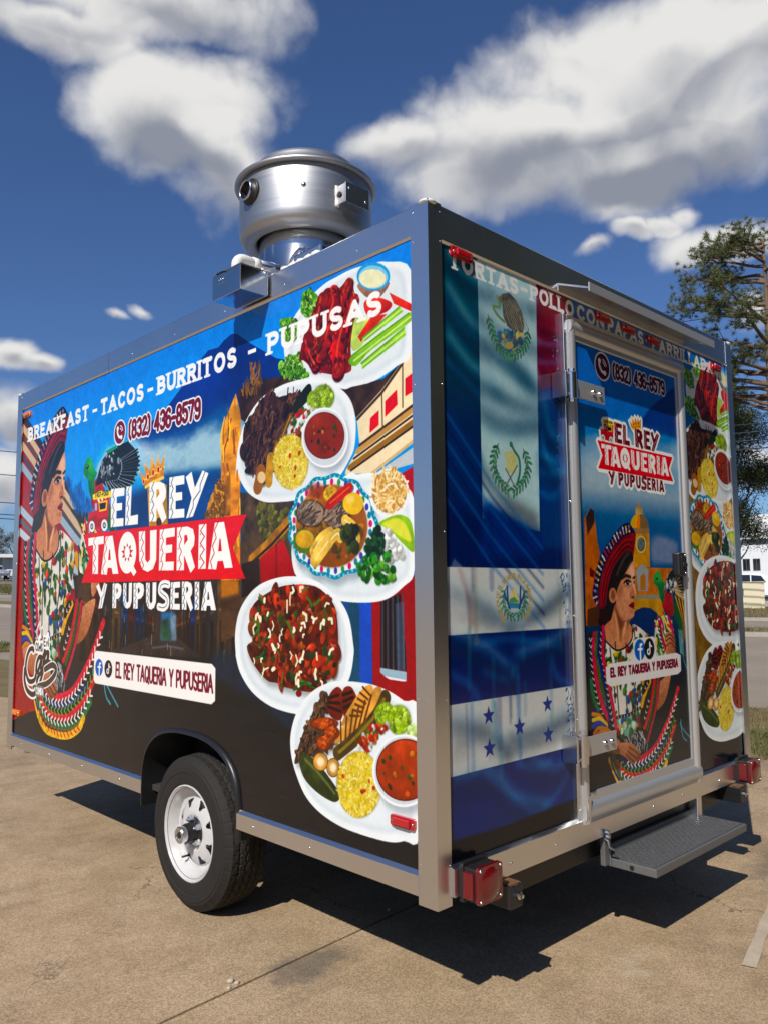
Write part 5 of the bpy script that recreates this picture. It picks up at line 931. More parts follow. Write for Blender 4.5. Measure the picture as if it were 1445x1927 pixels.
    # 'casa' script sticker
    pts = [(0.3662, 1.046), (0.3526, 1.057), (0.3025, 1.045), (0.2616, 0.995), (0.248, 0.9266), (0.2857, 0.8667), (0.332, 0.8511), (0.394, 0.8652), (0.4165, 0.8951)]
    a1 = [(0.4931, 1.012), (0.4569, 1.006), (0.4288, 0.9713), (0.4203, 0.9236), (0.4454, 0.9206), (0.4786, 0.9649), (0.5056, 1.008), (0.4923, 0.9471), (0.5228, 0.9444)]; s1 = [(0.5277, 0.9586), (0.5507, 1.048), (0.5282, 1.028), (0.5435, 0.9874), (0.5348, 0.9452), (0.5035, 0.8827), (0.4702, 0.843), (0.4381, 0.8592), (0.4656, 0.8986), (0.5471, 0.9414), (0.6627, 0.9717)]
    a2 = [(0.5985, 1.046), (0.5693, 1.04), (0.5477, 1.011), (0.5558, 0.9835), (0.5847, 0.9944), (0.6047, 1.042), (0.6027, 0.9909), (0.6323, 0.9881)]; sw = [(0.2354, 0.9209), (0.2349, 0.8533), (0.2787, 0.7992), (0.3511, 0.7768), (0.401, 0.7811), (0.4246, 0.7972)]; sw2 = [(0.4587, 0.8328), (0.6008, 0.8624), (0.7014, 0.9153), (0.7211, 0.9573), (0.6625, 0.9739), (0.559, 0.9421)]
    for w_, c in ((.055, WHITE), (.03, (58, 44, 38))):
        for a in (pts, a1, s1, a2, sw): cv.line(a, w_ if a is not sw else w_*1.1, c, smooth=6)
    cv.line(sw2, .05, WHITE, smooth=6); cv.line(sw2, .036, (70, 58, 52), smooth=6)
    b_ = np.array([(0.3974, 1.05), (0.5185, 1.075), (0.5238, 1.084), (0.6053, 1.111)]); 
    for w0, p in (('COMO', b_[:2]), ('EN', b_[2:])):
        text(cv, w0, p[0][0], p[1][0], p[:, 1].mean()-.02, p[:, 1].mean()+.035, .01, (70, 66, 66), out=(.014, WHITE))
    b_ = np.array([(0.4258, 0.7833), (0.5446, 0.8212), (0.5551, 0.8405), (0.7248, 0.908)]); text(cv, 'COMIDA', b_[0][0], b_[1][0], b_[:2, 1].mean()-.02, b_[:2, 1].mean()+.025, .007, (250, 250, 250), out=(.012, (120, 116, 112)))
    cv.line([(0.4623, 1.091), (0.4477, 1.118), (0.465, 1.133)], .03, WHITE, smooth=4); cv.line([(0.5688, 1.123), (0.5904, 1.152)], .03, WHITE)
    for a in ([(0.4223, 1.126), (0.413, 1.163), (0.4402, 1.212)], [(0.4835, 1.133), (0.4743, 1.17), (0.5026, 1.199)]): cv.line(a, .012, WHITE, smooth=4)
    # lettering
    logo(cv)
    q = np.array([(1.484, 2.258), (1.584, 2.313), (2.309, 2.203)])
    phone(cv, 1.585, 2.308, 2.204, 2.312, (q[0][0], 2.262), .062, MAROON)
    pill = [(1.236, .93), (1.236, 1.07), (1.262, 1.088), (2.425, 1.088), (2.455, 1.07), (2.455, .93), (2.425, .912), (1.262, .912)]
    cv.fill(pill, (246, 244, 240)); f = np.array([(1.3, 1.015), (1.412, 1.004), (1.495, 1.009), (2.44, 1.02)])
    social(cv, (f[0][0], 1.0), (f[1][0], 1.0), .046); text(cv, 'EL REY TAQUERIA Y PUPUSERIA', f[2][0], f[3][0], .958, 1.044, .0138, MAROON, gap=.1)
    # dishes
    wings_plate(cv); steak_plate(cv); bowl_plate(cv); wings_salsa_plate(cv); grill_plate(cv)
    for s_, u0_, u1_ in (('BREAKFAST', .160, 1.085), ('TACOS', 1.240, 1.745), ('BURRITOS', 1.89, 2.60), ('PUPUSAS', 2.830, 3.522)): text(cv, s_, u0_, u1_, 2.392, 2.487, .0245, (248, 248, 246), slab=.0125, wear=.18, gap=.15)
    for u_ in (1.166, 1.816, 2.718): cv.fill([(u_-.030, 2.426), (u_+.030, 2.426), (u_+.030, 2.444), (u_-.030, 2.444)], (248, 248, 246))
    return cv
def leafy(cv, path, step, size, cols, seed):
    r = random.Random(seed)
    for p, v in along(path, step):
        for sgn in (-1, 1):
            a = math.atan2(v[1], v[0])+sgn*.8; c = p+size*.6*np.array([math.cos(a), math.sin(a)]); cv.ell((c[0], c[1], size*.6*math.cos(a), size*.6*math.sin(a), -size*.22*math.sin(a), size*.22*math.cos(a)), r.choice(cols))
    cv.line(path, .004, (30, 60, 34), smooth=5)
def paint_rear():
    cv = Canvas(PANEL_W, PZ0, PZ1, PPM)
    # ---- flags behind the left panel
    vert(cv, [(2.75, (0, 66, 78)), (2.2, (0, 58, 84)), (2.0, (1, 40, 92)), (1.7, (1, 26, 86)), (1.0, (1, 22, 92)), (.62, (1, 32, 108)), (.4, (1, 28, 100))], 0, 3)
    cv.fill([(0.6122, 2.669), (0.8559, 2.666), (0.8549, 2.204), (0.6101, 2.138)], (122, 16, 44)); cv.fill([(0.6119, 2.177), (0.8572, 2.246), (0.8434, 1.567), (0.5997, 1.56)], (4, 52, 120), soft=8)
    cv.fill([(0.2606, 2.658), (0.6234, 2.672), (0.6123, 2.138), (0.6026, 1.623), (0.2614, 1.655), (0.2624, 2.325)], (182, 218, 222)); cv.fill([(0.0789, 2.054), (0.2685, 1.874), (0.2523, 1.655), (0.0706, 1.712)], (8, 44, 110), alpha=.7, soft=8)
    cv.fill([(0.2591, 1.726), (0.6189, 1.624), (0.6144, 1.529), (0.248, 1.521)], (6, 40, 120), soft=10)
    cv.fill([(0.0692, 1.483), (0.8187, 1.481), (0.7833, 1.252), (0.0681, 1.256)], (202, 208, 206)); cv.fill([(0.0713, 1.029), (0.8061, 1.028), (0.831, 0.798), (0.07, 0.7983)], (202, 206, 204))
    # cloth folds printed on the flags
    for pts, al, sf in (([(0.2643, 2.326), (0.3956, 2.228), (0.5882, 2.134), (0.6033, 2.228), (0.4166, 2.258), (0.3303, 2.315)], .5, 16), ([(0.2647, 2.192), (0.3419, 2.095), (0.4207, 2.101), (0.3256, 2.178)], .45, 14), ([(0.2729, 2.012), (0.4064, 1.988), (0.5953, 2.051), (0.4868, 1.979), (0.3185, 1.97)], .35, 12), ([(0.2622, 2.559), (0.4287, 2.579), (0.3369, 2.51), (0.2701, 2.512)], .35, 14), ([(0.086, 2.345), (0.2511, 2.201), (0.2492, 2.141), (0.0843, 2.275)], .4, 14), ([(0.0889, 2.464), (0.2583, 2.435), (0.2564, 2.373), (0.088, 2.428)], .35, 14)): cv.fill(pts, (10, 96, 130), alpha=al, soft=sf)
    for pts, al, sf in (([(0.2633, 1.856), (0.3782, 1.758), (0.6002, 1.686), (0.5973, 1.623), (0.3951, 1.687), (0.2662, 1.803)], .75, 12), ([(0.0748, 1.345), (0.3217, 1.314), (0.3197, 1.258), (0.0782, 1.304)], .3, 10), ([(0.4786, 1.29), (0.8026, 1.419), (0.8003, 1.377), (0.5677, 1.287)], .4, 9), ([(0.3737, 1.332), (0.6626, 1.324), (0.7861, 1.349), (0.6612, 1.297)], .3, 9), ([(0.0816, 0.9074), (0.3201, 0.985), (0.3188, 0.9483), (0.0887, 0.8375)], .3, 14), ([(0.3573, 0.8943), (0.7872, 0.9131), (0.7857, 0.8859), (0.3974, 0.8642)], .4, 8), ([(0.3969, 0.8518), (0.809, 0.8557), (0.8075, 0.8286), (0.4167, 0.8241)], .35, 8), ([(0.3373, 0.9031), (0.4162, 0.8118), (0.3743, 0.7995), (0.3162, 0.8753)], .35, 8)): cv.fill(pts, (66, 72, 80), alpha=al, soft=sf)
    for pts in ([(0.6234, 2.431), (0.795, 2.428), (0.8059, 2.409), (0.6275, 2.398)], [(0.6214, 2.337), (0.8044, 2.381), (0.8029, 2.353), (0.6202, 2.31)], [(0.6183, 2.271), (0.7159, 2.248), (0.8004, 2.305), (0.7985, 2.27), (0.6454, 2.189)]): cv.fill(pts, (60, 10, 40), alpha=.7, soft=6)
    for a in ([(0.6229, 2.371), (0.7107, 2.376), (0.8059, 2.409)], [(0.6192, 2.29), (0.7186, 2.303), (0.8026, 2.346)], [(0.6111, 1.924), (0.722, 1.916), (0.8168, 1.946)], [(0.6133, 1.853), (0.7305, 1.857), (0.8142, 1.899)], [(0.6371, 2.011), (0.6552, 1.929), (0.767, 1.894)], [(0.6097, 1.776), (0.6917, 1.763), (0.7986, 1.83)], [(0.2538, 0.7762), (0.4207, 0.6623), (0.5363, 0.5968), (0.6516, 0.6329), (0.7898, 0.7359)], [(0.0872, 1.127), (0.1777, 1.084), (0.2235, 1.032)], [(0.2556, 1.126), (0.3851, 1.084), (0.4288, 1.125)], [(0.6539, 1.149), (0.6973, 1.065), (0.794, 1.036)], [(0.0874, 2.405), (0.1641, 2.328), (0.2448, 2.297)], [(0.0823, 2.193), (0.1681, 2.15), (0.2481, 2.104)], [(0.4257, 0.7854), (0.5435, 0.7544), (0.635, 0.7662)], [(0.191, 1.215), (0.4117, 1.228), (0.7278, 1.185)]): cv.line(a, .022, (70, 150, 220) , alpha=.4, soft=6, smooth=5)
    for a_, w_ in (([(0.0872, 2.393), (0.2079, 2.289), (0.4166, 2.258), (0.6003, 2.162)], .085), ([(0.0832, 2.228), (0.2216, 2.136), (0.4106, 2.1), (0.5962, 2.071)], .07), ([(0.099, 2.526), (0.2135, 2.478), (0.4248, 2.475), (0.6151, 2.489)], .06), ([(0.2568, 2.385), (0.4199, 2.347), (0.6081, 2.334)], .05), ([(0.2644, 2.035), (0.4071, 2.006), (0.6047, 2.02)], .06), ([(0.6417, 2.11), (0.6802, 1.984), (0.8048, 1.945)], .05), ([(0.6315, 1.894), (0.6953, 1.835), (0.8098, 1.818)], .05), ([(0.0762, 1.405), (0.2432, 1.347), (0.4131, 1.267)], .05), ([(0.4136, 1.279), (0.6159, 1.332), (0.8153, 1.419)], .05), ([(0.0806, 1.221), (0.247, 1.163), (0.4157, 1.063)], .06), ([(0.4288, 1.125), (0.6073, 1.152), (0.8036, 1.209)], .06), ([(0.0831, 0.9648), (0.2393, 0.9218), (0.3754, 0.8302)], .05), ([(0.3974, 0.8642), (0.5942, 0.8764), (0.8129, 0.9239)], .045), ([(0.0865, 0.7522), (0.2719, 0.7374), (0.4089, 0.6277), (0.6021, 0.5648)], .06), ([(0.4994, 0.755), (0.6318, 0.7014), (0.801, 0.7139)], .05)):
        cv.line(a_, w_, (0, 34, 70), alpha=.55, soft=15, smooth=6); cv.line(np.array(a_)+[.012, w_*.85], w_*.55, (190, 226, 240), alpha=.36, soft=9, smooth=6)
    # slanting lines, faint upright streaks and a pale patch over the flags
    for i in range(7): a = np.array([(0.0778, 2.007), (0.3123, 1.789), (0.6159, 1.56)]); cv.line(a-[0, .05*i], .012, (10, 26, 80) if i % 2 else (50, 110, 180), alpha=.5, soft=2)
    r = random.Random(4)
    for i in range(26): u = r.uniform(.12, .78); z = r.uniform(.75, 1.45); cv.line([(u, z), (u+r.uniform(-.004, .004), z+r.uniform(.1, .3))], r.uniform(.006, .03), r.choice([(10, 30, 90), (40, 100, 170), (60, 130, 150), (110, 100, 60)]), alpha=.25, soft=2)
    cv.fill([(0.0779, 1.47), (0.1062, 1.513), (0.1517, 1.483), (0.1736, 1.264), (0.0905, 1.256)], (236, 238, 240), alpha=.35, soft=2); cv.line([(0.1329, 1.477), (0.1859, 1.361), (0.1932, 1.288)], .02, (150, 90, 90), alpha=.35, soft=4)
    # frayed right edge
    scatter(cv, [(0.7261, 2.454), (0.852, 2.595), (0.8427, 1.767), (0.76, 1.761), (0.7045, 2.02)], 120, dash([(96, 150, 190), (20, 60, 140), (4, 40, 110), (150, 190, 210)], .012, .003, 1.0, .8), 101)
    scatter(cv, [(0.73, 1.462), (0.8185, 1.476), (0.8313, 1.25), (0.756, 1.253)], 90, dash([(40, 60, 96), (10, 30, 90), (110, 130, 150)], .014, .004, .9, .8), 102); scatter(cv, [(0.7435, 1.02), (0.8314, 1.026), (0.8437, 0.7963), (0.7445, 0.81)], 90, dash([(20, 40, 90), (90, 110, 130), (10, 24, 60)], .014, .004, .9, .8), 103)
    # eagle with wreath
    gr = [(36, 84, 60), (30, 110, 60), (60, 120, 80)]
    leafy(cv, [(0.316, 2.405), (0.3409, 2.342), (0.3782, 2.294), (0.4373, 2.274)], .02, .026, gr, 1); leafy(cv, [(0.5624, 2.404), (0.5496, 2.355), (0.5107, 2.308), (0.4474, 2.273)], .02, .026, gr, 2)
    cv.fill([(0.4007, 2.505), (0.4469, 2.523), (0.4874, 2.504), (0.5276, 2.461), (0.5361, 2.411), (0.5217, 2.37), (0.5028, 2.37), (0.472, 2.377), (0.4316, 2.388), (0.4076, 2.42), (0.4043, 2.464)], (54, 46, 40), tex=('f', .8)); scatter(cv, [(0.4146, 2.473), (0.4868, 2.491), (0.5307, 2.41), (0.503, 2.374), (0.4316, 2.388)], 60, dash([(96, 84, 66), (30, 24, 20), (120, 104, 80)], .03, .004, -1.1, .3), 110); cv.fill([(0.4006, 2.501), (0.3752, 2.486), (0.3796, 2.471), (0.4045, 2.47)], (90, 74, 50))
    for i in range(7): a = np.array([(0.435, 2.478), (0.5243, 2.382)]); cv.line(a+[.012*i-.03, .004*i], .004, (120, 104, 84))
    cv.line([(0.3753, 2.489), (0.3889, 2.454), (0.3493, 2.444), (0.3728, 2.418), (0.412, 2.402)], .012, (90, 120, 60), smooth=5)
    scatter(cv, [(0.3706, 2.355), (0.5243, 2.382), (0.5123, 2.347), (0.4386, 2.306), (0.3841, 2.32)], 44, blob([(40, 80, 140), (60, 130, 110), (206, 176, 70), (190, 60, 70), (30, 60, 100)], .009, .02), 104)
    cv.ell((0.4389, 2.316, 0.02655, 0.005498, 0.0005425, 0.01411), (180, 150, 60))
    # quetzal on scroll with laurel
    leafy(cv, [(0.3603, 1.933), (0.3291, 1.863), (0.3509, 1.804), (0.4176, 1.761)], .02, .026, gr, 3); leafy(cv, [(0.5106, 1.931), (0.5394, 1.871), (0.5105, 1.806), (0.4374, 1.76)], .02, .026, gr, 4)
    cv.fill([(0.3935, 1.906), (0.464, 1.92), (0.4724, 1.877), (0.4604, 1.833), (0.4006, 1.833), (0.4069, 1.871)], (206, 200, 120)); cv.line([(0.3782, 1.758), (0.4719, 1.865)], .006, (80, 70, 60)); cv.line([(0.4679, 1.765), (0.4011, 1.845)], .006, (80, 70, 60))
    cv.line([(0.4347, 1.945), (0.4538, 1.919), (0.4832, 1.891), (0.4862, 1.841), (0.4691, 1.796)], .012, (20, 90, 66), smooth=5); cv.ell((0.4364, 1.939, 0.01008, 0.00119, 0.0003887, 0.009978), (20, 100, 60))
    # triangle emblem in ring of lettering
    e = (0.4341, 1.366, 0.07926, -0.001358, 0.002834, 0.07122); en = np.array(e).ravel()
    leafy(cv, [(en[0]+.85*en[2]*math.cos(t), en[1]+.85*en[5]*math.sin(t)) for t in np.linspace(2.4, 4.6, 9)], .018, .02, gr, 5); leafy(cv, [(en[0]+.85*en[2]*math.cos(t), en[1]+.85*en[5]*math.sin(t)) for t in np.linspace(.7, -1.4, 9)], .018, .02, gr, 6)
    cv.fill([(0.4339, 1.415), (0.4723, 1.349), (0.3932, 1.351)], (226, 206, 110)); cv.fill([(0.4008, 1.357), (0.4682, 1.355), (0.4751, 1.336), (0.3927, 1.338)], (40, 110, 150)); cv.fill([(0.4066, 1.37), (0.4325, 1.379), (0.4619, 1.359), (0.3997, 1.355)], (60, 130, 70))
    for a in ([(0.3925, 1.415), (0.3955, 1.357)], [(0.4728, 1.414), (0.4682, 1.355)], [(0.3758, 1.389), (0.4053, 1.337)], [(0.4937, 1.388), (0.4609, 1.336)]): cv.line(a, .01, (24, 50, 120))
    ring_txt = 'REPUBLICA DE EL SALVADOR EN LA AMERICA CENTRAL'
    for i, ch in enumerate(ring_txt):
        t = math.radians(232-284*i/(len(ring_txt)-1)); u = en[0]+1.22*en[2]*math.cos(t); z = en[1]+1.22*en[5]*math.sin(t); w_ = GL[ch][0]
        for pl in GL[ch][1]:
            a = t-math.pi/2; s_ = .017; q = [(u+s_*((x-w_/2)*math.cos(a)-(y-.5)*math.sin(a)), z+s_*((x-w_/2)*math.sin(a)+(y-.5)*math.cos(a))) for x, y in pl]; cv.line(q, .0036, (170, 136, 50))
    for e_ in ((0.4338, 2.395, 0.1431, 0.03233, 0.005404, 0.1417), (0.4309, 1.848, 0.1304, 0.01264, 0.004089, 0.1052), (0.4341, 1.366, 0.1179, -0.00202, 0.003864, 0.09712)): cv.ell(e_, (170, 200, 204), alpha=.24, soft=3)
    # five stars
    for c in ((0.273, 0.972, 0.03324, -0.003808, 0.001057, 0.03143), (0.2742, 0.8618, 0.03118, -0.004415, 0.001116, 0.03298), (0.4468, 0.9129, 0.03291, -0.004074, 0.001342, 0.03265), (0.622, 0.9749, 0.03346, -0.003509, 0.001527, 0.03155), (0.6223, 0.8629, 0.0299, -0.003893, 0.001586, 0.03259)):
        c = np.array(c).ravel(); R = abs(c[5])*1.05; pts = []
        for i in range(10): a = math.pi/2+i*math.pi/5; rr = R if i % 2 == 0 else R*.42; pts.append((c[0]+rr*math.cos(a), c[1]+rr*math.sin(a)))
        cv.fill(pts, (12, 40, 130))
    cv.fill([(0.0649, 0.5957), (0.3661, 0.5874), (0.845, 0.6013), (0.8533, 0.3129), (0.0619, 0.4767)], (8, 10, 18), soft=2)
    # ---- door
    keep = cv.img.copy(); d0, d1 = int(.87*cv.ppm), int(1.84*cv.ppm)
    vert(cv, [(2.75, (0, 92, 190)), (2.3, (0, 104, 206)), (2.05, (20, 110, 196)), (1.93, (120, 170, 206)), (1.82, (150, 178, 196)), (1.7, (40, 96, 150)), (1.55, (6, 70, 136)), (1.3, (10, 50, 100)), (1.05, (20, 26, 36)), (.4, (6, 12, 26))], 0, 3)
    cv.fill([(1.391, 2.16), (1.466, 2.221), (1.622, 2.312), (1.688, 2.353), (1.787, 2.393), (1.955, 2.405), (1.927, 2.125), (1.777, 2.114), (1.606, 2.123), (1.4, 2.097)], (4, 50, 130), tex=('c', .3), soft=2); clouds(cv, [(0.8885, 2.032), (1.212, 2.115), (1.401, 2.111), (1.794, 2.116), (1.78, 1.97), (1.383, 1.883), (0.8764, 1.821)], (176, 200, 214), .8, 16)
    clouds(cv, [(1.436, 1.623), (1.524, 1.64), (1.703, 1.618), (1.702, 1.515), (1.426, 1.501)], (130, 140, 170), .85, 12)
    ob = [(0.8941, 1.692), (0.9426, 1.733), (0.9599, 1.728), (0.9746, 1.68), (0.987, 1.594), (1.005, 1.55), (0.9541, 1.442), (0.9767, 1.334), (0.9226, 1.304), (0.9083, 1.255), (0.88, 1.256)]; cv.fill(ob, (184, 96, 44), tex=('m', .3)); cv.fill([(0.9056, 1.693), (0.9426, 1.733), (0.9713, 1.722), (0.9683, 1.674), (0.9128, 1.62)], (50, 36, 34), tex=('m', .4)); cv.fill([(0.9224, 1.492), (0.9619, 1.473), (0.9487, 1.448), (0.9201, 1.454)], (110, 20, 24)); cv.fill([(0.8951, 1.321), (0.9767, 1.334), (1.019, 1.251), (0.8913, 1.256)], (70, 40, 24))
    cv.fill([(1.306, 1.728), (1.278, 1.709), (1.263, 1.688), (1.262, 1.666), (1.419, 1.671), (1.419, 1.692), (1.401, 1.716), (1.375, 1.735)], (226, 168, 40)); cv.fill([(1.333, 1.733), (1.347, 1.737), (1.345, 1.668), (1.308, 1.666)], (230, 120, 30)); cv.fill([(1.347, 1.737), (1.388, 1.729), (1.42, 1.692), (1.419, 1.671), (1.345, 1.668)], (120, 96, 60)); cv.fill([(1.313, 1.728), (1.307, 1.749), (1.323, 1.77), (1.338, 1.789), (1.35, 1.772), (1.376, 1.753), (1.368, 1.732)], (196, 170, 110), tex=('m', .3))
    cv.fill([(1.274, 1.665), (1.426, 1.672), (1.425, 1.649), (1.28, 1.645)], (150, 116, 80)); cv.fill([(1.293, 1.645), (1.425, 1.649), (1.42, 1.496), (1.268, 1.494)], (200, 136, 30), tex=('m', .25)); cv.ell((1.348, 1.597, 0.04529, 0.001391, 0.002977, 0.03859), (224, 196, 120)); cv.ell((1.348, 1.597, 0.03569, 0.001096, 0.002445, 0.0317), (86, 96, 92), tex=('f', .5))
    cv.fill([(1.275, 1.494), (1.631, 1.494), (1.619, 1.367), (1.266, 1.371)], (196, 110, 50), tex=('m', .3)); cv.fill([(1.294, 1.482), (1.344, 1.51), (1.404, 1.487), (1.393, 1.39), (1.307, 1.391)], (150, 156, 160)); cv.fill([(1.329, 1.455), (1.357, 1.469), (1.377, 1.452), (1.372, 1.394), (1.325, 1.394)], (176, 110, 40))
    cv.fill([(1.266, 1.375), (1.502, 1.375), (1.5, 1.354), (1.265, 1.355)], (140, 136, 110)); cv.fill([(1.252, 1.357), (1.507, 1.354), (1.55, 1.266), (1.492, 1.26), (1.218, 1.256)], (190, 136, 40), tex=('m', .2)); cv.fill([(1.218, 1.256), (1.246, 1.285), (1.281, 1.308), (1.343, 1.32), (1.411, 1.314), (1.466, 1.292), (1.499, 1.26), (1.469, 1.165), (1.212, 1.178)], (8, 40, 96))
    cv.fill([(1.65, 1.37), (1.811, 1.405), (1.802, 1.147), (1.707, 1.152)], (120, 84, 30), tex=('m', .5, .3), soft=3)
    bird(cv, True); woman(cv)
    cv.M = AFF_LOGO; logo(cv, False, 7); cv.M = None
    phone(cv, 1.157, 1.633, 2.312, 2.388, (1.075, 2.352), .056, (70, 24, 52))
    sp = [(1.246, 1.178), (1.284, 1.188), (1.424, 1.189), (1.444, 1.174), (1.44, 1.09), (1.243, 1.088)]; cv.fill(sp, (228, 226, 224))
    pl = [(1.018, 1.083), (1.046, 1.095), (1.634, 1.104), (1.677, 1.091), (1.675, 1.018), (1.642, 1.006), (1.054, 1.002), (1.02, 1.018)]; cv.fill(pl, (230, 228, 226)); f = np.array([(1.301, 1.137), (1.385, 1.137), (1.051, 1.066), (1.649, 1.072)]); social(cv, tuple(f[0]), tuple(f[1]), .046)
    q = np.array([(1.049, 1.037), (1.645, 1.036), (1.051, 1.073)]); text(cv, 'EL REY TAQUERIA Y PUPUSERIA', f[2][0], f[3][0], q[0][1], q[2][1]+.006, .0105, MAROON, gap=.1)
    door = cv.img[:, d0:d1].copy(); cv.img[:] = keep; cv.img[:, d0:d1] = door
    # ---- dishes right of the door
    cv.clip = np.zeros((cv.H, cv.W)); cv.clip[:, int(1.83*cv.ppm):] = 1
    b = (0, cv.W, 0, cv.H); cv.blend(b, np.ones((cv.H, cv.W)), (16, 110, 204)); cv.fill([(1.8, 0), (2.5, 0), (2.5, .9), (1.8, .9)], (8, 14, 26)); cv.fill([(1.8, .9), (2.5, .9), (2.5, 1.9), (1.8, 1.9)], (120, 90, 40), tex=('m', .5))
    for fn, dx, kz, dz_ in ((wings_plate, -.62, .908, .216), (steak_plate, -.435, .908, .216), (bowl_plate, -.70, .95, .118), (wings_salsa_plate, -.33, .9, .25), (grill_plate, -.70, .95, .10)):
        cv.M = (.85, 0, dx, 0, kz, dz_); fn(cv)
    cv.M = None; cv.clip = None
    for s_, u0_, u1_ in (('TORTAS', .106, .505), ('POLLO', .582, .888), ('CON', .910, 1.126), ('PAPAS', 1.153, 1.47), ('PARRILLADAS', 1.553, 2.275)): text(cv, s_, u0_, u1_, 2.526, 2.595, .0170, (236, 238, 238), slab=.009, wear=.1, gap=.15)
    for u_ in (.543, 1.512): cv.fill([(u_-.022, 2.551), (u_+.022, 2.551), (u_+.022, 2.566), (u_-.022, 2.566)], (232, 234, 234))
    return cv

PPM = 520; PZ0, PZ1 = .42, 2.70; PANEL_L, PANEL_W = 3.752, 2.4125
TL, TW = PANEL_L, PANEL_W
VINYL_S = img_mat('side_vinyl_print', paint_side(), .22, .05)
VINYL_R = img_mat('rear_vinyl_print', paint_rear(), .20, .05)
# ---------------------------------------------------------------- the trailer
trailer = thing('food_trailer', 'vinyl wrapped food trailer with aluminium trim, rear door and rooftop exhaust fan', 'food trailer', (TW/2, TL/2, 0))
def T(name, lo, hi, mat, bev=.002, parent=None): return box(name, lo, hi, mat, parent or trailer, bev)
def uv_panel(me, fn):
    uv = me.uv_layers.new(name='UVMap')
    for l in me.loops: uv.data[l.index].uv = fn(me.vertices[l.vertex_index].co)
AY = TL-2.238; AR = .405
def side_wall(sgn, mat, uvs):
    """wall with the wheel arch cut out; sgn -1: left wall (x = 0), +1: right wall (x = TW)"""
    x0 = 0 if sgn < 0 else TW; bm = bmesh.new()
    pts = [(.03, .47), (AY-AR-.01, .47)]
    for k in range(0, 25):
        a = math.pi-math.pi*k/24; c = math.cos(a); s_ = math.sin(a); pts.append((AY+(AR+.01)*(abs(c)**.8)*(1 if c > 0 else -1), .47+.292*(abs(s_)**.72)))
    pts += [(AY+AR+.01, .47), (TL-.03, .47), (TL-.03, 2.66), (.03, 2.66)]
    extrude_poly(bm, [Vector((x0, y, z)) for y, z in pts], (-sgn*.035, 0, 0))
    for f in bm.faces:
        if len(f.verts) > 4: bmesh.ops.triangulate(bm, faces=[f]) if False else None
    me = mesh_of(bm, 'side_wall')
    if uvs: uv_panel(me, lambda c: ((TL-c.y)/PANEL_L, (c.z-PZ0)/(PZ1-PZ0)))
    return link('side_wall', me, mat, trailer)
PLAINB = simple('plain_blue_vinyl', (.02, .12, .35), .25, 0, .05, 3)
sw = side_wall(-1, VINYL_S, True); sw['label'] = 'side wall printed with dishes, a woman in a woven hat and lettering'
side_wall(1, PLAINB, False)
bm = bmesh.new(); bbox(bm, (.03, 0, .47), (TW-.03, .035, 2.66)); me = mesh_of(bm, 'rear_wall'); uv_panel(me, lambda c: (c.x/PANEL_W, (c.z-PZ0)/(PZ1-PZ0))); rw = link('rear_wall', me, VINYL_R, trailer); rw['label'] = 'rear wall printed with flags and dishes'
T('front_wall', (.03, TL-.035, .47), (TW-.03, TL, 2.66), PLAINB)
T('roof', (.005, .005, 2.70), (TW-.005, TL-.005, 2.722), ALU)
T('floor', (.04, .04, .44), (TW-.04, TL-.04, .468), FLOORM)
# rails: folded sheet, small return at the panel
def rail(name, p0, p1, prof, mat=ALU):
    """prof = (outward, z) section swept from p0 to p1 (horizontal)"""
    p0, p1 = Vector(p0), Vector(p1); t = (p1-p0).normalized(); n = Vector((t.y, -t.x, 0)); bm = bmesh.new()
    extrude_poly(bm, [p0+n*a+Vector((0, 0, z)) for a, z in prof], p1-p0); return link(name, mesh_of(bm, name), mat, trailer)
TOPS = [(-.03, 2.620), (.003, 2.620), (.009, 2.628), (.009, 2.728), (.005, 2.733), (-.03, 2.733)]
TOPR = [(-.03, 2.602), (.003, 2.602), (.009, 2.610), (.009, 2.728), (.005, 2.733), (-.03, 2.733)]
BOT = [(-.03, .432), (.016, .432), (.016, .495), (.003, .5075), (-.03, .5075)]
# left wall looks towards -x: sweep +y -> -y so that outward = -x
rail('top_rail', (0, TL-.07, 0), (0, .07, 0), [(-a, z) for a, z in TOPS][::-1] if False else TOPS) if False else None
def srail(name, axis, a0, a1, prof):
    bm = bmesh.new()
    for_pts = []
    for o_, z in prof:
        if axis == 'L': for_pts.append(Vector((-o_, a0, z)))
        elif axis == 'Rr': for_pts.append(Vector((a0, -o_, z)))
        elif axis == 'Rt': for_pts.append(Vector((TW+o_, a0, z)))
        else: for_pts.append(Vector((a0, TL+o_, z)))
    v = Vector((0, a1-a0, 0)) if axis in ('L', 'Rt') else Vector((a1-a0, 0, 0))
    extrude_poly(bm, for_pts, v); return link(name, mesh_of(bm, name), ALU, trailer)
srail('top_rail', 'L', .07, 2.40, TOPS); srail('top_rail', 'L', 2.403, TL-.065, [(a+(.0015 if a > 0 else 0), z) for a, z in TOPS]); srail('top_rail', 'Rt', .07, TL-.07, TOPS); srail('top_rail', 'Rr', .055, TW-.055, TOPR); srail('top_rail', 'F', .07, TW-.07, TOPS)
srail('bottom_rail', 'L', .07, AY-AR-.005, BOT); srail('bottom_rail', 'L', AY+AR+.005, TL-.065, BOT); srail('bottom_rail', 'Rt', .07, AY-AR-.005, BOT); srail('bottom_rail', 'Rt', AY+AR+.005, TL-.07, BOT)
srail('bottom_rail', 'Rr', .055, TW-.055, [(-.03, .432), (.024, .432), (.024, .519), (.003, .525), (-.03, .525)]); srail('bottom_rail', 'F', .07, TW-.07, BOT)
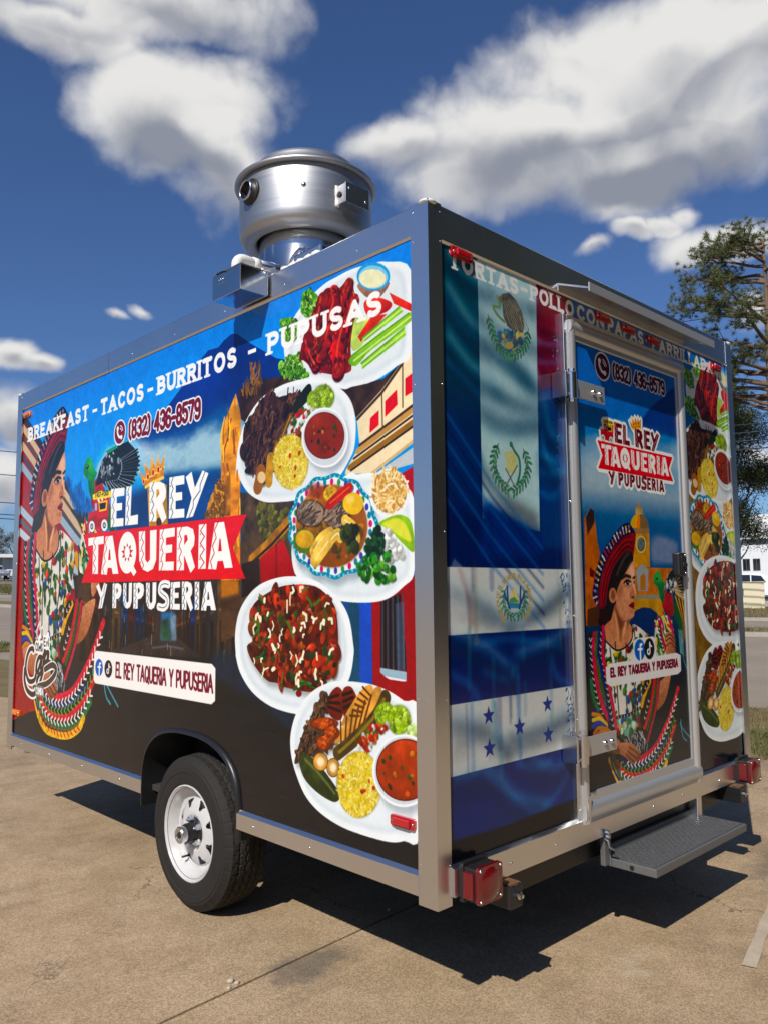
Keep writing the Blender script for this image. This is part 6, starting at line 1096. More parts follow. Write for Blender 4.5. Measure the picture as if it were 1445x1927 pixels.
def corner(x, y, sx, sy, name='corner_post'):
    """angle section: flanges run inward along +sx and +sy"""
    bm = bmesh.new(); f, t, e = .072, .011, .003
    g = .057; pr = [(-t, -t), (g, -t), (g, -t+e*2.2), (0.02, .0), (0.0, .02), (-t+e*2.2, f), (-t, f)]
    pts = [Vector((x+sx*a, y+sy*b, .404)) for a, b in pr]; extrude_poly(bm, pts, (0, 0, 2.735-.404)); o = link(name, mesh_of(bm, name), ALU, trailer)
    bm = bmesh.new(); bmesh.ops.create_uvsphere(bm, u_segments=10, v_segments=6, radius=.03)
    for v in bm.verts: v.co = Vector((x+sx*.012+v.co.x*1.1, y+sy*.012+v.co.y*1.1, 2.731+v.co.z*.38+.006*math.sin(v.co.x*200)*math.cos(v.co.y*170)))
    link('sealant_dab', mesh_of(bm, 'sealant'), SEAL, o, True); return o
cp = corner(0, 0, 1, 1); corner(0, TL, 1, -1); corner(TW, 0, -1, 1); corner(TW, TL, -1, -1)
# screw heads along the trim
bm = bmesh.new(); lathe(bm, [(.0001, .0035), (.003, .0033), (.0052, .0018), (.0055, 0)], 10); SCREW = mesh_of(bm, 'screw')
for p in SCREW.polygons: p.use_smooth = True
SCREW.materials.append(ZINC)
def screw(p, nrm, s_=1.0, parent=None):
    o = bpy.data.objects.new('screw', SCREW); C.objects.link(o); o.parent = parent or trailer; o.matrix_parent_inverse = parent_world(o.parent).inverted()
    o.location = p; o.rotation_euler = Vector(nrm).to_track_quat('Z', 'Y').to_euler(); o.scale = (s_,)*3; return o
for y in np.linspace(.35, TL-.3, 8): screw((-.0088, y, 2.662), (-1, 0, 0), .7)
for y in (.62, .98, 2.15, 2.6, 3.05, 3.5): screw((-.0158, y, .462), (-1, 0, 0))
for x in (.35, .62, 1.35, 1.62, 2.0): screw((x, -.0238, .47), (0, -1, 0))
for z in (.53, 1.05, 1.6, 2.1, 2.6, 2.705): screw((-.0108, .062, z), (-1, 0, 0), .55); screw((.049, -.0108, z), (0, -1, 0), .55); screw((TW-.049, -.0108, z), (0, -1, 0), .55); screw((-.0108, TL-.062, z), (-1, 0, 0), .55)
# ---------------------------------------------------------------- rear door
door = T('door', (.81, -.0135, .515), (1.80, -.001, 2.485), VINYL_R, .0); uv_panel(door.data, lambda c: (c.x/PANEL_W, (c.z-PZ0)/(PZ1-PZ0))); door['label'] = 'door printed with a woman in a woven hat, bird, phone number and logo'
def frame_bar(name, p0, p1, wid, dep, side, parent=trailer, base=-.012, nose=True):
    """door frame extrusion on the rear wall from p0 to p1 = (x, z); width grows to 'side' (a unit vector in x, z)"""
    p0, p1 = Vector((p0[0], 0, p0[1])), Vector((p1[0], 0, p1[1])); s_ = Vector((side[0], 0, side[1])); bm = bmesh.new()
    pr = [(0, 0), (0, dep*.55)]+[(wid*.08+wid*.30*(1-math.cos(math.pi*k/8))/1.0*.9, dep*(.55+.45*math.sin(math.pi*k/8))) for k in range(1, 8)]+[(wid*.66, dep*.5), (wid*.7, dep*.35), (wid*.96, dep*.32), (wid, dep*.2), (wid, 0)]
    extrude_poly(bm, [p0+s_*a+Vector((0, base-d, 0)) for a, d in pr], p1-p0); o = link(name, mesh_of(bm, name), FRAMEM, parent); shade_auto(o, 30); return o
frame_bar('door_frame', (.804, .505), (.804, 2.495), .058, .025, (1, 0), door); frame_bar('door_frame', (1.803, .505), (1.803, 2.495), .066, .025, (-1, 0), door)
frame_bar('door_frame', (.806, 2.495), (1.801, 2.495), .076, .027, (0, -1), door); frame_bar('door_frame', (.806, .503), (1.801, .503), .112, .027, (0, 1), door)
for nm, lo, hi in (('door_jamb', (.776, -.020, .50), (.803, .004, 2.518)), ('door_jamb', (1.804, -.020, .50), (1.824, .004, 2.518)), ('door_jamb', (.803, -.020, 2.497), (1.804, .004, 2.518))): T(nm, lo, hi, ALU, .003)
for z in (.56, .9, 1.3, 1.75, 2.2, 2.45): screw((.789, -.0198, z), (0, -1, 0), .8); screw((1.814, -.0198, z), (0, -1, 0), .8)
# folded gasket end at the foot of the hinge side
bm = bmesh.new(); extrude_poly(bm, [Vector((.816, -.040, .60)), Vector((.840, -.040, .615)), Vector((.830, -.042, .52)), Vector((.822, -.042, .505))], (0, .012, 0)); link('gasket_end', mesh_of(bm, 'gasket_end'), ALU, door)
def hinge(z0):
    h = T('hinge', (.800, -.054, z0), (1.016, -.045, z0+.074), FRAMEM, .0015, door)
    bm = bmesh.new(); lathe(bm, [(.0, -.004), (.021, -.004), (.021, .10), (.0, .10)], 24, Matrix.Translation((.757, -.062, z0-.012))); o = link('barrel', mesh_of(bm, 'barrel'), ZINC, h); shade_auto(o)
    bm = bmesh.new(); bbox(bm, (.715, -.066, z0-.005), (.757, -.058, z0+.004), .002); bbox(bm, (.715, -.066, z0+.074), (.757, -.058, z0+.083), .002); bbox(bm, (.707, -.070, z0-.012), (.718, -.001, z0+.09), .003); bbox(bm, (.760, -.060, z0+.005), (.805, -.046, z0+.07), .002); link('bracket', mesh_of(bm, 'bracket'), ZINC, h)
    for dz_, rr_ in ((-.028, .013), (.094, .013)):
        bm = bmesh.new(); lathe(bm, [(0, 0), (rr_, 0), (rr_, .012), (0, .012)], 6, Matrix.Translation((.757, -.062, z0+dz_))); link('hinge_nut', mesh_of(bm, 'hinge_nut'), ZINC, h)
    for x in (.925, .975):
        bm = bmesh.new(); lathe(bm, [(0, .012), (.007, .011), (.011, .006), (.012, 0)], 12, Matrix.Translation((x, -.054, z0+.038)) @ Matrix.Rotation(R(90), 4, 'X')); link('bolt', mesh_of(bm, 'bolt'), ZINC, h, True)
    return h
hinge(2.168); hinge(.762)
# latch
lt = T('latch', (1.632, -.050, 1.458), (1.712, -.0135, 1.568), BLACKPL, .008, door); box('latch_recess', (1.646, -.054, 1.475), (1.672, -.046, 1.552), BLACKP, lt, .003); box('latch_lever', (1.66, -.058, 1.50), (1.70, -.048, 1.52), BLACKPL, lt, .004)
for z in (1.472, 1.555): screw((1.692, -.0502, z), (0, -1, 0), 1.3, lt)
# rain canopy over the door
bm = bmesh.new(); cx0, cx1 = .76, 1.875
extrude_poly(bm, [Vector((cx0, -.009, 2.640)), Vector((cx0, -.150, 2.586)), Vector((cx0, -.153, 2.572)), Vector((cx0, -.150, 2.578)), Vector((cx0, -.009, 2.632))], (cx1-cx0, 0, 0))
bbox(bm, (cx0, -.0115, 2.606), (cx1, -.0092, 2.637), .0005); can = link('rain_canopy', mesh_of(bm, 'rain_canopy'), CANM, trailer)
bm = bmesh.new(); bbox(bm, (cx0-.004, -.1565, 2.566), (cx1+.004, -.1515, 2.602), .0005); link('front_lip', mesh_of(bm, 'front_lip'), FRAMEM, can)
# ---------------------------------------------------------------- lamps
def rounded(bm, cx, cz, w_, h_, y0, y1, rad, n=5):
    pts = []
    for sx, sz, a0 in ((1, 1, 0), (-1, 1, 90), (-1, -1, 180), (1, -1, 270)):
        for k in range(n+1): a = R(a0+90*k/n); pts.append(Vector((cx+sx*(w_/2-rad)+rad*math.cos(a), y0, cz+sz*(h_/2-rad)+rad*math.sin(a))))
    extrude_poly(bm, pts, (0, y1-y0, 0))
def marker(loc, nrm, mat, w_=.112, h_=.036):
    """clearance lamp: base plate with raised lens and two screws"""
    Mx = Matrix.Translation(loc) @ (Matrix.Identity(4) if nrm == 'R' else Matrix.Rotation(R(-90), 4, 'Z'))
    bm = bmesh.new(); rounded(bm, 0, 0, w_, h_, 0, -.010, .008); bmesh.ops.transform(bm, matrix=Mx, verts=bm.verts); m = link('marker_lamp', mesh_of(bm, 'marker_lamp'), mat, trailer)
    bm = bmesh.new(); bbox(bm, (-w_*.34, -.022, -h_*.34), (w_*.34, -.008, h_*.34), .005); bmesh.ops.transform(bm, matrix=Mx, verts=bm.verts); link('lens', mesh_of(bm, 'lens'), mat, m)
    for s_ in (-1, 1): screw(Mx @ Vector((s_*w_*.41, -.0098, 0)), Mx.to_3x3() @ Vector((0, -1, 0)), 1.0, m)
for x, z in ((.168, 2.587), (1.107, 2.577), (1.323, 2.572), (1.554, 2.570), (2.232, 2.566)): marker((x, 0, z), 'R', REDLENS)
marker((0, TL-3.608, .645), 'L', REDLENS); marker((0, TL-.15, 2.578), 'L', AMBER); marker((0, TL-.125, .642), 'L', AMBER)
def tail(cx, cz):
    b = T('tail_lamp', (cx-.06, -.083, cz-.052), (cx+.06, -.030, cz+.052), BLACKPL, .004)
    bm = bmesh.new(); rounded(bm, cx, cz, .120, .116, -.080, -.094, .012); link('lens', mesh_of(bm, 'lens'), DREDLENS, b)
    bm = bmesh.new(); lathe(bm, [(.0, .009), (.020, .0085), (.040, .0055), (.050, .001), (.052, .0)], 32, Matrix.Translation((cx, -.094, cz)) @ Matrix.Rotation(R(90), 4, 'X')); link('lens_ring', mesh_of(bm, 'lens_ring'), DREDLENS, b, True)
    for sx in (-1, 1):
        for sz in (-1, 1): screw((cx+sx*.050, -.094, cz+sz*.047), (0, -1, 0), 1.0, b)
    bm = bmesh.new(); bbox(bm, (cx-.072, -.076, cz-.042), (cx-.058, -.036, cz+.040), .004); link('side_lens', mesh_of(bm, 'side_lens'), DREDLENS, b)
    box('lamp_bracket', (cx-.066, -.034, cz-.058), (cx+.062, -.018, cz+.064), BLACKPL, b, .002)
    return b
tail(.150, .470); tail(2.268, .482)
for x0 in (.262, 2.10):
    st = T('bumper_stub', (x0, -.085, .352), (x0+.068, .25, .428), BLACKP, .004)
    bm = bmesh.new(); bbox(bm, (x0+.006, -.08, .4285), (x0+.062, -.03, .4305), 0); link('stub_plate', mesh_of(bm, 'stub_plate'), RUST, st)
    bm = bmesh.new(); lathe(bm, [(0, .02), (.007, .02), (.007, .01), (.013, .008), (.013, 0)], 8, Matrix.Translation((x0+.04, -.085, .392)) @ Matrix.Rotation(R(90), 4, 'X')); link('bolt', mesh_of(bm, 'bolt'), ZINC, st)
# ---------------------------------------------------------------- fold-out step
step = T('step', (1.0, -.212, .303), (1.842, .03, .335), GREYPAINT, .003); step['label'] = 'grey fold-out step with tread plate'
bm = bmesh.new(); bbox(bm, (1.012, -.20, .336), (1.83, .02, .3385), .001)
for i in range(46):
    for j in range(12):
        x = 1.022+i*.0176; y = -.192+j*.0175; a = R(45) if (i+j) % 2 else R(-45); bbox(bm, (-.0065, -.0016, 0), (.0065, .0016, .0017), 0, M=Matrix.Translation((x, y, .3385)) @ Matrix.Rotation(a, 4, 'Z'))
tp = link('tread_plate', mesh_of(bm, 'tread_plate'), TREAD, step); tp['kind'] = 'stuff'
bm = bmesh.new(); lathe(bm, [(0, 0), (.009, 0), (.009, .003), (0, .003)], 16, Matrix.Translation((1.0, -.11, .319)) @ Matrix.Rotation(R(-90), 4, 'Y')); link('drain_hole', mesh_of(bm, 'drain_hole'), BLACKP, step)
box('step_riser', (1.02, .012, .335), (1.80, .03, .37), GREYPAINT, step, .002)
for x0, x1 in ((.962, 1.0), (1.765, 1.81)): box('step_bracket', (x0+.03 if x0 < 1.2 else x0, -.022, .305), (x1, .02, .462), GREYPAINT if x0 < 1.2 else ALU, step, .003)
box('latch_plate', (.958, -.018, .312), (.992, .004, .468), GREYPAINT, step, .003)
tube_obj('step_pin', [(.955, -.018, .42), (.955, -.035, .415), (.958, -.038, .39), (.975, -.062, .375)], .005, GREYPAINT, step, 10)
for p in ((.955, -.03, .447), (.958, -.03, .43)):
    bm = bmesh.new(); lathe(bm, [(0, .014), (.009, .012), (.011, 0)], 8, Matrix.Translation(p) @ Matrix.Rotation(R(90), 4, 'X')); link('bolt', mesh_of(bm, 'bolt'), ZINC, step)
T('cross_member', (.30, .03, .335), (2.10, .075, .43), BLACKP, .003)
# ---------------------------------------------------------------- chassis
for x in (.36, TW-.42): T('chassis_beam', (x, .08, .345), (x+.06, TL+.05, .438), BLACKP, .004)
for y in (.8, 2.3, 3.2): T('cross_member', (.36, y, .36), (TW-.36, y+.05, .436), BLACKP, .003)
tube_obj('axle', [(.20, AY+.0, .345), (TW-.20, AY, .345)], .032, BLACKP, trailer)
bm = bmesh.new(); bbox(bm, (.32, TL-.35, .30), (.42, TL-.25, .43), .004); link('jack_mount', mesh_of(bm, 'jack_mount'), BLACKP, trailer)
tube_obj('drain_pipe', [(.06, TL-.16, .47), (.06, TL-.16, .385)], .02, PVC, trailer)
tube_obj('drain_pipe', [(.09, TL-.36, .47), (.09, TL-.36, .40)], .018, BLACKPL, trailer)
# tongue out front
bm = bmesh.new(); tube(bm, [(.5, TL-.2, .40), (TW/2, TL+1.2, .42)], .045, 4); tube(bm, [(TW-.5, TL-.2, .40), (TW/2, TL+1.2, .42)], .045, 4); link('tongue', mesh_of(bm, 'tongue'), BLACKP, trailer)
tube_obj('tongue_jack', [(TW/2, TL+1.15, .02), (TW/2, TL+1.15, .80)], .03, ZINC, trailer); box('jack_foot', (TW/2-.08, TL+1.07, 0), (TW/2+.08, TL+1.23, .02), ZINC, trailer, .003)
# ---------------------------------------------------------------- wheels
TR = .336
def build_wheel(sgn):
    """sgn -1: outer face towards -x"""
    xo = -.012 if sgn < 0 else TW+.012; Mw = Matrix.Translation((xo, AY-.03, TR)) @ Matrix.Rotation(R(-90 if sgn < 0 else 90), 4, 'Y')   # local z = outward
    # rim
    bm = bmesh.new(); lathe(bm, [(.180, -.19), (.168, -.17), (.160, -.10), (.172, -.05), (.186, -.022), (.199, -.012), (.207, -.002), (.2075, .004), (.203, .006), (.194, -.004), (.184, -.013), (.174, -.035), (.166, -.048), (.150, -.052)], 72, Mw)
    # disc with eight windows
    nth, rs = 192, [.150, .146, .142, .136, .130, .124, .118, .112, .106, .101, .095, .085, .073, .066, .062]
    zs = [-.052, -.048, -.044, -.041, -.038, -.035, -.033, -.031, -.029, -.028, -.027, -.025, -.026, -.032, -.034]
    rings = [[bm.verts.new(Mw @ Vector((r_*math.cos(2*math.pi*k/nth), r_*math.sin(2*math.pi*k/nth), z_))) for k in range(nth)] for r_, z_ in zip(rs, zs)]
    for i in range(len(rs)-1):
        rm = (rs[i]+rs[i+1])/2
        for k in range(nth):
            th = ((k+.5)/nth*8) % 1-.5; hole = .104 < rm < .142 and abs(th) < (.05+.21*(rm-.104)/.038)
            if not hole: bm.faces.new((rings[i][k], rings[i][(k+1) % nth], rings[i+1][(k+1) % nth], rings[i+1][k]))
    bmesh.ops.solidify(bm, geom=bm.faces[:], thickness=.004)
    wheel = link('wheel', mesh_of(bm, 'wheel'), WHEELW, trailer); shade_auto(wheel, 40)
    wheel['label'] = 'white spoked steel wheel with black trailer tyre'
    # tyre with tread
    prof = [(.176, -.195), (.200, -.206), (.235, -.214), (.275, -.214), (.300, -.208), (.3165, -.196)]
    tw0, tw1 = -.190, -.018; nT = 26
    tread = [(.330+.006*math.sin(math.pi*(k+.5)/nT), tw0+(tw1-tw0)*k/nT) for k in range(nT+1)]
    prof2 = [(.3165, -.010), (.300, .004), (.290, .006), (.287, .009), (.262, .0105), (.258, .008), (.235, .010), (.214, .006), (.205, -.002), (.190, -.010)]
    full = prof+tread+prof2; seg = 480; bm = bmesh.new(); rings = []; i0 = len(prof)
    for i, (r_, z_) in enumerate(full):
        row = []
        for k in range(seg):
            rr_ = r_; j = i-i0
            if 0 <= j <= nT:
                f = j/nT; gro = min(abs(f-g_) for g_ in (.2, .4, .6, .8))
                wob = .012*math.sin(k*2*math.pi/10)
                if min(abs(f-g_+wob) for g_ in (.2, .4, .6, .8)) < .021: rr_ -= .008
                elif (k+int(f*9)*4) % 12 < 2 and (f < .2 or f > .8 or int(f*10) % 2): rr_ -= .003
            elif i == i0-1 or i == i0+nT+1:
                if k % 12 < 2: rr_ -= .003
            a = 2*math.pi*k/seg; row.append(bm.verts.new(Mw @ Vector((rr_*math.cos(a), rr_*math.sin(a), z_))))
        rings.append(row)
    for a, b in zip(rings[:-1], rings[1:]):
        for k in range(seg): bm.faces.new((a[k], a[(k+1) % seg], b[(k+1) % seg], b[k]))
    ty = link('tyre', mesh_of(bm, 'tyre'), RUBBER, wheel); shade_auto(ty, 24)
    bm = bmesh.new(); lathe(bm, [(.060, -.06), (.060, -.034), (.056, -.028), (.044, -.022), (.043, .012), (.040, .018), (.0395, .020)], 32, Mw); hb = link('hub', mesh_of(bm, 'hub'), BLACKP, wheel); shade_auto(hb)
    bm = bmesh.new(); lathe(bm, [(.036, .016), (.036, .046), (.033, .050), (.024, .050), (.022, .046), (0.0001, .045)], 32, Mw); dc = link('dust_cap', mesh_of(bm, 'dust_cap'), ZINC, hb); shade_auto(dc)
    bm = bmesh.new(); lathe(bm, [(0.0001, .049), (.013, .049), (.014, .0455)], 20, Mw); link('grease_plug', mesh_of(bm, 'grease_plug'), BLACKPL, hb)
    for k in range(5):
        a = 2*math.pi*(k+.2)/5; bm = bmesh.new(); lathe(bm, [(.014, 0), (.0125, .008), (.0125, .020), (.008, .024), (.005, .026), (.005, .032), (0.0001, .033)], 8, Mw @ Matrix.Translation((.0565*math.cos(a), .0565*math.sin(a), -.028))); link('lug_nut', mesh_of(bm, 'lug_nut'), ZINC, wheel)
    tube_obj('valve_stem', [Mw @ Vector((.142*math.cos(a_), .142*math.sin(a_), z_)) for a_, z_ in ((.5 if sgn > 0 else 2.6, -.05), (.5 if sgn > 0 else 2.6, -.012))], .005, BLACKPL, wheel, 8)
    # thin purple pinstripe on the rim
    bm = bmesh.new(); lathe(bm, [(.1915, -.0055), (.1932, -.0042)], 96, Mw @ Matrix.Translation((0, 0, .0012))); link('pinstripe', mesh_of(bm, 'pinstripe'), PIN, wheel)
    return wheel
PIN = simple('purple_pinstripe', (.16, .02, .12), .4)
build_wheel(-1); build_wheel(1)
# wheel-arch lip and liner
def arch(off, n=40):
    out = []
    for k in range(n+1):
        a = math.pi-math.pi*k/n; c = math.cos(a); s_ = math.sin(a); out.append((AY+(AR+off)*(abs(c)**.8)*(1 if c > 0 else -1), .47+(.292+off)*(abs(s_)**.72)))
    return [(AY-AR-off, .375)]+out+[(AY+AR+off, .375)]
for sgn in (-1, 1):
    xw = 0 if sgn < 0 else TW; bm = bmesh.new(); oA, oB = arch(.030), arch(-.004)
    prof = [(0.0, .018), (.009, .016), (.016, .008), (.017, .0), (-.02, -.004)]      # outward, offset
    rows = []
    for o_, f_ in prof: rows.append([bm.verts.new((xw+sgn*o_, y, z)) for y, z in arch(f_)])
    rows.append([bm.verts.new((xw-sgn*.26, y, z)) for y, z in arch(-.004)])
    for a, b in zip(rows[:-1], rows[1:]):
        for k in range(len(a)-1): bm.faces.new((a[k], a[k+1], b[k+1], b[k]))
    bm.faces.new(rows[-1])
    fd = link('fender', mesh_of(bm, 'fender'), BLACKP, trailer); shade_auto(fd, 50)
# ---------------------------------------------------------------- rooftop exhaust fan
FX, FY = .426, 1.20
Mf = Matrix.Translation((FX, FY, 0))
fan = lathe_obj('exhaust_fan', [(.316, 3.352), (.321, 3.34), (.322, 3.24), (.323, 3.135), (.320, 3.108), (.312, 3.084), (.296, 3.068), (.276, 3.060), (.258, 3.060), (.246, 3.066), (.238, 3.078), (.236, 3.09)], BRUSH, trailer, 96, Mf); fan['label'] = 'spun aluminium upblast exhaust fan on the roof'
lathe_obj('rim', [(.316, 3.350), (.326, 3.344), (.340, 3.346), (.346, 3.353), (.345, 3.363), (.337, 3.369), (.322, 3.368), (.316, 3.358)], BRUSH, fan, 96, Mf)
lathe_obj('top_cap', [(.31, 3.352), (.308, 3.374), (.300, 3.384), (.266, 3.402), (.254, 3.436), (.246, 3.452), (.15, 3.474), (.0001, 3.482)], BRUSH, fan, 72, Mf)
lathe_obj('base_cone', [(.224, 3.10), (.226, 3.04), (.232, 2.96), (.246, 2.88), (.272, 2.82), (.30, 2.80)], STEEL, fan, 72, Mf)
bm = bmesh.new(); bbox(bm, (FX-.31, FY-.31, 2.72), (FX+.31, FY+.31, 2.802), .006); link('roof_curb', mesh_of(bm, 'roof_curb'), ALU, fan)
def on_drum(px_dir, z): return Vector((FX+.320*math.cos(px_dir), FY+.320*math.sin(px_dir), z))
VA = math.atan2(CAM_LOC.y-FY, CAM_LOC.x-FX)
# vent port (towards the left as seen from outside the wall)
pa = VA-R(52); pn = Vector((math.cos(pa), math.sin(pa), 0)); Mp = Matrix.Translation(on_drum(pa, 3.25)) @ pn.to_track_quat('Z', 'Y').to_matrix().to_4x4()
o = lathe_obj('vent_port', [(.062, -.02), (.062, .006), (.056, .010), (.046, .010), (.046, .034), (.041, .036), (.040, .030), (.040, -.01), (.0001, -.012)], BLACKPL, fan, 40, Mp); lathe_obj('port_ring', [(.0405, .030), (.0405, .037), (.047, .037), (.047, .030)], ZINC, o, 40, Mp)
# switch box
ja = VA+R(38); jn = Vector((math.cos(ja), math.sin(ja), 0)); jt = Vector((-jn.y, jn.x, 0)); jc = on_drum(ja, 3.20)+jn*.02
Mj = Matrix(((jt.x, jn.x, 0, jc.x), (jt.y, jn.y, 0, jc.y), (0, 0, 1, jc.z), (0, 0, 0, 1)))
bm = bmesh.new(); bbox(bm, (-.068, -.06, -.045), (.068, .035, .045), .003); bmesh.ops.transform(bm, matrix=Mj, verts=bm.verts); jb = link('switch_box', mesh_of(bm, 'switch_box'), STEEL, fan)
bm = bmesh.new(); bbox(bm, (-.070, .0355, -.047), (.070, .040, .047), .001); bmesh.ops.transform(bm, matrix=Mj, verts=bm.verts); link('box_cover', mesh_of(bm, 'box_cover'), ALU, jb)
for s_ in (-.05, .05): screw(Mj @ Vector((s_, .040, .02 if s_ < 0 else -.015)), jn, 1.2, jb)
bm = bmesh.new(); lathe(bm, [(0.0001, .006), (.013, .005), (.014, 0)], 16, Mj @ Matrix.Translation((-.0685, -.005, .0)) @ Matrix.Rotation(R(-90), 4, 'Y')); link('cable_knockout', mesh_of(bm, 'knockout'), BLACKPL, jb)
bm = bmesh.new(); tube(bm, [Mj @ Vector((-.066, -.028+.004*math.sin(i), -.05+.1*i/12)) for i in range(13)], .012, 8); link('sealant_bead', mesh_of(bm, 'sealant_bead'), SEAL, jb, True)
# screw in the middle, label
screw(on_drum(VA-R(2), 3.235), (math.cos(VA-R(2)), math.sin(VA-R(2)), 0), 2.2, fan)
lb = VA-R(66); bm = bmesh.new()
g = [[bm.verts.new(on_drum(lb-R(12)*k/4, z)+Vector((math.cos(lb-R(12)*k/4), math.sin(lb-R(12)*k/4), 0))*.0012) for k in range(5)] for z in (3.16, 3.27)]
for k in range(4): bm.faces.new((g[0][k], g[0][k+1], g[1][k+1], g[1][k]))
link('rating_label', mesh_of(bm, 'rating_label'), PVC, fan)
# grease box on the rail, drain pipe
gb = T('grease_box', (-.152, .900, 2.637), (-.0185, 1.110, 2.742), STEEL, .0015); gb['label'] = 'stainless grease box hooked over the top rail'
T('box_lid', (-.155, .897, 2.7425), (-.006, 1.113, 2.7465), STEEL, .0008, gb); T('edge_return', (-.1535, .8985, 2.637), (-.1505, .9015, 2.742), ALU, .0008, gb)
bm = bmesh.new(); bbox(bm, (-.1545, 1.015, 2.70), (-.1522, 1.065, 2.7425), .0005); h = link('lid_hinge', mesh_of(bm, 'lid_hinge'), STEEL, gb); tube_obj('hinge_pin', [(-.1555, 1.01, 2.745), (-.1555, 1.07, 2.745)], .004, BLACKP, gb, 8)
for y in (1.025, 1.04, 1.055): screw((-.1543, y, 2.715), (-1, 0, 0), .6, gb)
T('hook_plate', (-.0225, .8925, 2.640), (-.019, .899, 2.75), ALU, .0006, gb)
pp = [(-.11, .99, 2.735), (-.11, .99, 2.775)]+[(-.11+.032*(1-math.cos(R(90)*k/6)), .99, 2.775+.032*math.sin(R(90)*k/6)) for k in range(1, 7)]+[(.05, 1.0, 2.806)]
tube_obj('grease_pipe', pp, .023, PVC, trailer, 18); tube_obj('pipe_collar', [(-.03, .996, 2.807), (.005, .998, 2.807)], .028, PVC, trailer, 18); tube_obj('drain_spout', [(.005, .998, 2.807), (.26, 1.02, 2.83)], .029, ZINC, trailer, 18)
# cable channel and flexible conduit by the fan
bm = bmesh.new(); bbox(bm, (.03, .60, 2.733), (.10, .98, 2.752), .003); link('cable_tray', mesh_of(bm, 'cable_tray'), ALU, trailer)
bm = bmesh.new(); pts = []
for i in range(70):
    t = i/69; a = math.pi*(1-t); pts.append(Vector((.07+.02*t, .80+.07*math.cos(a), 2.745+.085*math.sin(a)**.7 if 0 < t < 1 else 2.745)))
tube(bm, pts, .016, 10)
for v in bm.verts: pass
link('flexible_conduit', mesh_of(bm, 'flexible_conduit'), ZINC, trailer)
bm = bmesh.new(); bbox(bm, (.04, .62, 2.735), (.10, .80, 2.80), .01); link('conduit_elbow', mesh_of(bm, 'conduit_elbow'), ZINC, trailer)
r = random.Random(5)
for i in range(5):
    bm = bmesh.new(); bmesh.ops.create_icosphere(bm, subdivisions=2, radius=.03)
    for v in bm.verts: v.co = Vector((.02+v.co.x*.7, .62+i*.05+v.co.y, 2.738+v.co.z*.6+r.uniform(-.004, .004)))
    link('sealant_dab', mesh_of(bm, 'sealant_dab'), SEAL, trailer, True)
# ---------------------------------------------------------------- beyond the lot
RGT = Vector((NR[1], -NR[0], 0))          # to the right when looking along NR
def at_r(d, s, z=0.0): return Vector((CAM_LOC.x, CAM_LOC.y, 0))+NRv*d+RGT*s+Vector((0, 0, z))
LGT = Vector((NL[1], -NL[0], 0))
def at_l(d, s, z=0.0):
    p = Vector((CAM_LOC.x, CAM_LOC.y, 0))+NLv*d+LGT*s; p.z = gz(p.x, p.y)+z; return p
BARK = simple('pine_bark', (.17, .115, .08), .95, 0, .45, 5, .9, 14, spec=.1, stretch=(1, 1, .35))
OBARK = simple('oak_bark', (.10, .08, .06), .95, 0, .4, 6, .8, 16, spec=.1)
def leaf_mat(name, c1, c2, tr):
    m, nb, b = newmat(name); oi = nb.n('ShaderNodeNewGeometry').outputs['Random Per Island']
    cc = nb.mix(oi, col4(c1), col4(c2)); put(nb, b.inputs['Base Color'], cc); b.inputs['Roughness'].default_value = .55; b.inputs['Specular IOR Level'].default_value = .3
    t = nb.n('ShaderNodeBsdfTranslucent', {'Color': cc}); ms = nb.n('ShaderNodeMixShader', {0: tr, 1: b.outputs[0], 2: t.outputs[0]}); nb.nt.links.new(ms.outputs[0], nb.nt.nodes['Material Output'].inputs[0]); return m
NEEDLE = leaf_mat('pine_needles', (.08, .11, .04), (.22, .23, .095), .35)
OAKL = leaf_mat('oak_leaves', (.04, .06, .02), (.13, .14, .05), .25)
GRASSM = leaf_mat('grass_blades', (.06, .10, .02), (.19, .19, .06), .25)
DRYG = leaf_mat('dry_grass_blades', (.16, .13, .06), (.26, .22, .11), .2)
def tri_mesh(name, V):
    V = np.asarray(V, np.float32).reshape(-1, 3); n = len(V)//3; me = bpy.data.meshes.new(name); me.vertices.add(len(V)); me.vertices.foreach_set('co', V.ravel()); me.loops.add(len(V)); me.loops.foreach_set('vertex_index', np.arange(len(V), dtype=np.int32))
    me.polygons.add(n); me.polygons.foreach_set('loop_start', np.arange(0, len(V), 3, dtype=np.int32)); me.polygons.foreach_set('loop_total', np.full(n, 3, np.int32)); me.update(calc_edges=True); return me
def limb(bm, p0, p1, r0, r1, sag, rnd, n=7, seg=7):
    p0, p1 = Vector(p0), Vector(p1); pts = []
    for i in range(n+1): t = i/n; q = p0.lerp(p1, t); q.z += sag*math.sin(math.pi*t*.5)-sag*t; q += Vector((rnd.uniform(-1, 1), rnd.uniform(-1, 1), rnd.uniform(-1, 1)))*(.02*(p1-p0).length if 0 < i < n else 0); pts.append(q)
    tube(bm, pts, r0, seg, r1, cap=False); return pts
def needles(V, c, n, ln, rnd, upv=.25):
    d = rnd.normal(size=(n, 3)); d[:, 2] = d[:, 2]*.8+upv; d /= np.linalg.norm(d, axis=1)[:, None]
    L_ = ln*rnd.uniform(.6, 1.1, (n, 1)); s_ = np.cross(d, rnd.normal(size=(n, 3))); s_ /= np.linalg.norm(s_, axis=1)[:, None]; b = c+d*L_*.08; w_ = ln*.042
    V.append(np.stack([b-s_*w_, b+s_*w_, c+d*L_], 1).reshape(-1, 3))
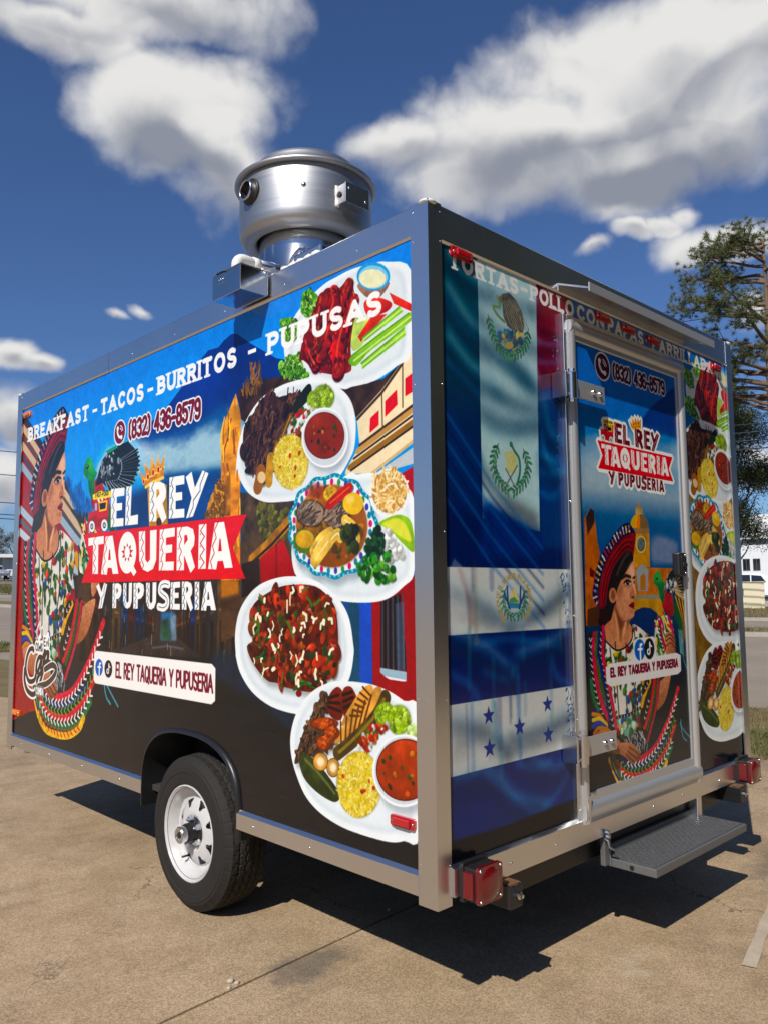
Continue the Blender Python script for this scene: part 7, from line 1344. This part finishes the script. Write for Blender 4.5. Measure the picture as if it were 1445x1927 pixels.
def pine(name, base, h, seed, label):
    t = thing(name, label, 'pine tree', base); rnd = random.Random(seed); nr = np.random.RandomState(seed); bm = bmesh.new(); b0 = Vector(base); V = []
    trunk = []
    for i in range(15): f = i/14; trunk.append(b0+Vector((.35*math.sin(f*3.1)+.12*math.sin(f*9), .3*math.sin(f*2.3), h*.97*f)))
    tube(bm, trunk, .46, 12, .07)
    def tr(f): k = f*14; i = min(13, int(k)); return trunk[i].lerp(trunk[i+1], k-i)
    spec = []
    for k in range(36): f = .53+.46*(k/35); spec.append((f, rnd.uniform(0, 360), (1-abs(f-.70)/.36)*.55+.42))
    spec += [(.63, 172, 1.18), (.56, 150, .80), (.60, 205, .95), (.78, 168, 1.08), (.70, 190, 1.05), (.88, 185, .8)]
    for f, az, k in spec:
        p0 = tr(f); ln = 5.2*k*rnd.uniform(.75, 1.05); a = R(az)        # az 180 = towards the left side of the view
        dirh = RGT*math.cos(a)+NRv*math.sin(a); p1 = p0+dirh*ln+Vector((0, 0, ln*rnd.uniform(.05, .42))); pts = limb(bm, p0, p1, .13*k+.03, .025, -ln*.06, rnd)
        nsub = int(6+8*k)
        for j in range(nsub):
            g = rnd.uniform(.42, 1.0); i = min(6, int(g*7)); q0 = pts[i].lerp(pts[i+1], g*7-i); sa = a+rnd.uniform(-1.2, 1.2); l2 = rnd.uniform(.5, 1.5)*(1.25-.4*g)
            q1 = q0+(RGT*math.cos(sa)+NRv*math.sin(sa))*l2+Vector((0, 0, rnd.uniform(.05, .75))); limb(bm, q0, q1, .03, .012, 0, rnd, 3, 5)
            for m in range(5):
                c = np.array(q0.lerp(q1, .3+.7*rnd.random()))+nr.normal(size=3)*.36; needles(V, c, 40, .34, nr)
        needles(V, np.array(pts[-1]), 40, .34, nr)
    link('trunk', mesh_of(bm, 'trunk'), BARK, t, True); link('crown', tri_mesh('crown', np.concatenate(V)), NEEDLE, t); return t
def broadleaf(name, base, h, rad, nleaf, seed, label, lm=OAKL, z0=.3, leaf=.13, cat='tree'):
    t = thing(name, label, cat, base); rnd = random.Random(seed); nr = np.random.RandomState(seed); bm = bmesh.new(); b0 = Vector(base); V = []
    tk = [b0+Vector((.1*math.sin(i*1.3), .1*math.cos(i*1.7), h*.6*i/6)) for i in range(7)]; tube(bm, tk, rad*.065+.06, 10, .06)
    cent = []
    for k in range(46):
        a = rnd.uniform(0, 2*math.pi); f = rnd.uniform(.0, 1); zz = h*(z0+(1-z0)*f); rr_ = rad*math.sqrt(max(.04, 1-(2*f-.9)**2*.8))*rnd.uniform(.35, 1.0); q = b0+Vector((math.cos(a)*rr_, math.sin(a)*rr_, zz)); s_ = tk[min(6, 1+int(5*f))]
        limb(bm, s_, q, .05*h/10+.02, .012, .2, rnd, 5, 5); cent.append(q)
    per = nleaf//len(cent)
    for q in cent:
        c = np.array(q)+nr.normal(size=(per, 3))*np.array([.30, .30, .22])*rad*.55; d = nr.normal(size=(per, 3)); d /= np.linalg.norm(d, axis=1)[:, None]; e = np.cross(d, nr.normal(size=(per, 3))); e /= np.linalg.norm(e, axis=1)[:, None]; L_ = leaf*nr.uniform(.6, 1.3, (per, 1))
        V.append(np.stack([c-d*L_, c+e*L_*.45, c+d*L_], 1).reshape(-1, 3)); 
    link('trunk', mesh_of(bm, 'trunk'), OBARK, t, True); link('crown', tri_mesh('crown', np.concatenate(V)), lm, t); return t
pine('pine_tree', at_r(51, 1.15), 22.5, 11, 'tall loblolly style pine with bare reddish trunk beside the utility cabinet'.replace('loblolly style ', ''))
broadleaf('oak_tree', at_r(63, -2.2, .4), 15, 3.8, 60000, 5, 'dense dark green broadleaf tree standing behind the pine trunk')
# utility cabinet
cab = thing('utility_cabinet', 'cream metal utility cabinet with double doors on the roadside verge', 'cabinet', at_r(50.2, -.9, .09), math.atan2(RGT.y, RGT.x))
CREAM = simple('cream_cabinet_paint', (.66, .60, .42), .5, 0, .02, 1); DARKG = simple('dark_gasket', (.05, .05, .045), .6)
def loc_box(name, lo, hi, mat, root, bev=.01, parent=None):
    bm = bmesh.new(); bbox(bm, lo, hi, bev); o = bpy.data.objects.new(name, mesh_of(bm, name)); o.data.materials.append(mat); C.objects.link(o); o.parent = parent or root; return o
loc_box('cabinet_body', (-1.0, -.35, .12), (.95, .4, 1.44), CREAM, cab, .02); loc_box('plinth', (-.98, -.33, -.1), (.93, .38, .118), CREAM, cab); loc_box('cabinet_roof', (-1.03, -.40, 1.442), (.98, .45, 1.50), CREAM, cab, .02)
for x0, x1 in ((-.97, -.29), (-.27, .74)):
    d_ = loc_box('cabinet_door', (x0, -.375, .2), (x1, -.352, 1.40), CREAM, cab, .006)
loc_box('door_handle', (-.16, -.40, .75), (-.12, -.377, 1.08), DARKG, cab, .004)
# white SUV and other vehicles
GLASS = simple('dark_car_glass', (.012, .014, .016), .06, 0, .1, 3, coat=.5); CARW = simple('white_car_paint', (.76, .77, .78), .3, 0, .02, 2, coat=.7); CARD = simple('dark_car_paint', (.03, .035, .045), .3, 0, .02, 2, coat=.7); CHROME = simple('alloy', (.5, .5, .52), .3, 1.0)
def vehicle(name, label, base, rz, prof, glass, w_, wheels, paint, tails, L_, group=None, cat='car'):
    """prof: side outline (x, z), x runs to the rear; glass: list of side-window outlines; all real solids"""
    t = thing(name, label, cat, base, rz, group)
    bm = bmesh.new(); n = len(prof); rows = []
    zmax = max(p[1] for p in prof)
    for k, (ys, ins) in enumerate(((-1, 1), (-.93, 0), (.93, 0), (1, 1))):
        row = []
        for x, z in prof:
            tum = max(0, (z-.95)/(zmax-.95))*.13 if z > .95 else 0
            s_ = ys*(w_/2-tum); cx = L_/2; f = .965 if ins else 1.0
            row.append(bm.verts.new((cx+(x-cx)*f, s_, .35+(z-.35)*(f if z > .4 else 1))))
        rows.append(row)
    for a, b in zip(rows[:-1], rows[1:]):
        for i in range(n): bm.faces.new((a[i], a[(i+1) % n], b[(i+1) % n], b[i]))
    bm.faces.new(rows[0][::-1]); bm.faces.new(rows[-1])
    me = mesh_of(bm, 'body'); o = bpy.data.objects.new('body', me); me.materials.append(paint); C.objects.link(o); o.parent = t; shade_auto(o, 32)
    for gpts in glass:
        for s_ in (-1, 1):
            bm = bmesh.new(); pts = []
            for x, z in gpts: tum = max(0, (z-.95)/(zmax-.95))*.13 if z > .95 else 0; pts.append(Vector((x, s_*(w_/2-tum-.01), z)))
            extrude_poly(bm, pts, (0, s_*.022, 0)); me = mesh_of(bm, 'side_window'); o = bpy.data.objects.new('side_window', me); me.materials.append(GLASS); C.objects.link(o); o.parent = t
    for x in wheels:
        for s_ in (-1, 1):
            M_ = Matrix.Translation((x, s_*(w_/2-.10), .36)) @ Matrix.Rotation(R(90)*-s_, 4, 'X'); bm = bmesh.new(); lathe(bm, [(.20, -.1), (.34, -.1), (.36, -.07), (.36, .07), (.34, .11), (.24, .115)], 24, M_); me = mesh_of(bm, 'wheel'); wo = bpy.data.objects.new('wheel', me); me.materials.append(RUBBER); C.objects.link(wo); wo.parent = t
            bm = bmesh.new(); lathe(bm, [(.24, .112), (.22, .09), (.10, .10), (.0001, .11)], 20, M_); me = mesh_of(bm, 'rim'); ro = bpy.data.objects.new('rim', me); me.materials.append(CHROME); C.objects.link(ro); ro.parent = wo
    for x0, z0, x1, z1 in tails:
        for s_ in (-1, 1): loc_box('tail_lamp', (x0, s_*(w_/2)-.17 if s_ > 0 else -w_/2-.015, z0), (x1, w_/2+.015 if s_ > 0 else -w_/2+.17, z1), REDLENS, t, .01)
    return t
SUVP = [(0.05, .35), (0, .62), (.05, .85), (.25, .98), (1.15, 1.08), (1.95, 1.68), (2.4, 1.76), (4.0, 1.74), (4.45, 1.62), (4.72, 1.12), (4.80, .95), (4.80, .55), (4.70, .35)]
SUVG = [[(1.45, 1.10), (2.02, 1.62), (2.55, 1.66), (2.55, 1.12)], [(2.62, 1.12), (2.62, 1.66), (3.5, 1.65), (3.5, 1.14)], [(3.57, 1.14), (3.57, 1.64), (4.15, 1.58), (4.42, 1.18)]]
vehicle('parked_suv', 'white SUV parked behind the cream utility cabinet', at_r(58.5, -4.25, .40), math.atan2(RGT.y, RGT.x), SUVP, SUVG, 1.9, (.95, 3.85), CARW, [(4.62, .98, 4.81, 1.30)], 4.8)
SEDP = [(0.05, .35), (0, .6), (.1, .78), (1.2, .95), (1.85, 1.38), (2.2, 1.45), (3.1, 1.43), (3.8, 1.05), (4.5, .98), (4.6, .8), (4.6, .5), (4.5, .35)]
PICK = [(0.05, .45), (0, .75), (.08, 1.0), (1.4, 1.12), (2.0, 1.75), (2.3, 1.82), (3.2, 1.82), (3.55, 1.75), (3.65, 1.18), (5.45, 1.18), (5.5, 1.1), (5.5, .6), (5.42, .45)]
PICG = [[(1.72, 1.16), (2.06, 1.70), (2.6, 1.74), (2.6, 1.18)], [(2.68, 1.18), (2.68, 1.74), (3.2, 1.72), (3.45, 1.20)]]
pk = vehicle('pickup_truck', 'white pickup truck with red tail lamps in the car park', at_l(119, -.6, .10), math.atan2(-NL[1], -NL[0])+R(24), PICK, PICG, 2.0, (1.05, 4.35), CARW, [(5.36, .82, 5.52, 1.12)], 5.5, cat='truck')
loc_box('rear_window', (3.56, -.75, 1.25), (3.66, .75, 1.66), GLASS, pk, .01); loc_box('rear_bumper', (5.45, -.92, .52), (5.60, .92, .70), CHROME, pk, .02); loc_box('tailgate', (5.485, -.80, .74), (5.52, .80, 1.14), CARW, pk, .01)
vehicle('parked_car', 'dark parked car beside the white pickup truck', at_l(121, -4.4, .10), math.atan2(-NL[1], -NL[0])+R(10), SEDP, [[(1.5, 1.0), (1.95, 1.34), (2.4, 1.38), (2.4, 1.0)], [(2.46, 1.0), (2.46, 1.38), (3.0, 1.35), (3.4, 1.05)]], 1.8, (.9, 3.7), CARD, [(4.45, .7, 4.62, .9)], 4.6)
vehicle('parked_car', 'white parked car beyond the pickup truck', at_l(123, 2.6, .10), math.atan2(-NL[1], -NL[0])+R(8), SEDP, [[(1.5, 1.0), (1.95, 1.34), (2.4, 1.38), (2.4, 1.0)], [(2.46, 1.0), (2.46, 1.38), (3.0, 1.35), (3.4, 1.05)]], 1.8, (.9, 3.7), CARW, [(4.45, .7, 4.62, .9)], 4.6)
# buildings
WALLW = simple('white_render', (.66, .68, .70), .8, 0, .05, .6); ROOFW = simple('white_metal_roof', (.80, .80, .78), .5, 0, .04, .5); TRIMD = simple('dark_trim', (.06, .07, .09), .6); METALW = simple('pale_metal_cladding', (.42, .43, .43), .6, .2, .15, 1)
b = thing('warehouse', 'white warehouse with dark eaves and two small windows behind the trees', 'building', at_r(90, -4.8, .4), math.atan2(RGT.y, RGT.x))
loc_box('wall', (-22, 0, 0), (5.6, 22, 5.35), WALLW, b, 0); loc_box('eaves', (-22.3, -.35, 5.352), (5.9, -.05, 5.62), TRIMD, b, .02)
bm = bmesh.new(); extrude_poly(bm, [Vector((-22.3, -.30, 5.60)), Vector((-22.3, 11, 9.0)), Vector((-22.3, 22.3, 5.6)), Vector((-22.3, 22.3, 5.36)), Vector((-22.3, -.04, 5.36))], (28.2, 0, 0)); me = mesh_of(bm, 'roof'); o = bpy.data.objects.new('roof', me); me.materials.append(ROOFW); C.objects.link(o); o.parent = b
for x in (3.35, 4.30):
    wn = loc_box('window', (x-.34, -.06, 2.45), (x+.34, -.004, 3.65), TRIMD, b, .01)
    for k in (-1, 1):
        loc_box('pane', (x+k*.16-.13, -.075, 2.52), (x+k*.16+.13, -.062, 3.58), GLASS, b, .004, wn)
loc_box('downpipe', (1.6, -.12, .2), (1.72, -.003, 5.3), WALLW, b, .02); loc_box('wall_lamp', (2.0, -.25, 4.3), (2.25, -.004, 4.5), TRIMD, b, .02)
b = thing('storage_shed', 'long low metal shed with white fascia behind the parked pickup', 'building', at_l(142, 0, .1), math.atan2(LGT.y, LGT.x))
loc_box('wall', (-16, 0, 0), (14, 9, 3.2), METALW, b, 0); loc_box('fascia', (-16.4, -1.6, 3.202), (14.4, 9.3, 3.75), ROOFW, b, .03)
for i in range(26): loc_box('cladding_rib', (-15.6+i*1.15, -.06, .05), (-15.5+i*1.15, -.003, 3.15), TRIMD if i % 3 == 0 else METALW, b, .01)
for i in range(5): loc_box('canopy_post', (-15+i*7, -1.5, 0), (-14.85+i*7, -1.35, 3.2), TRIMD, b, .01)
# power poles and wires
WIREM = simple('cable_black', (.02, .02, .02), .6); POLEM = simple('weathered_pole', (.12, .10, .085), .9, 0, .3, 5)
def wire(p0, p1, sag, r_, label, group): 
    p0, p1 = Vector(p0), Vector(p1); bm = bmesh.new(); tube(bm, [p0.lerp(p1, i/24)-Vector((0, 0, sag*4*(i/24)*(1-i/24))) for i in range(25)], r_, 5); tag(link('power_line', mesh_of(bm, 'power_line'), WIREM), label, 'cable', group)
def pole(base, h, label):
    t = thing('utility_pole', label, 'pole', base); tube_obj('shaft', [base-Vector((0, 0, .5)), base+Vector((0, 0, h))], .15, POLEM, t, 12, .10); return t
for z in (8.3, 8.7, 9.1, 9.5, 11.2, 15.0): wire(at_r(44, -40, z+.6), at_r(40, 34, z), .7, .022 if z > 9.2 else .03, 'dark overhead cable strung past the pine trunk', 'cables over the verge')
for s_, d_, l_ in ((-40, 44, 'weathered utility pole on the verge behind the trailer carrying roadside cables'), (34, 40, 'weathered utility pole on the verge beyond the pine carrying roadside cables')): pole(at_r(d_, s_, .05), 16, l_)
pl_ = pole(at_l(135, -.2, .1), 8.7, 'distant wooden pole rising behind the metal shed roof'); 
for z in (8.0, 8.5, 9.9, 13.2, 16.0): wire(at_l(104, -40, z), at_l(104, 36, z), .5, .05, 'far overhead cable crossing above the metal shed', 'cables above the shed')
for s_, l_ in ((-40, 'utility pole at the open end of the far roadside cables'), (36, 'utility pole of the far roadside cables hidden behind the trailer')): pole(at_l(104, s_, .05), 17, l_)
TWIG = leaf_mat('bare_twigs', (.09, .075, .065), (.16, .14, .125), .05)
for i, (s_, d_, hh_) in enumerate(((-7, 168, 9.5), (-3.2, 172, 8.2), (.8, 166, 9.0), (4.6, 170, 8.6), (8, 172, 9.4))):
    broadleaf('bare_tree', at_l(d_, s_), hh_, 2.8, 2600, 30+i, 'leafless grey tree on the skyline behind the metal shed', TWIG, .35, .22).__setitem__('group', 'bare trees behind the shed')
# grass in the verges
def grass(name, n, d0, d1, s0, s1, fn, hgt, mat, seed, zb, label):
    nr = np.random.RandomState(seed); V = []; d = nr.uniform(d0, d1, n); s_ = nr.uniform(s0, s1, n)
    for k in range(n):
        p = fn(d[k], s_[k], zb); f = .5+.5*math.sin(p.x*3.1+2*math.sin(p.y*2.3)); 
        if nr.rand() > .35+.65*f: continue
        a = nr.uniform(0, 6.28); h_ = hgt*nr.uniform(.4, 1.1); w_ = hgt*.09; c = np.array(p); v = np.array([math.cos(a), math.sin(a), 0])
        lean = np.array([nr.normal()*.5, nr.normal()*.5, 0])*h_; V.append(np.stack([c-v*w_, c+v*w_, c+lean+np.array([0, 0, h_])]))
    o = link(name, tri_mesh(name, np.concatenate(V)), mat); o['kind'] = 'stuff'; o['label'] = label; o['category'] = 'grass'; return o
grass('grass', 26000, 7.4, 8.6, -3.2, 3.5, at_r, .055, GRASSM, 1, .02, 'green grass tufts along the near verge beside the lot')
grass('dry_grass', 12000, 8.3, 10.2, -3.2, 4.5, at_r, .06, DRYG, 2, .02, 'dry straw coloured grass at the road edge of the verge')
grass('grass', 5000, 17.9, 19.2, -2, 3, at_l, .11, GRASSM, 3, .03, 'grass strip growing along the lot edge beside the road')
grass('grass', 5000, 53, 91, -6, 6, at_l, .22, GRASSM, 4, .09, 'mown grass verge across the road')
grass('dry_grass', 9000, 36, 50, -6, 5, at_r, .14, DRYG, 5, .09, 'dry grass around the utility cabinet')
grass('dry_grass', 3500, 24.9, 27.5, -5, 4, at_r, .12, DRYG, 6, .09, 'dry weeds on the narrow road median')
# pebbles by the joint
PEB = simple('pale_pebble', (.42, .36, .29), .9, 0, .2, 40); r = random.Random(2)
for x, y, s_ in ((-.235, .80, .014), (-.225, .775, .011), (-.265, .765, .009), (.62, .86, .010), (-.75, 1.9, .008)):
    bm = bmesh.new(); bmesh.ops.create_icosphere(bm, subdivisions=2, radius=s_)
    for v in bm.verts: v.co = Vector((x+v.co.x*(1+.2*math.sin(v.co.y*200)), y+v.co.y*.8, s_*.5+v.co.z*.62))
    tag(link('pebble', mesh_of(bm, 'pebble'), PEB, None, True), 'small pale pebble lying on the concrete lot', 'pebble', 'loose pebbles on the lot')

# brick shops facing the trailer's rear across the lot (they show in the glossy rear wall)
BRICKM = simple('brown_brick', (.085, .055, .042), .9, 0, .35, 8, .3, 30, spec=.15); STONEM = simple('pale_column_paint', (.50, .48, .45), .8, 0, .06, 2)
b = thing('brick_shops', 'long brown brick shop row with pale columns facing the trailer rear', 'building', (6, -15, 0), 0)
loc_box('wall', (-26, -12, 0), (30, 0, 7.5), BRICKM, b, 0); loc_box('parapet', (-26.3, -.4, 7.502), (30.3, .35, 8.6), BRICKM, b, .03); loc_box('awning', (-26, .002, 3.6), (30, 2.6, 4.0), TRIMD, b, .03)
for i in range(14): loc_box('column', (-25.5+i*4.2, 2.2, 0), (-25.2+i*4.2, 2.5, 3.6), STONEM, b, .03)
for i in range(13):
    wn = loc_box('window', (-24.6+i*4.2, .002, .6), (-22.2+i*4.2, .06, 3.0), TRIMD, b, .01)
    for k in range(2): loc_box('pane', (-24.5+i*4.2+k*1.15, .062, .7), (-23.45+i*4.2+k*1.15, .075, 2.9), GLASS, b, .004, wn)

for i, (x_, y_, h_, q_, l_) in enumerate(((7.5, -7.5, 10.5, 3.6, 'spreading unseen tree, added to darken reflections, nearest the trailer rear in front of the brick shops'), (12.5, -9.5, 11.5, 4.0, 'taller unseen tree, added to darken reflections, between two others in front of the brick shops'), (18.5, -9.0, 11.0, 4.2, 'broad unseen tree, added to darken reflections, nearest the road in front of the brick shops'), (3.2, -9.5, 9.0, 3.0, 'small unseen tree, added to darken reflections, closest to the shop columns'))):
    broadleaf('added_tree', (x_, y_, 0), h_, q_, 16000, 60+i, l_, OAKL, .22, .26)  # unseen trees, added so the rear post and rail reflect something dark
